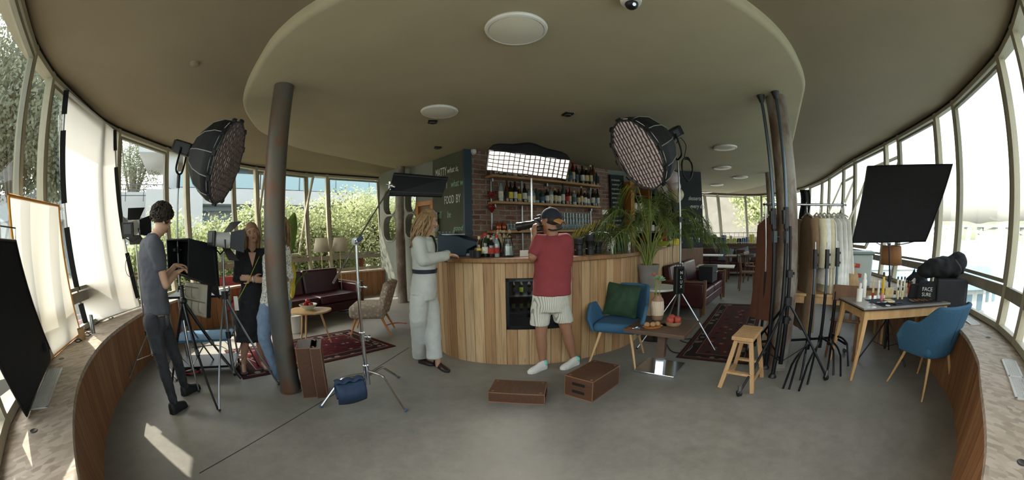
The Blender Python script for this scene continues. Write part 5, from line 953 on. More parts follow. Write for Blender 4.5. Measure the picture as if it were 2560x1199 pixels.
c_ = at(2140, 690, 5.7); c_.z = .745; t = thing('plastic_tub', 'translucent grey storage tub with red clips marked on its side', 'storage tub', c_, R(-50)); glass('milky', '#c9d6d2', .3); plain('milky_plastic', '#b7c6c2', .4); MB().rings([[V((x * (1 + .12 * z / .4), y * (1 + .12 * z / .4), z)) for x, y in ((-.21, -.15), (.21, -.15), (.21, .15), (-.21, .15))] for z in (0, .42)]).build('tub', 'milky_plastic', t, ang=30, fix=True, bev=.02); MB().box((0, 0, .44), (.52, .4, .035)).build('lid', plain('lid_grey', '#8fa09c', .5), t, ang=0, bev=.01)
for k in range(2): MB().box((-.03 + .03 * k, -.175 - .004, .28 - .13 * k), (.13, .03, .05), RY(.1)).build('clip', 'red_paint', t, ang=0, bev=.006)
c_ = at(2128, 700, 5.2); c_.z = .745; t = thing('paper_bag', 'crumpled brown paper bag before the storage tub', 'bag', c_); plain('kraft', '#a88c66', .9, bump=.6, scale=12, var=.15); remesh(MB().lathe([(.1, 0), (.12, .08), (.09, .2), (.03, .27), (.05, .33)], n=14).build('bag_body', 'kraft', t), .016, 1, .03, .05)
c_ = at(2228, 655, 5.2); t = thing('table_lamp', 'brown drum-shaded lamp behind the flag stand', 'lamp', (c_.x, c_.y, ZS + .0)); sheet('brown_shade', '#9a6a42', .35); MB().lathe([(.15, .44), (.135, .66)], n=30, cap=False).build('lamp_shade', 'brown_shade', t, sol=.004); MB().cyl((0, 0, .02), (0, 0, .6), .008).build('pole', 'steel', t); MB().lathe([(.08, 0), (.08, .015), (.01, .03)], n=20).build('base', 'steel', t)

# ================================================================== FILM GEAR
emit('strip_glow', '#fff1e0', .62); plain('piping', '#8d9088', .5); plain('grid_cloth', '#6b5f5a', .6, var=.25, scale=40); plain('blue_bag', '#24364f', .75, var=.25, scale=12, bump=.3); plain('boxwhite', '#c9c4b6', .7)
t = NT('lamp_front'); t.bsdf('#b3a6a0', .45, .0); t.b.inputs['Emission Color'].default_value = lin('#e8d8d0'); t.b.inputs['Emission Strength'].default_value = .09
def frame_from(nrm, up=V((0, 0, 1))):
    z = nrm.normalized(); x = up.cross(z).normalized(); y = z.cross(x); m = Matrix((x, y, z)).transposed(); return m
def octa(c, nrm, Rr, D, lb, N=12):
    m3 = frame_from(nrm); t = thing('octagonal_softbox', lb, 'softbox', c); t.matrix_basis = Matrix.Translation(c) @ m3.to_4x4(); t.rotation_euler = m3.to_euler()
    pr = [(.08, -D), (.16, -D * .97), (Rr * .56, -D * .84), (Rr * .83, -D * .56), (Rr * .97, -D * .26), (Rr, 0)]
    m_ = MB(); m_.lathe(pr, n=N, cap=False); m_.build('shell', 'black_soft', t, ang=8, sol=.006)
    pp_ = MB()
    for k in range(N): a = 2 * PI * k / N; pp_.tube([(r * 1.005 * math.cos(a), r * 1.005 * math.sin(a), z - .003) for r, z in pr[1:]], .0055, 5)
    pp_.build('piping', 'piping', t)
    for k in range(N): a = 2 * PI * k / N; MB().box((Rr * 1.01 * math.cos(a), Rr * 1.01 * math.sin(a), 0), (.035, .06, .04), RZ(a)).build('corner_tab', 'black_soft', t, ang=0)
    MB().lathe([(Rr * .985, -.03), (Rr * .7, -.015), (.01, .0)], n=36, cap=False).build('diffuser', 'lamp_front', t, ang=60)
    g = MB(); s_ = .062; k = -int(Rr / s_)
    while k * s_ < Rr:
        h = math.sqrt(max(0, (Rr * .97) ** 2 - (k * s_) ** 2))
        if h > .05:
            for sw in (0, 1):
                n_ = max(2, int(h * 2 / .05)); pt = []
                for i in range(n_ + 1):
                    u = -h + 2 * h * i / n_; wv = .006 * math.sin(i * PI + k); pt.append((u, k * s_ + wv) if sw == 0 else (k * s_ + wv, u))
                for (x0, y0), (x1, y1) in zip(pt, pt[1:]): g.add([(x0, y0, -.005), (x1, y1, -.005), (x1, y1, .018), (x0, y0, .018)], [(0, 1, 2, 3)])
        k += 1
    g.build('fabric_grid', 'grid_cloth', t, ang=0)
    MB().tube([(Rr * .985 * math.cos(a), Rr * .985 * math.sin(a), .01) for a in [2 * PI * k / N for k in range(N + 1)]], .012, 6).build('rim', 'grey_metal', t)
    MB().lathe([(.095, -D - .04), (.1, -D + .02), (.08, -D + .03)], n=24).build('speed_ring', 'black_metal', t)
    h_ = MB().box((0, 0, -D - .17), (.15, .15, .24)).build('lamp_head', 'black_plastic', t, ang=0, bev=.02); MB().box((0, 0, -D - .298), (.12, .12, .015)).build('vent', 'black_metal', h_, ang=0); MB().box((.078, 0, -D - .17), (.006, .08, .1)).build('control_panel', 'grey_metal', h_, ang=0)
    return t
OL = at(567, 405, 4.3); _f = ray(567, 600); _f.z = 0; _f.normalize(); nL = (V((_f.y, -_f.x, 0)) * .92 - _f * .30 - V((0, 0, .29))).normalized()
oL = octa(OL, nL, .47, .45, 'black octagonal softbox with fabric grid at the left, above the curly-haired boy')
OR = at(1592, 388, 4.35); _f = ray(1592, 600); _f.z = 0; _f.normalize(); nR = (V((_f.y, -_f.x, 0)) * -.74 - _f * .47 - V((0, 0, .49))).normalized()
oR = octa(OR, nR, .47, .5, 'black octagonal softbox with fabric grid at the right, over the palm')
def knob(m, p, d=V((1, 0, 0)), r=.014, l=.05): m.cyl(V(p), V(p) + d * l, r * .4).sph(V(p) + d * (l + r), r)
def lstand(loc, top, feet, lb, mt='steel', pmt=None, hub=.62, wheels=False, rr_=.016, name='light_stand', sec=None, spread=.25, cat='light stand'):
    t = thing(name, lb, cat, loc); pmt = pmt or mt; top = V(top) - V(loc); n_ = 3; ax = V((0, 0, .12)); tp = top
    P_ = lambda k: ax.lerp(tp, k)
    for k in range(n_):
        a, b = k / n_, (k + 1) / n_; MB().cyl(P_(a), P_(b), rr_ * (1.15 - .22 * k), rr_ * (1.15 - .22 * k), 12).build('pole_section', pmt, t)
        if k: m_ = MB(); m_.cyl(P_(a) - V((0, 0, .035)), P_(a) + V((0, 0, .035)), rr_ * 1.7, rr_ * 1.7, 12); knob(m_, P_(a)); m_.build('collar', 'black_plastic' if mt != 'chrome' else 'chrome', t)
    hz0 = P_(hub / max(.01, top.z)); MB().cyl(hz0 - V((0, 0, .04)), hz0 + V((0, 0, .04)), rr_ * 2, rr_ * 2, 12).build('hub', 'black_plastic', t)
    for f in feet:
        f = V(f) - V(loc); f.z = .04 if wheels else .012; l_ = MB().cyl(hz0, f, rr_ * .62, rr_ * .6, 8).build('leg', mt, t); br_ = hz0.lerp(f, .55); MB().bar(V((0, 0, .14)), br_, .018, .006).build('brace', mt, t, ang=0)
        if wheels: MB().cyl(f + V((0, 0, .07)), f + V((0, 0, .0)), .018, .02).build('socket', 'steel', l_); MB().cyl(f + V((-.015, 0, -.008)), f + V((.015, 0, -.008)), .032, .032, 16).build('wheel', 'black_plastic', l_)
        else: MB().sph(f, (.016, .016, .012), 8, 6).build('rubber_foot', 'black_plastic', l_)
    return t
def world_mb(f): return f
# stand and yoke under each octagonal softbox
bL = OL - nL * .62; sL = at(443, 600, 4.35).xy.to_3d()
fL = [sL + V((math.cos(a) * .42, math.sin(a) * .42, 0)) for a in (R(-35), R(85), R(205))]
yk = lstand(sL, sL + V((0, 0, at(443, 470, 4.35).z)), fL, 'silver stand holding the left octagonal softbox behind the boy', 'steel')
a = sL + V((0, 0, at(443, 470, 4.35).z)); b = OL - nL * .62; MB().tube([a, a + V((0, 0, .14))], .02, 10).build('grip', 'black_plastic', yk, world=True); sd_ = nL.cross(V((0, 0, 1))).normalized()
top_ = a + V((0, 0, .14))
MB().tube(catmull([top_, top_ + sd_ * .09 + V((0, 0, .05)), b + sd_ * .1 - V((0, 0, .08)), b + sd_ * .085], 5), .012, 8).tube(catmull([top_, top_ - sd_ * .09 + V((0, 0, .05)), b - sd_ * .1 - V((0, 0, .08)), b - sd_ * .085], 5), .012, 8).build('yoke', 'black_metal', yk, world=True)
sR = at(1697, 735, 4.72).xy.to_3d(); fR = [hz(1787, 878), hz(1592, 872), sR + V((.05, .6, 0))]
tR = at(1694, 400, 4.72)
yR = lstand(sR, tR, fR, 'silver stand with black battery pack holding the right octagonal softbox', 'steel', hub=.66)
b = OR - nR * .64; sd_ = nR.cross(V((0, 0, 1))).normalized(); MB().tube(catmull([tR, tR + sd_ * .09 + V((0, 0, .08)), b + sd_ * .09], 5), .012, 8).tube(catmull([tR, tR - sd_ * .09 + V((0, 0, .08)), b - sd_ * .09], 5), .012, 8).build('yoke', 'black_metal', yR, world=True)
cb_ = thing('cable_loop', 'coil of black cable hanging from the right softbox lamp head', 'cable', tR); cl_ = []
for k in range(90): a = 2 * PI * k / 18; cl_.append((.12 + .075 * math.cos(a) + .01 * math.sin(k * .7), -.02 + .015 * math.sin(k), -.12 + .15 * math.sin(a) + .012 * math.sin(k * .31)))
MB().tube(cl_, .0065, 5).build('coil', 'black_plastic', cb_); MB().tube(catmull([(.1, 0, .04), (.14, 0, .2), (.06, 0, .3), (0, 0, .22)], 6), .007, 6).build('lead', 'black_plastic', cb_)
pz = at(1697, 700, 4.64); pk = thing('battery_pack', 'black battery pack with white lettering strapped to the right softbox stand', 'battery', pz - V((0, 0, .17)), R(12)); MB().box((0, 0, .17), (.14, .07, .34)).build('housing', 'black_plastic', pk, ang=0, bev=.012); MB().box((0, -.038, .17), (.07, .008, .3)).build('front_panel', 'black_metal', pk, ang=0)
for k, ch in enumerate('NLUX'): text(ch, .055, 'chalk', pk, (-.018, -.044, .25 - k * .058), name='lettering')
MB().tube([(-.04, 0, .34), (-.04, 0, .37), (.04, 0, .37), (.04, 0, .34)], .008, 6).build('handle', 'black_plastic', pk)
MB().tube(catmull([pz + V((-.05, 0, .15)), at(1680, 640, 4.65), at(1688, 560, 4.7), at(1695, 470, 4.7)], 6), .004, 5).build('lead', 'black_plastic', cb_, world=True)
# strip softbox behind the counter
Sc = at(1319, 410, 5.15); tl, tr_, br2, bl2 = at(1220, 378, 4.98), at(1421, 403, 5.23), at(1418, 446, 5.33), at(1217, 419, 5.08)
c_ = (tl + tr_ + br2 + bl2) / 4; ux = (tr_ - tl).normalized(); uy = (tl - bl2); uy = (uy - ux * uy.dot(ux)).normalized(); uz_ = ux.cross(uy); 
if uz_.y > 0: uz_ = -uz_
m3 = Matrix((ux, uy, uz_)).transposed() if ux.cross(uy).dot(uz_) > 0 else Matrix((ux, uy, -uz_)).transposed()
Wd, Hd = (tr_ - tl).length / 2, .145
sb = thing('strip_softbox', 'long glowing strip softbox with fabric grid hanging before the brick wall', 'softbox', c_); m3 = Matrix.Rotation(0, 3, 'X') @ m3; sb.matrix_basis = Matrix.Translation(c_) @ m3.to_4x4(); sb.rotation_euler = m3.to_euler()
zf = 1 if (m3 @ V((0, 0, 1))).y < 0 else -1
MB().box((0, 0, -.01 * zf), (Wd * 2, Hd * 2, .01)).build('diffuser', 'strip_glow', sb, ang=0)
g = MB()
for k in range(17): x = -Wd + k * Wd / 8; g.add([(x, -Hd, 0), (x, Hd, 0), (x + .004, Hd, .05 * zf), (x + .004, -Hd, .05 * zf)], [(0, 1, 2, 3)])
for k in range(6):
    for j in range(16): a, b = -Wd + j * Wd / 8, -Wd + (j + 1) * Wd / 8; y = -Hd + k * Hd / 2.5; y1, y2 = y + .006 * math.sin(j + k), y + .006 * math.sin(j + 1 + k); g.add([(a, y1, 0), (b, y2, 0), (b, y2, .05 * zf), (a, y1, .05 * zf)], [(0, 1, 2, 3)])
g.build('fabric_grid', 'black_cloth', sb, ang=0)
sh = MB()
def shf(a, b):
    x = (a - .5) * 2 * Wd * 1.02; dp = .34 * (math.sin(PI * min(1, max(0, a))) ** .35) * (1 - .25 * math.exp(-((a - .5) / .09) ** 2) * 0 + .05 * math.cos(4 * PI * a)); th = PI * b; return (x, math.cos(th) * Hd * 1.06 + .18 * dp * math.sin(th), -zf * (.012 + dp * math.sin(th)))
sh.grid(shf, 28, 12); sh.build('shell', 'black_soft', sb, ang=50, sol=.006)
hd = MB().grid(lambda a, b: (-Wd + 2 * Wd * a, Hd + b * (.03 + .1 * math.sin(PI * a) ** .5 + .022 * math.cos(4 * PI * a) * math.sin(PI * a)), -zf * .13 * b * math.sin(PI * a) ** .5), 30, 4).build('top_flap', 'black_soft', sb, ang=180, sol=.008)
al = bpy.data.lights.new('strip_light', 'AREA'); al.shape = 'RECTANGLE'; al.size = Wd * 2; al.size_y = Hd * 2; al.energy = 6; al.spread = R(60); al.color = (1, .94, .86); ao = bpy.data.objects.new('strip_light', al); COL.objects.link(ao); ao.parent = sb; ao.location = (0, 0, .06 * zf); ao.rotation_euler = (PI if zf > 0 else 0, 0, 0)
sp0 = at(1328, 640, 5.2).xy.to_3d(); lstand(sp0, at(1328, 445, 5.2), [sp0 + V((.35, .1, 0)), sp0 + V((-.3, .15, 0)), sp0 + V((0, .4, 0))], 'silver stand behind the counter carrying the strip softbox', 'chrome', rr_=.02)
# C-stand with blue sandbag, arm and black panel
cs0 = hz(917, 940, .22).xy.to_3d(); 
def cleg(t, a0, a1, z0, L_, mt, r=.0125, w=None):
    d = (V(a1) - V(a0)); d.z = 0; d.normalize(); a = V(a0); p = [V((a.x, a.y, z0)), V((a.x, a.y, z0)) + d * L_ * .45, V((a.x, a.y, z0 - .035)) + d * L_ * .58, V((a1[0], a1[1], .012))]; return MB().tube(catmull(p[:3], 4) + [p[3]], r, 8).build('leg', mt, t, world=True)
cs = thing('c_stand', 'chrome stand with turtle legs and long angled arm, foreground centre-left', 'light stand', cs0)
pv = at(890, 603, pdist(cs0) * 1.01); dd2 = (pv - cs0); 
for k, (z0, z1, r) in enumerate(((.16, .62, .0175), (.60, 1.08, .015), (1.05, None, .0125))):
    a = cs0 + dd2 * (z0 / pv.z); b = pv if z1 is None else cs0 + dd2 * (z1 / pv.z); MB().cyl(a, b, r, r, 14).build('pole_section', 'chrome', cs, world=True)
    if k: m_ = MB(); m_.cyl(a - V((0, 0, .04)), a + V((0, 0, .04)), r * 1.8, r * 1.8, 14); knob(m_, a, V((1, 0, 0)), .02, .05); m_.build('collar', 'chrome', cs, world=True)
for f, z0 in ((hz(803, 1018), .25), (hz(1014, 1028), .28), (cs0 + V((.13, .52, 0)), .22)): l_ = cleg(cs, cs0 + V((0, 0, 0)), f, z0, (f - cs0).length, 'chrome'); MB().sph(V((f.x, f.y, .013)), (.018, .018, .012), 8, 6).build('rubber_foot', 'blue_fabric', l_, world=True)
MB().cyl(cs0 + V((0, 0, .14)), cs0 + V((0, 0, .33)), .026, .026, 14).build('hub', 'chrome', cs, world=True)
lo, hi = at(832, 708, pdist(cs0) * .93), at(978, 464, 4.31); MB().cyl(lo, hi, .0085, .0085, 10).build('arm', 'chrome', cs, world=True)
m_ = MB().cyl(pv - V((0, .03, 0)), pv + V((0, .035, 0)), .034, .034, 18).cyl(pv - V((0, .06, 0)), pv - V((0, .03, 0)), .02, .02, 12); m_.build('grip_head', 'chrome', cs, world=True); MB().box(pv + V((.05, -.03, .02)), (.06, .02, .035), RY(-.6)).build('grip_handle', 'blue_bag', cs, world=True, ang=0, bev=.006)
m_ = MB().sph(hi, .03).cyl(hi, hi + V((.05, 0, -.02)), .02).cyl(hi + V((-.06, 0, .02)), hi, .012).cyl(hi + V((-.02, .0, .05)), hi + V((-.02, 0, -.05)), .015); m_.build('grip_head', 'chrome', cs, world=True)
q = [at(985, 430, 4.35), at(1121, 442, 4.6), at(1106, 492, 4.55), at(972, 488, 4.3)]; pc = sum(q, V((0, 0, 0))) / 4; pn_ = thing('studio_lamp', 'flat black studio lamp seen from behind, on the end of the chrome arm', 'studio lamp', pc)
n_ = (q[1] - q[0]).cross(q[3] - q[0]).normalized(); n_ = n_ if n_.y > 0 else -n_
MB().add([p for p in q] + [p + n_ * .05 for p in q], [(3, 2, 1, 0), (4, 5, 6, 7), (0, 1, 5, 4), (1, 2, 6, 5), (2, 3, 7, 6), (3, 0, 4, 7)]).build('housing', 'black_metal', pn_, world=True, ang=0, bev=.01, fix=True)
MB().add([p.lerp(pc, .06) + n_ * .052 for p in q], [(0, 1, 2, 3)]).build('diffuser', 'white_plastic', pn_, world=True, ang=0); MB().bar(q[0].lerp(q[3], .12) - n_ * .006, q[1].lerp(q[2], .12) - n_ * .006, .01, .01).bar(q[0].lerp(q[3], .85) - n_ * .006, q[1].lerp(q[2], .85) - n_ * .006, .01, .01).build('rib', 'black_plastic', pn_, world=True, ang=0)
# sandbag over the left leg
sg = thing('sandbag', 'blue saddle sandbag hung over a chrome stand leg', 'sandbag', cs0.lerp(hz(803, 1018), .45)); a, b = hz(838, 965, .26), hz(908, 950, .27); ax_ = (b - a).normalized(); nr = V((-ax_.y, ax_.x, 0)).normalized()
for s, dp in ((-1, .17), (1, .14)):
    m_ = MB(); m_.grid(lambda u, v: a.lerp(b, u) + nr * s * (.015 + .04 * math.sin(PI * v) + .02 * math.sin(PI * u) * math.sin(PI * v)) + V((0, 0, .015 - dp * v - .015 * math.sin(PI * u) * v)), 12, 10); m_.build('pouch', 'blue_bag', sg, world=True, ang=180, sol=.03)
m_ = MB(); m_.grid(lambda u, v: a.lerp(b, u) + nr * (v - .5) * .09 + V((0, 0, .03 + .012 * math.sin(PI * v) + .01 * math.sin(u * 17))), 16, 4); m_.build('bridge_strap', 'blue_bag', sg, world=True, ang=180, sol=.012)
# apple boxes
def abox(c, size, rz, lb, slots=1, end='x'):
    t = thing('apple_box', lb, 'wooden box', c, rz, 'brown film boxes'); L_, W_, H_ = size; o = MB().box((0, 0, H_ / 2), size).build('body', 'apple_wood', t, ang=0, bev=.004); e = MB()
    for s in (-1, 1):
        for z in (.003, H_ - .003): e.box((0, s * (W_ / 2), z), (L_ + .002, .005, .006)).box((s * L_ / 2, 0, z), (.005, W_ + .002, .006))
        for y in (-1, 1): e.box((s * L_ / 2, y * W_ / 2, H_ / 2), (.005, .005, H_))
    e.build('worn_edges', 'apple_edge', t, ang=0)
    for s in (-1, 1):
        for k in range(slots): MB().box((s * (L_ / 2), 0, H_ / 2 + (k - (slots - 1) / 2) * .075), (.012, .13, .024)).build('hand_slot', 'black_plastic', t, ang=0)
    for x in (-1, 1):
        for y in (-1, 1): MB().cyl((x * (L_ / 2 - .035), y * (W_ / 2 - .035), H_), (x * (L_ / 2 - .035), y * (W_ / 2 - .035), H_ + .0015), .011, .011, 12).build('plug', 'apple_edge', t)
    return t
a, b = hz(1219, 1003), hz(1362, 1011); d_ = (b - a).normalized(); nn = V((-d_.y, d_.x, 0)); abox((a + b) / 2 + nn * .15, (.5, .3, .098), math.atan2(d_.y, d_.x), 'flat half-height brown wooden box on the floor before the photographer')
a, b = hz(1411, 985), hz(1471, 1003); d_ = (b - a).normalized(); nn = V((-d_.y, d_.x, 0)); abox(a + d_ * .15 + nn * .25, (.5, .3, .2), math.atan2(nn.y, nn.x), 'full-height brown wooden box with two slots beside the white sneakers', 2)
for (a_, b_, w_, lb) in (((762, 988), (783, 997), .13, 'brown wooden box standing on end nearest the thick leaning column'), ((783, 998), (806, 990), .12, 'brown wooden box standing on end, right one of the pair')):
    a, b = hz(*a_), hz(*b_); t = abox(((a + b) / 2 + V((-.02, .14, 0))), (.2 if w_ > .125 else .1, .3, .5), R(28), lb)
# big white diffusion screen against the left windows
sheet('diffusion_cloth', '#cfcbc2', .5); sheet('reflector_cloth', '#d8d2c4', .4)
def sheet_quad(name, TL, TR, BR, BL, mt, parent, bulge=.05, nu=14, nv=18, edge=None):
    n_ = (TR - TL).cross(BL - TL).normalized(); m_ = MB(); m_.grid(lambda u, v: BL.lerp(BR, u).lerp(TL.lerp(TR, u), v) + n_ * bulge * math.sin(PI * u) * math.sin(PI * v), nu, nv); return m_.build(name, mt, parent, world=True, ang=180)
TL, TR, BL_, BR_ = hz(166, 224, 3.02), hz(286, 324, 3.02), hz(216, 812, .66), hz(350, 765, .66)
ds = thing('diffusion_screen', 'tall white diffusion screen with black clip strips leaning on the left windows', 'diffusion screen', (BL_ + BR_) / 2 - V((0, 0, 0))); sheet_quad('cloth', TL, TR, BR_, BL_, 'diffusion_cloth', ds)
fr_ = MB().tube([TL, TR, BR_, BL_, TL], .014, 8, cap=False).build('frame_tube', 'steel', ds, world=True)
for a, b, segs in ((TL, BL_, ((0, .1), (.17, .47), (.57, .84), (.9, 1.0))), (TR, BR_, ((0, .12), (.22, .62), (.7, .95)))):
    for s0, s1 in segs: o_ = (a - V((0, 0, CAMH))); m_ = MB().bar(a.lerp(b, s0) * .995, a.lerp(b, s1) * .995, .07, .03, (a - V((0, 0, 1.5))).normalized()); m_.build('black_sleeve', 'black_cloth', ds, world=True, ang=0)
RTL, RTR, RBR, RBL = at(21, 487, 3.1), at(146, 514, 3.75), hz(201, 832, .65), hz(122, 893, .65)
RTL = at(21, 487, 3.05); RBL = hz(108, 912, .65); rf = thing('reflector_panel', 'white reflector panel with orange edging behind the black flag', 'reflector', (RBL + RBR) / 2); sheet_quad('cloth', RTL, RTR, RBR, RBL, 'reflector_cloth', rf, .02)
MB().tube([RTL, RTR, RBR, RBL, RTL], .012, 6, cap=False).build('edge_band', 'orange_tape', rf, world=True)
FTL, FTR, FBR, FBL = at(-110, 590, 2.3), at(38, 602, 2.75), hz(131, 887, .65), hz(66, 1038, .65)
fg = thing('black_flag', 'large black cloth flag leaning on the left ledge', 'flag', (FBR + FBL) / 2); sheet_quad('cloth', FTL, FTR, FBR, FBL, 'black_cloth', fg, .03); MB().tube([FTL, FTR, FBR, FBL, FTL], .01, 6, cap=False).build('wire_frame', 'black_metal', fg, world=True)
e1 = FTL.lerp(FTR, .7); MB().tube([e1, e1 + V((0, 0, .07)), FTR + V((0, 0, .07)), FTR], .005, 6).build('wire_loop', 'steel', fg, world=True)
p_ = FBR.lerp(FTR, .16).lerp(FBL.lerp(FTL, .16), .1) * .995; MB().box(p_, (.05, .01, .07), RZ(.7)).build('corner_label', 'grey_metal', fg, world=True, ang=0)
# black flag on the right
q = [at(2168, 416, 5.0), at(2381, 411, 4.8), at(2313, 602, 4.78), at(2129, 606, 4.98)]
fr2 = thing('black_flag', 'large square black cloth flag held up before the right-hand windows', 'flag', q[3].lerp(q[2], .5)); sheet_quad('cloth', q[0], q[1], q[2], q[3], 'black_cloth', fr2, .025); MB().tube(q + [q[0]], .011, 6, cap=False).build('wire_frame', 'black_metal', fr2, world=True)
fs0 = at(2222, 800, 4.93).xy.to_3d(); ft = at(2222, 606, 4.93)
lstand(fs0, ft, [fs0 + V((math.cos(a) * .38, math.sin(a) * .38, 0)) for a in (R(20), R(150), R(265))], 'black stand behind the make-up table holding the right black flag', 'black_metal', hub=.4)
m_ = MB().sph(ft, .035).cyl(ft + V((-.08, .02, .01)), ft + V((.1, -.03, .02)), .01); m_.build('grip_head', 'chrome', fr2, world=True); MB().tube(catmull([at(2190, 606, 4.88), at(2210, 614, 4.88), at(2255, 610, 4.86), at(2290, 602, 4.8)], 5), .006, 6).build('bent_wire', 'steel', fr2, world=True)
# spotlight with barn doors on the left stand
s1 = hz(384, 912, 0).lerp(V((0, 0, 0)), .0); l1 = lstand(s1, at(340, 610, pdist(s1)), [hz(318, 962), hz(442, 952), s1 + V((-.25, .3, 0))], 'chrome stand at the left bench holding the small barn-door lamp', 'chrome', hub=.3)
def barn(c, nrm, lb, sc=1.0):
    m3 = frame_from(nrm); t = thing('barn_door_lamp', lb, 'lamp', c); t.matrix_basis = Matrix.Translation(c) @ m3.to_4x4(); t.rotation_euler = m3.to_euler(); s = sc
    MB().lathe([(.05 * s, -.2 * s), (.08 * s, -.17 * s), (.085 * s, 0), (.09 * s, .01)], n=22).build('housing', 'white_metal', t); MB().lathe([(.075 * s, .012), (.04 * s, .022), (.002, .025)], n=20).build('lens', 'lamp_glass', t)
    MB().box((0, 0, -.21 * s), (.17 * s, .17 * s, .03)).build('rear_panel', 'black_plastic', t, ang=0, bev=.01); MB().box((0, .01, -.228 * s), (.11 * s, .11 * s, .006)).build('display', 'grey_metal', t, ang=0)
    for k in range(4):
        a = k * PI / 2; d = V((math.cos(a), math.sin(a), 0)); p = V((-math.sin(a), math.cos(a), 0)); MB().add([d * .09 * s + p * .09 * s, d * .09 * s - p * .09 * s, d * .22 * s - p * .13 * s + V((0, 0, .12 * s)), d * .22 * s + p * .13 * s + V((0, 0, .12 * s))], [(0, 1, 2, 3)]).build('barn_door', 'black_metal', t, ang=0, sol=.003)
    MB().tube([(.1 * s, 0, -.08 * s), (.12 * s, -.1 * s, -.08 * s), (0, -.16 * s, -.08 * s), (-.12 * s, -.1 * s, -.08 * s), (-.1 * s, 0, -.08 * s)], .008, 6).build('yoke', 'black_metal', t); return t
barn(at(334, 568, pdist(s1)), V((-.6, .8, .15)), 'small pale lamp with barn doors on the left chrome stand')
cl1 = thing('cable', 'thin black cable loop hanging from the left barn-door lamp', 'cable', at(325, 650, pdist(s1))); MB().tube([at(325 + 12 * math.cos(a), 665 + 26 * math.sin(a), pdist(s1) - .05) for a in [k * PI / 12 for k in range(25)]], .004, 5).build('loop', 'black_plastic', cl1, world=True)
# second small lamp on the tall tripod stand in the middle of the group
s2 = hz(592, 972, 0) + V((-.12, .12, 0)); l2 = lstand(s2, at(557, 632, pdist(s2)), [hz(549, 1027), hz(697, 962), s2 + V((-.1, .55, 0))], 'tall silver tripod stand between the boy and the woman in black', 'steel', hub=.9, rr_=.018)
barn(at(566, 600, pdist(s2)), V((.25, .95, -.1)), 'small black barn-door lamp on the silver tripod stand', .9)
# hooded monitor on a black tripod
t0 = hz(500, 965, 0) + V((0, 0, 0)); apx = at(458, 752, pdist(t0)); tri = thing('tripod', 'black camera tripod under the hooded monitor', 'tripod', t0)
for f in (hz(430, 967), hz(545, 1026), hz(602, 948)):
    l_ = MB().cyl(apx, apx.lerp(f, .5), .02, .018, 8).build('leg', 'black_metal', tri, world=True); MB().cyl(apx.lerp(f, .48), f + V((0, 0, .01)), .014, .011, 8).build('lower_leg', 'black_plastic', l_, world=True); MB().cyl(apx.lerp(f, .47), apx.lerp(f, .52), .023, .023, 10).build('leg_lock', 'grey_metal', l_, world=True)
MB().cyl(apx - V((0, 0, .25)), at(455, 712, pdist(t0)), .016).build('centre_column', 'black_metal', tri, world=True); m_ = MB().sph(apx, (.045, .045, .04)); knob(m_, at(455, 720, pdist(t0)), V((-1, 0, 0)), .02, .04); m_.build('head', 'black_plastic', tri, world=True)
dh = pdist(t0); fq = [at(418, 598, dh - .1), at(470, 594, dh + .05), at(468, 688, dh + .05), at(421, 672, dh - .1)]; bq = [at(457, 596, dh + .25), at(540, 612, dh + .35), at(548, 715, dh + .35), at(470, 700, dh + .25)]
hd_ = thing('monitor_hood', 'black fabric hood shading a monitor on the tripod, open towards the boy', 'monitor hood', (fq[3] + bq[2]) / 2)
m_ = MB(); f4 = [at(417, 599, dh + .12), at(472, 596, dh - .22), at(470, 690, dh - .22), at(421, 675, dh + .12)]; b4 = [at(462, 598, dh + .42), at(541, 612, dh + .1), at(549, 716, dh + .1), at(474, 698, dh + .42)]
m_.add(f4 + b4, [(0, 1, 5, 4), (1, 2, 6, 5), (2, 3, 7, 6), (3, 0, 4, 7), (4, 5, 6, 7)]); m_.build('hood', 'black_cloth', hd_, world=True, ang=0, sol=.006)
MB().tube([f4[0], f4[1], f4[2], f4[3], f4[0]], .008, 6, cap=False).build('hood_rim', 'black_soft', hd_, world=True); sc_ = [f4[i].lerp(b4[i], .7) for i in range(4)]; MB().add(sc_, [(0, 1, 2, 3)]).build('screen', 'fridge_screen' if 'fridge_screen' in M else 'black_plastic', hd_, world=True, ang=0)
lp_ = f4[0].lerp(f4[3], .3).lerp(b4[0].lerp(b4[3], .3), .35); MB().box(lp_, (.05, .05, .03), RZ(.5)).build('paper_label', 'grey_metal', hd_, world=True, ang=0)
cw = MB(); cw.grid(lambda u, v: b4[1].lerp(b4[0], u * .6) .lerp(b4[2].lerp(b4[3], u * .6) , v) + V((.02 + .03 * v, -.06, -.12 * v * (1 - u))), 8, 8); cw.build('side_flap', 'black_cloth', hd_, world=True, ang=180, sol=.006)
# equipment cart with pocket bag
ck0 = at(505, 800, 4.55).xy.to_3d(); ct_ = thing('equipment_cart', 'low steel equipment cart behind the tripod', 'cart', ck0, R(35))
for x in (-.35, .35):
    for y in (-.22, .22): MB().cyl((x, y, .08), (x, y, .95), .013).build('upright', 'steel', ct_); MB().cyl((x - .012, y, .035), (x + .012, y, .035), .035, .035, 14).build('wheel', 'black_plastic', ct_)
for z, mt in ((.12, 'black_metal'), (.42, 'blue_fabric'), (.9, 'black_metal')): MB().box((0, 0, z), (.72, .46, .025)).build('shelf', mt, ct_, ang=0)
pq = thing('pocket_bag', 'pale canvas pocket organiser hanging below the monitor hood', 'bag', at(492, 790, 4.15)); a, b, c_, d_ = at(463, 704, 4.15), at(523, 712, 4.1), at(520, 794, 4.1), at(461, 778, 4.15); plain('canvas', '#a9a28f', .9, bump=.3, scale=20); plain('canvas_dark', '#77715f', .9)
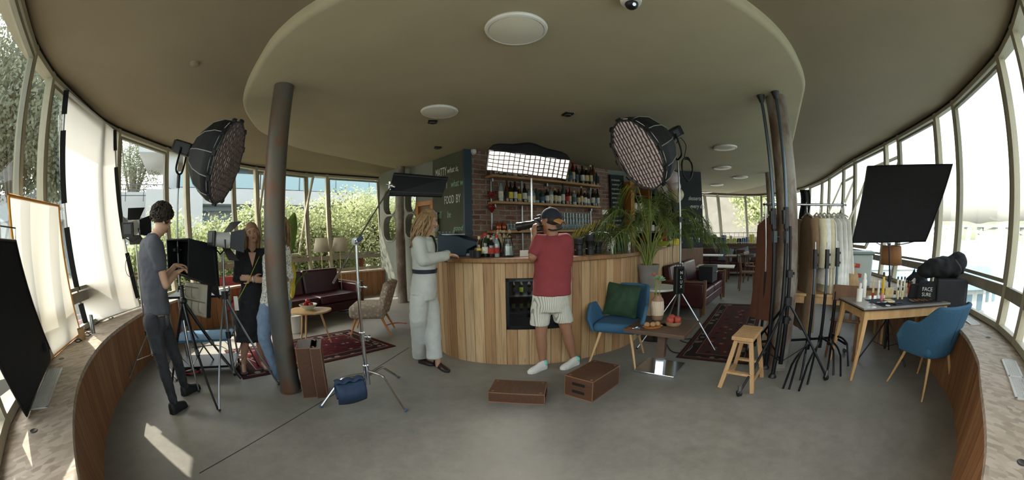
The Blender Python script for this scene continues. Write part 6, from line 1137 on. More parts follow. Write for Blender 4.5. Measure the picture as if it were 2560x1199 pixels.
m_ = MB(); m_.grid(lambda u, v: a.lerp(b, u).lerp(d_.lerp(c_, u), v) + V((0, -.012 * math.sin(3 * PI * u) ** 2, 0)), 14, 14); m_.build('back_sheet', 'canvas', pq, world=True, ang=180, sol=.03); MB().bar(b, c_, .03, .05, (0, 1, 0)).build('side_binding', 'black_cloth', pq, world=True, ang=0)
for i in range(2):
    for j in range(3):
        if i == 0 and j == 2: continue
        u0, u1, v0, v1 = .05 + j * .3, .33 + j * .3, .12 + i * .42, .48 + i * .42; G = lambda u, v: a.lerp(b, u).lerp(d_.lerp(c_, u), v); m_ = MB(); m_.grid(lambda u, v: G(u0 + (u1 - u0) * u, v0 + (v1 - v0) * v) + V((.01, -.03 - .035 * math.sin(PI * u) * math.sin(PI * v) ** .5, 0)), 6, 6); m_.build('pocket', 'canvas', pq, world=True, ang=180); MB().bar(G(u0, v0) + V((.01, -.036, 0)), G(u1, v0) + V((.01, -.036, 0)), .02, .008).build('pocket_hem', 'canvas_dark', pq, world=True, ang=0)
# things on the left ledge
t = MB().lathe([(.028, 0), (.028, .17), (.024, .18)], n=14).build('steel_flask', 'steel', ang=40); t.location = hz(233, 832, ZS); tag(t, 'slim silver tube standing on the left ledge by the white screen', 'flask')
t = MB().lathe([(.035, 0), (.045, .1), (.042, .1), (.033, .01), (.002, .01)], n=18).build('drinking_cup', 'kraft'); t.location = hz(206, 847, ZS); tag(t, 'translucent brownish cup on the left ledge', 'cup')
for k, (px, py) in enumerate(((195, 853), (218, 838), (222, 829), (276, 795))):
    c_ = hz(px, py, ZS); o = MB().tube([V((.05 * math.cos(a) * (1 + .3 * math.sin(a * 2 + k)), .04 * math.sin(a), .008 + .006 * math.sin(3 * a))) for a in [j * PI / 10 for j in range(34)]], .005, 5).build('cable_coil', 'black_plastic' if k < 3 else 'grey_metal'); o.location = c_; tag(o, 'small cable coil on the left ledge, ' + ('nearest', 'second', 'third', 'farthest')[k] + ' from the camera', 'cable', 'coils on the left ledge')
# cables on the floor
def cable(pts, r, mt, lb): c_ = catmull([hz(x, y, r + .001) for x, y in pts], 6); o = thing('floor_cable', lb, 'cable', c_[0].xy.to_3d()); MB().tube(c_, r, 6).build('cord', mt, o, world=True)
cable([(560, 850), (590, 880), (640, 905)], .006, 'black_plastic', 'black cable crossing the sunlit floor to the rug'); cable([(964, 812), (990, 806), (1016, 807)], .006, 'red_paint', 'thin red-orange cable between armchair and pale suit'); cable([(470, 890), (520, 905), (570, 880), (540, 862), (480, 868)], .006, 'black_plastic', 'black cable looping under the black tripod')
cable([(1665, 858), (1680, 878), (1712, 880), (1730, 862), (1700, 850), (1735, 845)], .006, 'black_plastic', 'black cable behind the square table base')
for k, mt in enumerate(('black_plastic', 'red_paint', 'black_plastic')):
    c_ = hz(478, 930 - k * 3, .01 + .012 * k); o = MB().tube([V(((.13 - .01 * k) * math.cos(a) + .008 * math.sin(5 * a), .11 * math.sin(a), .006 * math.sin(2.3 * a))) for a in [j * PI / 12 for j in range(74)]], .007, 5).build('cable_coil', mt); o.location = c_ + V((0, 0, .008)); tag(o, ('lowest black', 'red middle', 'top black')[k] + ' coil in the cable pile by the boy\'s feet', 'cable', 'cable pile by the boy')
# joints cut into the floor
for a, b, i in (((498, 1182), (1022, 868), 30),): 
    L_ = [hz(a[0] + (b[0] - a[0]) * k / 10, a[1] + (b[1] - a[1]) * k / 10 - (12 * math.sin(PI * k / 10)), .0012) for k in range(11)]; A_, B_ = L_[0], L_[-1]; struct(MB().bar(A_, B_, .006, .002, (0, 0, 1)).build('trim_%d' % i, 'shadow_gap', ang=0))
# ---------------- right side: poles, roller stand, folded stands, clothes rail
def autopole(px0, py0, tx, ty, lb):
    b = hz(px0, py0, 0); tp = hz(tx, ty, ZC) - b; K = lambda z: V((tp.x * z / ZC, tp.y * z / ZC, z)); t = thing('support_pole', lb, 'support pole', b, 0, 'black floor-to-ceiling poles'); MB().cyl(K(.03), K(1.6), .024, .024, 16).build('lower_tube', 'black_metal', t); MB().cyl(K(1.6), K(ZC - .06), .019, .019, 16).build('upper_tube', 'steel_blue', t)
    MB().lathe([(.045, 0), (.045, .012), (.026, .04)], n=18).build('foot', 'black_plastic', t); MB().lathe([(.024, -.09), (.042, -.03), (.05, -.002)], K(ZC), n=18).build('ceiling_pad', 'black_plastic', t)
    m_ = MB().cyl(K(1.5), K(1.72), .033, .033, 16).box(K(1.62) + V((-.04, 0, 0)), (.03, .03, .14)); m_.build('lock_sleeve', 'black_plastic', t); m_ = MB().box(K(1.42), (.05, .055, .12)); knob(m_, K(1.42) - V((0, .02, 0)), V((1, 0, 0)), .015, .045); m_.build('clamp', 'grey_metal', t, ang=0)
autopole(1930, 942, 1937, 229, 'black floor-to-ceiling pole in front of the rusty right column'); autopole(1912, 920, 1901, 238, 'second black floor-to-ceiling pole, left of the rusty right column')
rs = hz(1950, 925, 0); rs = V((2.74, 2.84, 0)); lstand(rs, V((rs.x, rs.y, at(1963, 565, pdist(rs)).z)), [hz(1846, 990), hz(2063, 950), rs + V((.1, .75, 0))], 'big black roller stand with castors before the rusty right column', 'black_metal', hub=.72, wheels=True, rr_=.022, pmt='black_metal')
def folded(px, py, topy, lb, ang, feet):
    b = hz(px, py, 0); t = thing('folded_stand', lb, 'light stand', b, 0, 'folded black stands'); d0 = pdist(b); tz = at(px + 4, topy, d0 + .08).z
    MB().cyl((0, 0, .2), (.0, .0, tz * .62), .02, .02, 14).build('lower_tube', 'black_metal', t); MB().cyl((0, 0, tz * .62), (0, 0, tz), .016, .016, 14).build('upper_tube', 'steel_blue', t); MB().cyl((0, 0, tz), (0, 0, tz + .09), .008, .008, 10).build('spigot', 'chrome', t); m_ = MB().cyl((0, 0, tz - .2), (0, 0, tz + .01), .03, .028, 14); knob(m_, V((0, 0, tz - .05)), V((1, 0, 0)), .016, .03); knob(m_, V((0, 0, tz - .16)), V((1, 0, 0)), .016, .03); m_.build('collar', 'black_plastic', t); MB().cyl((0, 0, .16), (0, 0, .3), .03, .03, 14).build('hub', 'black_metal', t)
    for k, (fx, fy) in enumerate(feet):
        f = hz(fx, fy, .01) - b; h_ = V((f.x, f.y, 0)).normalized(); z0 = .22 + .03 * k; MB().tube(catmull([V((0, 0, z0)), h_ * (f.length * .5) + V((0, 0, z0 + .01)), h_ * (f.length * .78) + V((0, 0, z0 - .03))], 5) + [V((f.x, f.y, .01))], .0125, 8).build('leg', 'black_metal', t)
folded(2012, 905, 624, 'folded black stand, left one of the three beside the beige coat', 0, [(1957, 970), (1972, 972), (2000, 950)]); folded(2042, 900, 624, 'folded black stand, middle one of the three beside the white clothes', 0, [(1997, 976), (2018, 960), (2083, 938)]); folded(2068, 893, 620, 'folded black stand, right one of the three beside the white clothes', 0, [(2101, 940), (2066, 938), (2120, 915)])
K1, K2 = hz(1900, 880, 0), hz(2090, 868, 0); zr = at(2000, 510, 4.75).z; ck = thing('clothes_rail', 'wheeled chrome and black clothes rail with hanging garments', 'clothes rail', (K1 + K2) / 2); kd = (K2 - K1).normalized(); kn = V((-kd.y, kd.x, 0))
K1 = K1 - kd * .02; MB().cyl(K1 + V((0, 0, zr)) - kd * .03, K2 + V((0, 0, zr)) + kd * .03, .015).build('top_bar', 'chrome', ck, world=True); MB().cyl(K1 + V((0, 0, .14)), K2 + V((0, 0, .14)), .016).build('lower_bar', 'black_metal', ck, world=True)
for K in (K1, K2):
    MB().cyl(K + V((0, 0, .14)), K + V((0, 0, 1.0)), .018).build('post', 'black_metal', ck, world=True); MB().cyl(K + V((0, 0, 1.0)), K + V((0, 0, zr + .03)), .013).build('post', 'chrome', ck, world=True); f_ = MB().bar(K - kn * .25 + V((0, 0, .12)), K + kn * .25 + V((0, 0, .12)), .03, .03).build('foot_bar', 'black_metal', ck, world=True, ang=0)
    for s in (-1, 1): q_ = K + kn * .24 * s; MB().cyl(q_ + V((-.012, 0, .033)), q_ + V((.012, 0, .033)), .032, .032, 14).build('castor', 'steel', f_, world=True); 
for n_, c_ in (('rust_cloth', '#5c3626'), ('brown_cloth', '#4b3426'), ('camel_cloth', '#80684f'), ('cream_cloth', '#cfc6a8'), ('white_cloth', '#e2e2de'), ('dark_cloth', '#22201f')): plain(n_, c_, .9, var=.12, scale=14, bump=.3)
def garment(u, top, bot, w, mt, lb, sleeves=True, th=.05, fl_=1.15, seed=0, hmt='white_plastic', tw=0):
    p = K1.lerp(K2, u); t = thing('garment', lb, 'garment', V((p.x, p.y, top)), math.atan2(kn.y, kn.x) + tw, 'clothes on the rail'); H_ = top - bot
    def gf(a, b):
        sh_ = .55 + .45 * min(1, b / .06) ** .6; ww = w / 2 * sh_ * (1 + (fl_ - 1) * b); ang = a * 2 * PI; rp = 1 + .10 * b * math.sin(ang * 5 + seed) + .05 * math.sin(ang * 9 + seed * 2 + b * 3) * b; dz = -.06 * abs(math.cos(ang)) * (1 - min(1, b / .06)); return (ww * math.cos(ang) * rp, (th * (.5 + .7 * b) * math.sin(ang)) * rp, -H_ * b + dz * 0 - .05 * (1 - b) * abs(math.cos(ang)) )
    m_ = MB(); m_.grid(gf, 40, 18); m_.build('body_cloth', mt, t, ang=180)
    if sleeves:
        for s in (-1, 1): MB().tube(catmull([(s * w * .4, 0, -.06), (s * w * .52, .01, -.25), (s * w * .56, .02, -.48), (s * w * .54, .02, -.62)], 4), [.06, .06, .058, .056, .055, .055, .054, .053, .052, .05, .05, .05, .05][:13], 10, flat=.6).build('sleeve', mt, t)
    hg = MB().tube([(-w * .38, 0, -.035), (0, 0, .02), (w * .38, 0, -.035)], .009, 6).build('hanger', hmt, t); MB().tube(catmull([(0, 0, .02), (0, 0, zr - top - .03), (.02, 0, zr - top + .02), (0, 0, zr - top + .032)], 4), .003, 5).build('hook', 'chrome', hg)
garment(.07, zr - .13, .42, .42, 'rust_cloth', 'rust-brown sleeveless dress hanging first from the left on the rail', False, .07, 1.25, 1, tw=.8); garment(.2, zr - .12, .35, .46, 'brown_cloth', 'dark brown long coat behind the black support poles', True, .07, 1.1, 2); garment(.5, zr - .12, .3, .46, 'camel_cloth', 'camel beige long coat right of the rusty column', True, .07, 1.1, 3)
for k, (u, b_, w_, mt, lb) in enumerate(((.62, 1.05, .36, 'cream_cloth', 'short cream top beside the camel coat'), (.67, .85, .38, 'white_cloth', 'white blouse behind the short cream top'), (.72, .75, .38, 'cream_cloth', 'long cream garment in the middle of the pale clothes'), (.78, .68, .4, 'white_cloth', 'long off-white dress behind the folded stands'), (.85, .82, .42, 'white_cloth', 'white flared skirt dress near the rail end'), (.91, .80, .42, 'white_cloth', 'white dress second from the right rail end'), (.96, .98, .44, 'white_cloth', 'white flared dress at the right rail end'))): garment(u, zr - .12, b_, w_, mt, lb, k < 3, .045, 1.3, 4 + k)
o = MB().grid(lambda a, b: at(1999 + 24 * a + 3 * math.sin(b * 5), 474 + 82 * b, 11.6 + .05 * math.sin(a * 9)), 8, 8).build('black_drape', 'black_cloth', ang=180, sol=.01); tag(o, 'narrow black cloth hanging by the far right windows behind the rail', 'cloth')

# ================================================================== PEOPLE
plain('skin', '#bf9277', .55, var=.05, scale=8); plain('skin_tan', '#94694f', .55, var=.05, scale=8); plain('skin_fair', '#c39a80', .55, var=.05); plain('lips', '#9c5a50', .5); plain('eye_white', '#d8d2c8', .3); plain('iris', '#3a2a20', .3)
plain('tee_grey', '#51535a', .95, var=.08, scale=8, bump=.2); plain('jeans_black', '#35373b', .9, var=.3, scale=7, bump=.2); plain('boot_black', '#17181a', .6); plain('dress_black', '#16181b', .85, var=.25, scale=10, bump=.2); plain('jeans_blue', '#74899f', .9, var=.15, scale=9, bump=.2); plain('suit_cloth', '#b4b6ae', .85, var=.05, scale=10, bump=.15); plain('tee_red', '#853539', .9, var=.08, scale=8, bump=.15); plain('belt_black', '#1c2430', .4); plain('loafer', '#2e1818', .3); plain('sneaker_white', '#d6d3c8', .6); plain('sneaker_teal', '#7fc4b4', .6); plain('cap_navy', '#1d232f', .9); plain('cap_tan', '#b07c46', .9); plain('hair_dark', '#2c2119', .7, var=.4, scale=60); plain('hair_blond', '#8f7350', .5, var=.35, scale=40); plain('hair_honey', '#7e5a3a', .5, var=.35, scale=40); plain('sandal', '#4a3a2e', .7)
t = NT('shorts_stripe'); sp = t.n('SeparateXYZ'); t.l(t.co('Object'), sp.inputs[0]); a_ = t.math('ADD', t.math('MULTIPLY', sp.outputs[0], 1.0), t.math('MULTIPLY', sp.outputs[1], .6)); fr_ = t.math('FRACT', t.math('MULTIPLY', a_, 55)); t.bsdf(t.mix(t.math('LESS_THAN', fr_, .3), '#cdc8b8', '#8f9088'), .9)
t = NT('blouse_pattern'); vo = t.n('TexVoronoi'); vo.inputs['Scale'].default_value = 55; t.l(t.co('Object'), vo.inputs['Vector']); t.bsdf(t.ramp(vo.outputs['Distance'], [(.3, '#8d8f88'), (.5, '#d8d5c8')]), .9)
def limb(m, pts, rr_):
    pts = [V(p) for p in pts]
    for i in range(len(pts) - 1): m.cyl(pts[i], pts[i + 1], rr_[i], rr_[i + 1], 16)
    for p, r in zip(pts, rr_): m.sph(p, r, 14, 9)
    return m
def loft(m, rs, s, f, n=28, e=1.0):                       # rings (centre, half width, half depth)
    L_ = []
    for c, a, b in rs: L_.append([V(c) + s * a * math.copysign(abs(math.cos(t)) ** e, math.cos(t)) + f * b * math.copysign(abs(math.sin(t)) ** e, math.sin(t)) for t in [2 * PI * k / n for k in range(n)]])
    return m.rings(L_)
def hand(m, w, d, n, curl=.5, s=1.0, th=1):                # w wrist, d pointing, n palm normal, th side of the thumb
    d, n = d.normalized(), (n - d * n.dot(d)).normalized(); x = d.cross(n).normalized() * th
    m.sph(w + d * .045 * s, (.001, .001, .001)); q = Matrix((x, d, n)).transposed(); m.sph(w + d * .047 * s, (.039 * s, .05 * s, .016 * s), 14, 9, q); m.cyl(w - d * .02, w + d * .03 * s, .024 * s, .024 * s, 12)
    for k, (o, L_, r) in enumerate(((.029, .072, .0085), (.01, .08, .009), (-.01, .075, .0088), (-.029, .058, .0078))):
        b = w + d * (.085 - abs(o) * .18) * s + x * o * s; a = 0; p = [b]; c_ = b
        for j, fr in enumerate((.45, .32, .23)):
            a += curl * (.55 + .25 * j) * (1 + .08 * k); c_ = c_ + (d * math.cos(a) + n * math.sin(a) + x * o * .9) * L_ * fr * s; p.append(c_)
        limb(m, p, [r * s, r * .95 * s, r * .88 * s, r * .75 * s])
    b = w + d * .02 * s + x * .03 * s; p1 = b + (x * .7 + d * .6 + n * .35 * curl).normalized() * .035 * s; p2 = p1 + (x * (.45 - .3 * curl) + d * .85 + n * .5 * curl).normalized() * .03 * s; p3 = p2 + (x * (.1 - .3 * curl) + d + n * .4 * curl).normalized() * .024 * s; limb(m, [b, p1, p2, p3], [.013 * s, .011 * s, .0098 * s, .0078 * s])
def headm(m, c, fw, up, s=1.0):                            # c head centre; returns frame
    fw = fw.normalized(); up = (up - fw * up.dot(fw)).normalized(); x = fw.cross(up); q = Matrix((x, fw, up)).transposed(); P = lambda a, b, z: c + (x * a + fw * b + up * z) * s
    m.sph(P(0, -.012, .03), (.076 * s, .095 * s, .088 * s), 22, 14, q).sph(P(0, .018, -.03), (.058 * s, .07 * s, .08 * s), 20, 12, q).sph(P(0, .05, -.088), (.026 * s, .026 * s, .024 * s), 12, 8, q).sph(P(0, .018, -.07), (.040 * s, .050 * s, .035 * s), 14, 9, q)
    m.cyl(P(0, .082, .018), P(0, .104, -.022), .008 * s, .0135 * s, 10).sph(P(0, .100, -.024), (.017 * s, .013 * s, .012 * s), 10, 7, q)
    for e in (-1, 1):
        m.sph(P(e * .032, .066, -.02), (.02 * s, .02 * s, .022 * s), 10, 7, q).sph(P(e * .03, .078, .028), (.02 * s, .01 * s, .008 * s), 10, 6, q); m.sph(P(e * .078, -.008, -.008), (.009 * s, .018 * s, .03 * s), 10, 7, q)
    m.sph(P(0, .082, -.052), (.022 * s, .012 * s, .011 * s), 12, 7, q); return P, q, x
def face(P, q, root, s=1.0, brow='hair_dark', world=True):
    for e in (-1, 1):
        o = MB().sph(P(e * .031, .078, .006), (.0135 * s, .009 * s, .0075 * s), 12, 8, q).build('eye', 'eye_white', root, world=True); MB().sph(P(e * .031, .0865, .006), (.006 * s, .002 * s, .006 * s), 8, 6, q).build('iris', 'iris', o, world=True)
        MB().tube([P(e * .014, .09, .028), P(e * .03, .09, .034), P(e * .047, .078, .028)], .0035 * s, 6).build('eyebrow', brow, root, world=True); MB().tube([P(e * .018, .0875, .012), P(e * .031, .09, .0155), P(e * .045, .08, .011)], .0022 * s, 5).build('eyelid', brow, root, world=True)
    MB().sph(P(0, .0915, -.049), (.021 * s, .006 * s, .0045 * s), 12, 6, q).sph(P(0, .090, -.0565), (.018 * s, .006 * s, .005 * s), 12, 6, q).build('mouth', 'lips', root, world=True)
def human(lb, base, rz=0): return thing('person', lb, 'person', V((base.x, base.y, 0)), rz)
def bodyend(m, root, mt, vox=.0062): o = m.build('body', mt, root, world=True); remesh(o, vox, 3); return o
def cloth(m, root, name, mt, vox=.011, dis=.022, dsc=.09, sm=4): return remesh(m.build(name, mt, root, world=True), vox, sm, dis, dsc)
def locks(P, q, n, L_, mt, root, name='hair', r=.0085, seed=1, back=True, wave=.012, side=None, down=V((0, 0, -1)), face_open=.55, s=1.0, shell=None):
    rnd = random.Random(seed); m = MB(); m.sph(P(0, -.017, .05), (.081 * s, .094 * s, .086 * s), 24, 14, q)
    for k in range(n):
        a = rnd.uniform(-PI * face_open, PI * face_open) * 1.0; el = rnd.uniform(.05, 1.1) if abs(a) < 1.35 else rnd.uniform(.55, 1.15); x0 = math.sin(a) * math.cos(el) * .078; y0 = -math.cos(a) * math.cos(el) * .09 - .012; z0 = .035 + math.sin(el) * .085; p0 = P(x0, y0, z0); out = (p0 - P(0, 0, .02)).normalized()
        LL = L_ * rnd.uniform(.7, 1.05); pts = [p0]; c_ = p0; ph = rnd.uniform(0, 6); N = 9
        for j in range(1, N + 1):
            u = j / N; h = out.copy(); h.z = 0; h = h - (q @ V((0, 1, 0))) * max(0, h.dot(q @ V((0, 1, 0)))) * 1.2; c_ = c_ + down * (LL / N) * (1 if u > .15 else .6) + h * (LL / N) * (.45 if u < .25 else (.02 if u < .7 else .06)) + V((math.sin(ph + u * 7), math.cos(ph * 1.3 + u * 7), 0)) * wave; pts.append(c_.copy())
        m.tube(pts, [r * (.9 if j else .5) * (1 - .55 * (j / N) ** 3) for j in range(N + 1)], 6)
    return m.build(name, mt, root, world=True, ang=180)
def shoe(root, heel, toe, mt, w=.042, h=.075, name='shoe', sole=None, ank=None):
    heel, toe = V((heel.x, heel.y, 0)), V((toe.x, toe.y, 0)); d = (toe - heel).normalized(); x = V((-d.y, d.x, 0)); L_ = (toe - heel).length; m = MB(); rs = []
    for u, ww, hh in ((0, .55, .8), (.04, .8, .98), (.2, .88, 1.0), (.38, .82, .92), (.55, .95, .68), (.75, 1.05, .55), (.9, .85, .45), (.97, .55, .33), (1, .2, .2)):
        c_ = heel + d * L_ * u; rs.append([c_ + x * w * ww * math.cos(t) + V((0, 0, .012 + max(0, math.sin(t)) * h * hh)) if math.sin(t) > -.01 else c_ + x * w * ww * math.cos(t) + V((0, 0, .008)) for t in [2 * PI * k / 20 for k in range(20)]])
    m.rings(rs); o = m.build(name, mt, root, world=True, ang=60, fix=True); s_ = MB(); s_.rings([[p.xy.to_3d() + (p.xy.to_3d() - (heel + toe) / 2) * .03 + V((0, 0, z)) for p in (V((a.x, a.y, 0)) for a in ol)] for ol in [[heel + d * L_ * u + x * w * ww * s for u, ww, s in [(u, ww, 1) for u, ww in ((.0, .5), (.1, .85), (.4, .85), (.75, 1.05), (.92, .8), (1, .2))] + [(u, ww, -1) for u, ww in ((1, .2), (.92, .8), (.75, 1.05), (.4, .85), (.1, .85), (.0, .5))]]] for z in (.001, .022)]); s_.build('sole', sole or 'boot_black', o, world=True, ang=0, fix=True); return o
fwd = lambda px: (lambda d: V((d.x, d.y, 0)).normalized())(ray(px, 600))
rgt = lambda px: (lambda d: V((d.y, -d.x, 0)).normalized())(ray(px, 600))

# --- boy with curly hair at the monitor
F, X = fwd(390), rgt(390); d0 = 3.62; fc = (X * .85 + F * .5).normalized(); sdv = V((fc.y, -fc.x, 0))          # facing, his right
bA, bB = hz(436, 1030), hz(470, 984)
pr = human('boy with dark curly hair and grey shirt bending over the hooded monitor', (bA + bB) / 2)
pel, wst, chs, nkb = at(391, 792, d0), at(386, 745, d0), at(380, 645, d0 - .02), at(377, 592, d0); hc = at(404, 553, d0 + .02)
shR, shL = at(386, 612, d0 - .16), at(384, 603, d0 + .2); elR, wrR = at(414, 712, d0 - .12), at(440, 682, d0 + .06); elL, wrL = at(408, 700, d0 + .3), at(437, 664, d0 + .3)
hpR, hpL = at(380, 806, d0 - .09), at(403, 806, d0 + .09); knR, knL = at(404, 902, 3.52), at(441, 895, 3.78); anR, anL = at(434, 1004, pdist(bA) + .02), at(463, 972, pdist(bB) + .03)
m = MB(); loft(m, [(pel, .13, .1), (wst, .12, .09), (chs, .15, .1), (nkb - V((0, 0, .05)), .13, .08)], sdv, fc); limb(m, [nkb - V((0, 0, .04)), hc - V((0, 0, .05))], [.055, .05])
for a, b, c_ in ((shR, elR, wrR), (shL, elL, wrL)): limb(m, [nkb - V((0, 0, .06)), a, b, c_], [.06, .05, .038, .025])
for a, b, c_ in ((hpR, knR, anR), (hpL, knL, anL)): limb(m, [a, b, c_], [.075, .048, .034])
hand(m, wrR, (at(458, 672, d0 + .1) - wrR), V((0, 0, -1)), .6, 1, 1); hand(m, wrL, (at(456, 662, d0 + .3) - wrL), V((0, 0, -1)), .6, 1, -1)
hf = (fc + V((0, 0, -.55))).normalized(); P, q, x_ = headm(m, hc, hf, V((0, 0, 1)) + fc * .3); bodyend(m, pr, 'skin_fair'); face(P, q, pr)
m = MB(); loft(m, [(at(393, 782, d0), .165, .125), (at(388, 752, d0), .16, .12), (at(382, 690, d0), .165, .12), (at(379, 640, d0), .185, .125), (at(379, 607, d0), .17, .105), (nkb + V((0, 0, .0)), .085, .07)], sdv, fc)
limb(m, [at(380, 604, d0 - .08), shR, shR.lerp(elR, .5)], [.075, .075, .068]); limb(m, [at(380, 602, d0 + .1), shL, shL.lerp(elL, .5)], [.075, .07, .068]); cloth(m, pr, 't_shirt', 'tee_grey')
m = MB(); loft(m, [(at(392, 785, d0), .15, .11), (at(392, 806, d0), .16, .118), (at(393, 822, d0), .13, .1)], sdv, fc); limb(m, [hpR, hpR.lerp(knR, .5), knR, knR.lerp(anR, .45), anR], [.092, .078, .06, .056, .043]); limb(m, [hpL, hpL.lerp(knL, .5), knL, knL.lerp(anL, .45), anL], [.092, .078, .06, .056, .043]); cloth(m, pr, 'jeans', 'jeans_black', .009, .016, .05)
shoe(pr, hz(429, 1036), hz(466, 1012), 'boot_black', .045, .1, 'boot'); shoe(pr, hz(457, 990), hz(499, 968), 'boot_black', .045, .1, 'boot')
rnd = random.Random(2); m = MB(); m.sph(P(0, -.03, .045), (.088, .1, .095), 20, 12, q)
for k in range(330):
    d = V((rnd.gauss(0, 1), rnd.gauss(0, 1), rnd.gauss(0, 1))).normalized()
    if d.y > .45 and d.z < .35 or d.z < -.55: continue
    c_ = P(d.x * .092, -.025 + d.y * .108, .048 + d.z * .105); r_ = rnd.uniform(.012, .02); u = d.orthogonal().normalized(); v_ = d.cross(u); ph = rnd.uniform(0, 6); m.tube([c_ + q @ (u * math.cos(ph + j * .9) + v_ * math.sin(ph + j * .9) + d * (j * .18)) * r_ for j in range(7)], [.006, .008, .008, .008, .007, .006, .003], 5)
m.build('hair', 'hair_dark', pr, world=True, ang=180)
MB().box(at(417, 800, d0 - .2), (.03, .02, .09), RY(.2)).build('key_bunch', 'steel', pr, world=True, ang=0)

# --- woman in the black dress
F, X = fwd(630), rgt(630); d0 = 4.3; fc = (-F * .95 + X * .25).normalized(); sdv = V((fc.y, -fc.x, 0)); b1_, b2_ = hz(606, 928), hz(662, 920)
pr = human('woman in a long black v-neck dress with fair hair, arms folded, smiling', (b1_ + b2_) / 2)
hc = at(630, 583, d0); nkb = at(629, 622, d0); chs, wst, pel = at(629, 655, d0), at(630, 708, d0), at(630, 745, d0)
sL_, sR_ = at(600, 634, d0 + .04), at(657, 634, d0 - .02); eL, eR = at(592, 694, d0 + .02), at(662, 694, d0 - .02); wL, wR = at(632, 698, d0 - .2), at(628, 694, d0 - .16)
k1, k2 = at(613, 838, d0), at(648, 836, d0 - .05); a1, a2 = at(609, 912, pdist(b1_) + .05), at(655, 903, pdist(b2_) + .05)
m = MB(); loft(m, [(pel, .15, .1), (wst, .12, .085), (chs, .14, .095), (nkb - V((0, 0, .05)), .13, .07)], X, F); limb(m, [nkb - V((0, 0, .05)), hc - V((0, 0, .06))], [.05, .046])
limb(m, [nkb - V((0, 0, .05)), sL_, eL, wL], [.05, .045, .036, .024]); limb(m, [nkb - V((0, 0, .05)), sR_, eR, wR], [.05, .045, .036, .024])
limb(m, [pel - X * .08, k1, k1.lerp(a1, .35), a1], [.08, .05, .05, .03]); limb(m, [pel + X * .08, k2, k2.lerp(a2, .35), a2], [.08, .05, .05, .03])
hand(m, wL, X * 1 + V((0, 0, -.15)), F, .5, .93, 1); hand(m, wR, -X + V((0, 0, .05)), F, .5, .93, 1)
hf = (fc * 1 - X * .25).normalized(); P, q, x_ = headm(m, hc, hf, V((0, 0, 1)) - X * .22, .95); 
for b, a in ((b1_, a1), (b2_, a2)): limb(m, [a, V((b.x, b.y, .03)) + fc * .1], [.03, .028])
bodyend(m, pr, 'skin'); face(P, q, pr, .95, 'hair_honey')
m = MB(); loft(m, [(at(628, 850, d0 - .03), .19, .14), (at(629, 800, d0 - .02), .195, .145), (at(630, 750, d0), .175, .135), (at(630, 712, d0), .135, .105), (at(629, 680, d0), .15, .115), (at(629, 650, d0), .155, .115), (at(629, 633, d0), .14, .085)], X, F)
limb(m, [at(622, 634, d0), sL_, sL_.lerp(eL, .5), eL, eL.lerp(wL, .35)], [.06, .062, .056, .06, .05]); limb(m, [at(638, 634, d0), sR_, sR_.lerp(eR, .5), eR, eR.lerp(wR, .35)], [.06, .062, .056, .06, .05]); cloth(m, pr, 'dress', 'dress_black', .011, .03, .07)
vn = MB(); vp = [at(620, 630, d0 - .125), at(640, 630, d0 - .125), at(631, 668, d0 - .135)]; vn.add(vp + [p + F * .02 for p in vp], [(0, 1, 2), (3, 4, 5), (0, 1, 4, 3), (1, 2, 5, 4), (2, 0, 3, 5)]); vn.build('neckline_skin', 'skin', pr, world=True, ang=0, bev=.004, fix=True)
for b in (b1_, b2_): shoe(pr, b - fc * .06, b + fc * .17, 'sandal', .042, .035, 'sandal')
locks(P, q, 210, .40, 'hair_blond', pr, seed=4, face_open=.6, s=.95, wave=.008); MB().tube(catmull([at(648, 640, d0 - .12), at(625, 690, d0 - .27), at(602, 735, d0 - .24), at(592, 750, d0 - .22)], 6), .003, 5).build('lanyard', 'l_lime', pr, world=True)
ph = at(590, 758, d0 - .22); MB().box(ph, (.05, .012, .15), RZ(.6)).build('phone', 'white_plastic', pr, world=True, ang=0, bev=.005); MB().tube([wR + (F * math.cos(a) + V((0, 0, math.sin(a)))) * .027 for a in [k * PI / 6 for k in range(13)]], .007, 6).build('bracelet', 'red_paint', pr, world=True); MB().tube([wL + (F * math.cos(a) + V((0, 0, math.sin(a)))) * .028 for a in [k * PI / 6 for k in range(13)]], .007, 6).build('watch', 'white_metal', pr, world=True)

# --- person in jeans behind the column
F, X = fwd(695), rgt(695); d0 = 3.98; fc = (-X * .8 + F * .4).normalized(); b1_, b2_ = hz(697, 955), hz(722, 950)
pr = human('woman in light blue jeans and patterned blouse, mostly hidden behind the leaning column', (b1_ + b2_) / 2)
hc, nkb, chs, wst, pel = at(697, 568, d0), at(695, 608, d0), at(693, 650, d0), at(689, 705, d0), at(688, 745, d0); sL_, sR_ = at(676, 622, d0 + .05), at(712, 624, d0 - .03); eR, wR = at(720, 690, d0 - .03), at(702, 712, d0 - .16); eL, wL = at(672, 690, d0 + .05), at(680, 708, d0 - .2)
k1, k2 = at(660, 845, d0 - .1), at(712, 850, d0); a1, a2 = at(695, 940, pdist(b1_) + .03), at(726, 936, pdist(b2_) + .03)
m = MB(); loft(m, [(pel, .15, .1), (wst, .12, .09), (chs, .14, .1), (nkb - V((0, 0, .05)), .12, .08)], X, F); limb(m, [nkb - V((0, 0, .05)), hc - V((0, 0, .05))], [.05, .046]); limb(m, [nkb - V((0, 0, .05)), sR_, eR, wR], [.05, .05, .04, .026]); limb(m, [nkb - V((0, 0, .05)), sL_, eL, wL], [.05, .05, .04, .026]); limb(m, [pel - X * .07, k1, a1], [.08, .05, .032]); limb(m, [pel + X * .07, k2, a2], [.08, .05, .032])
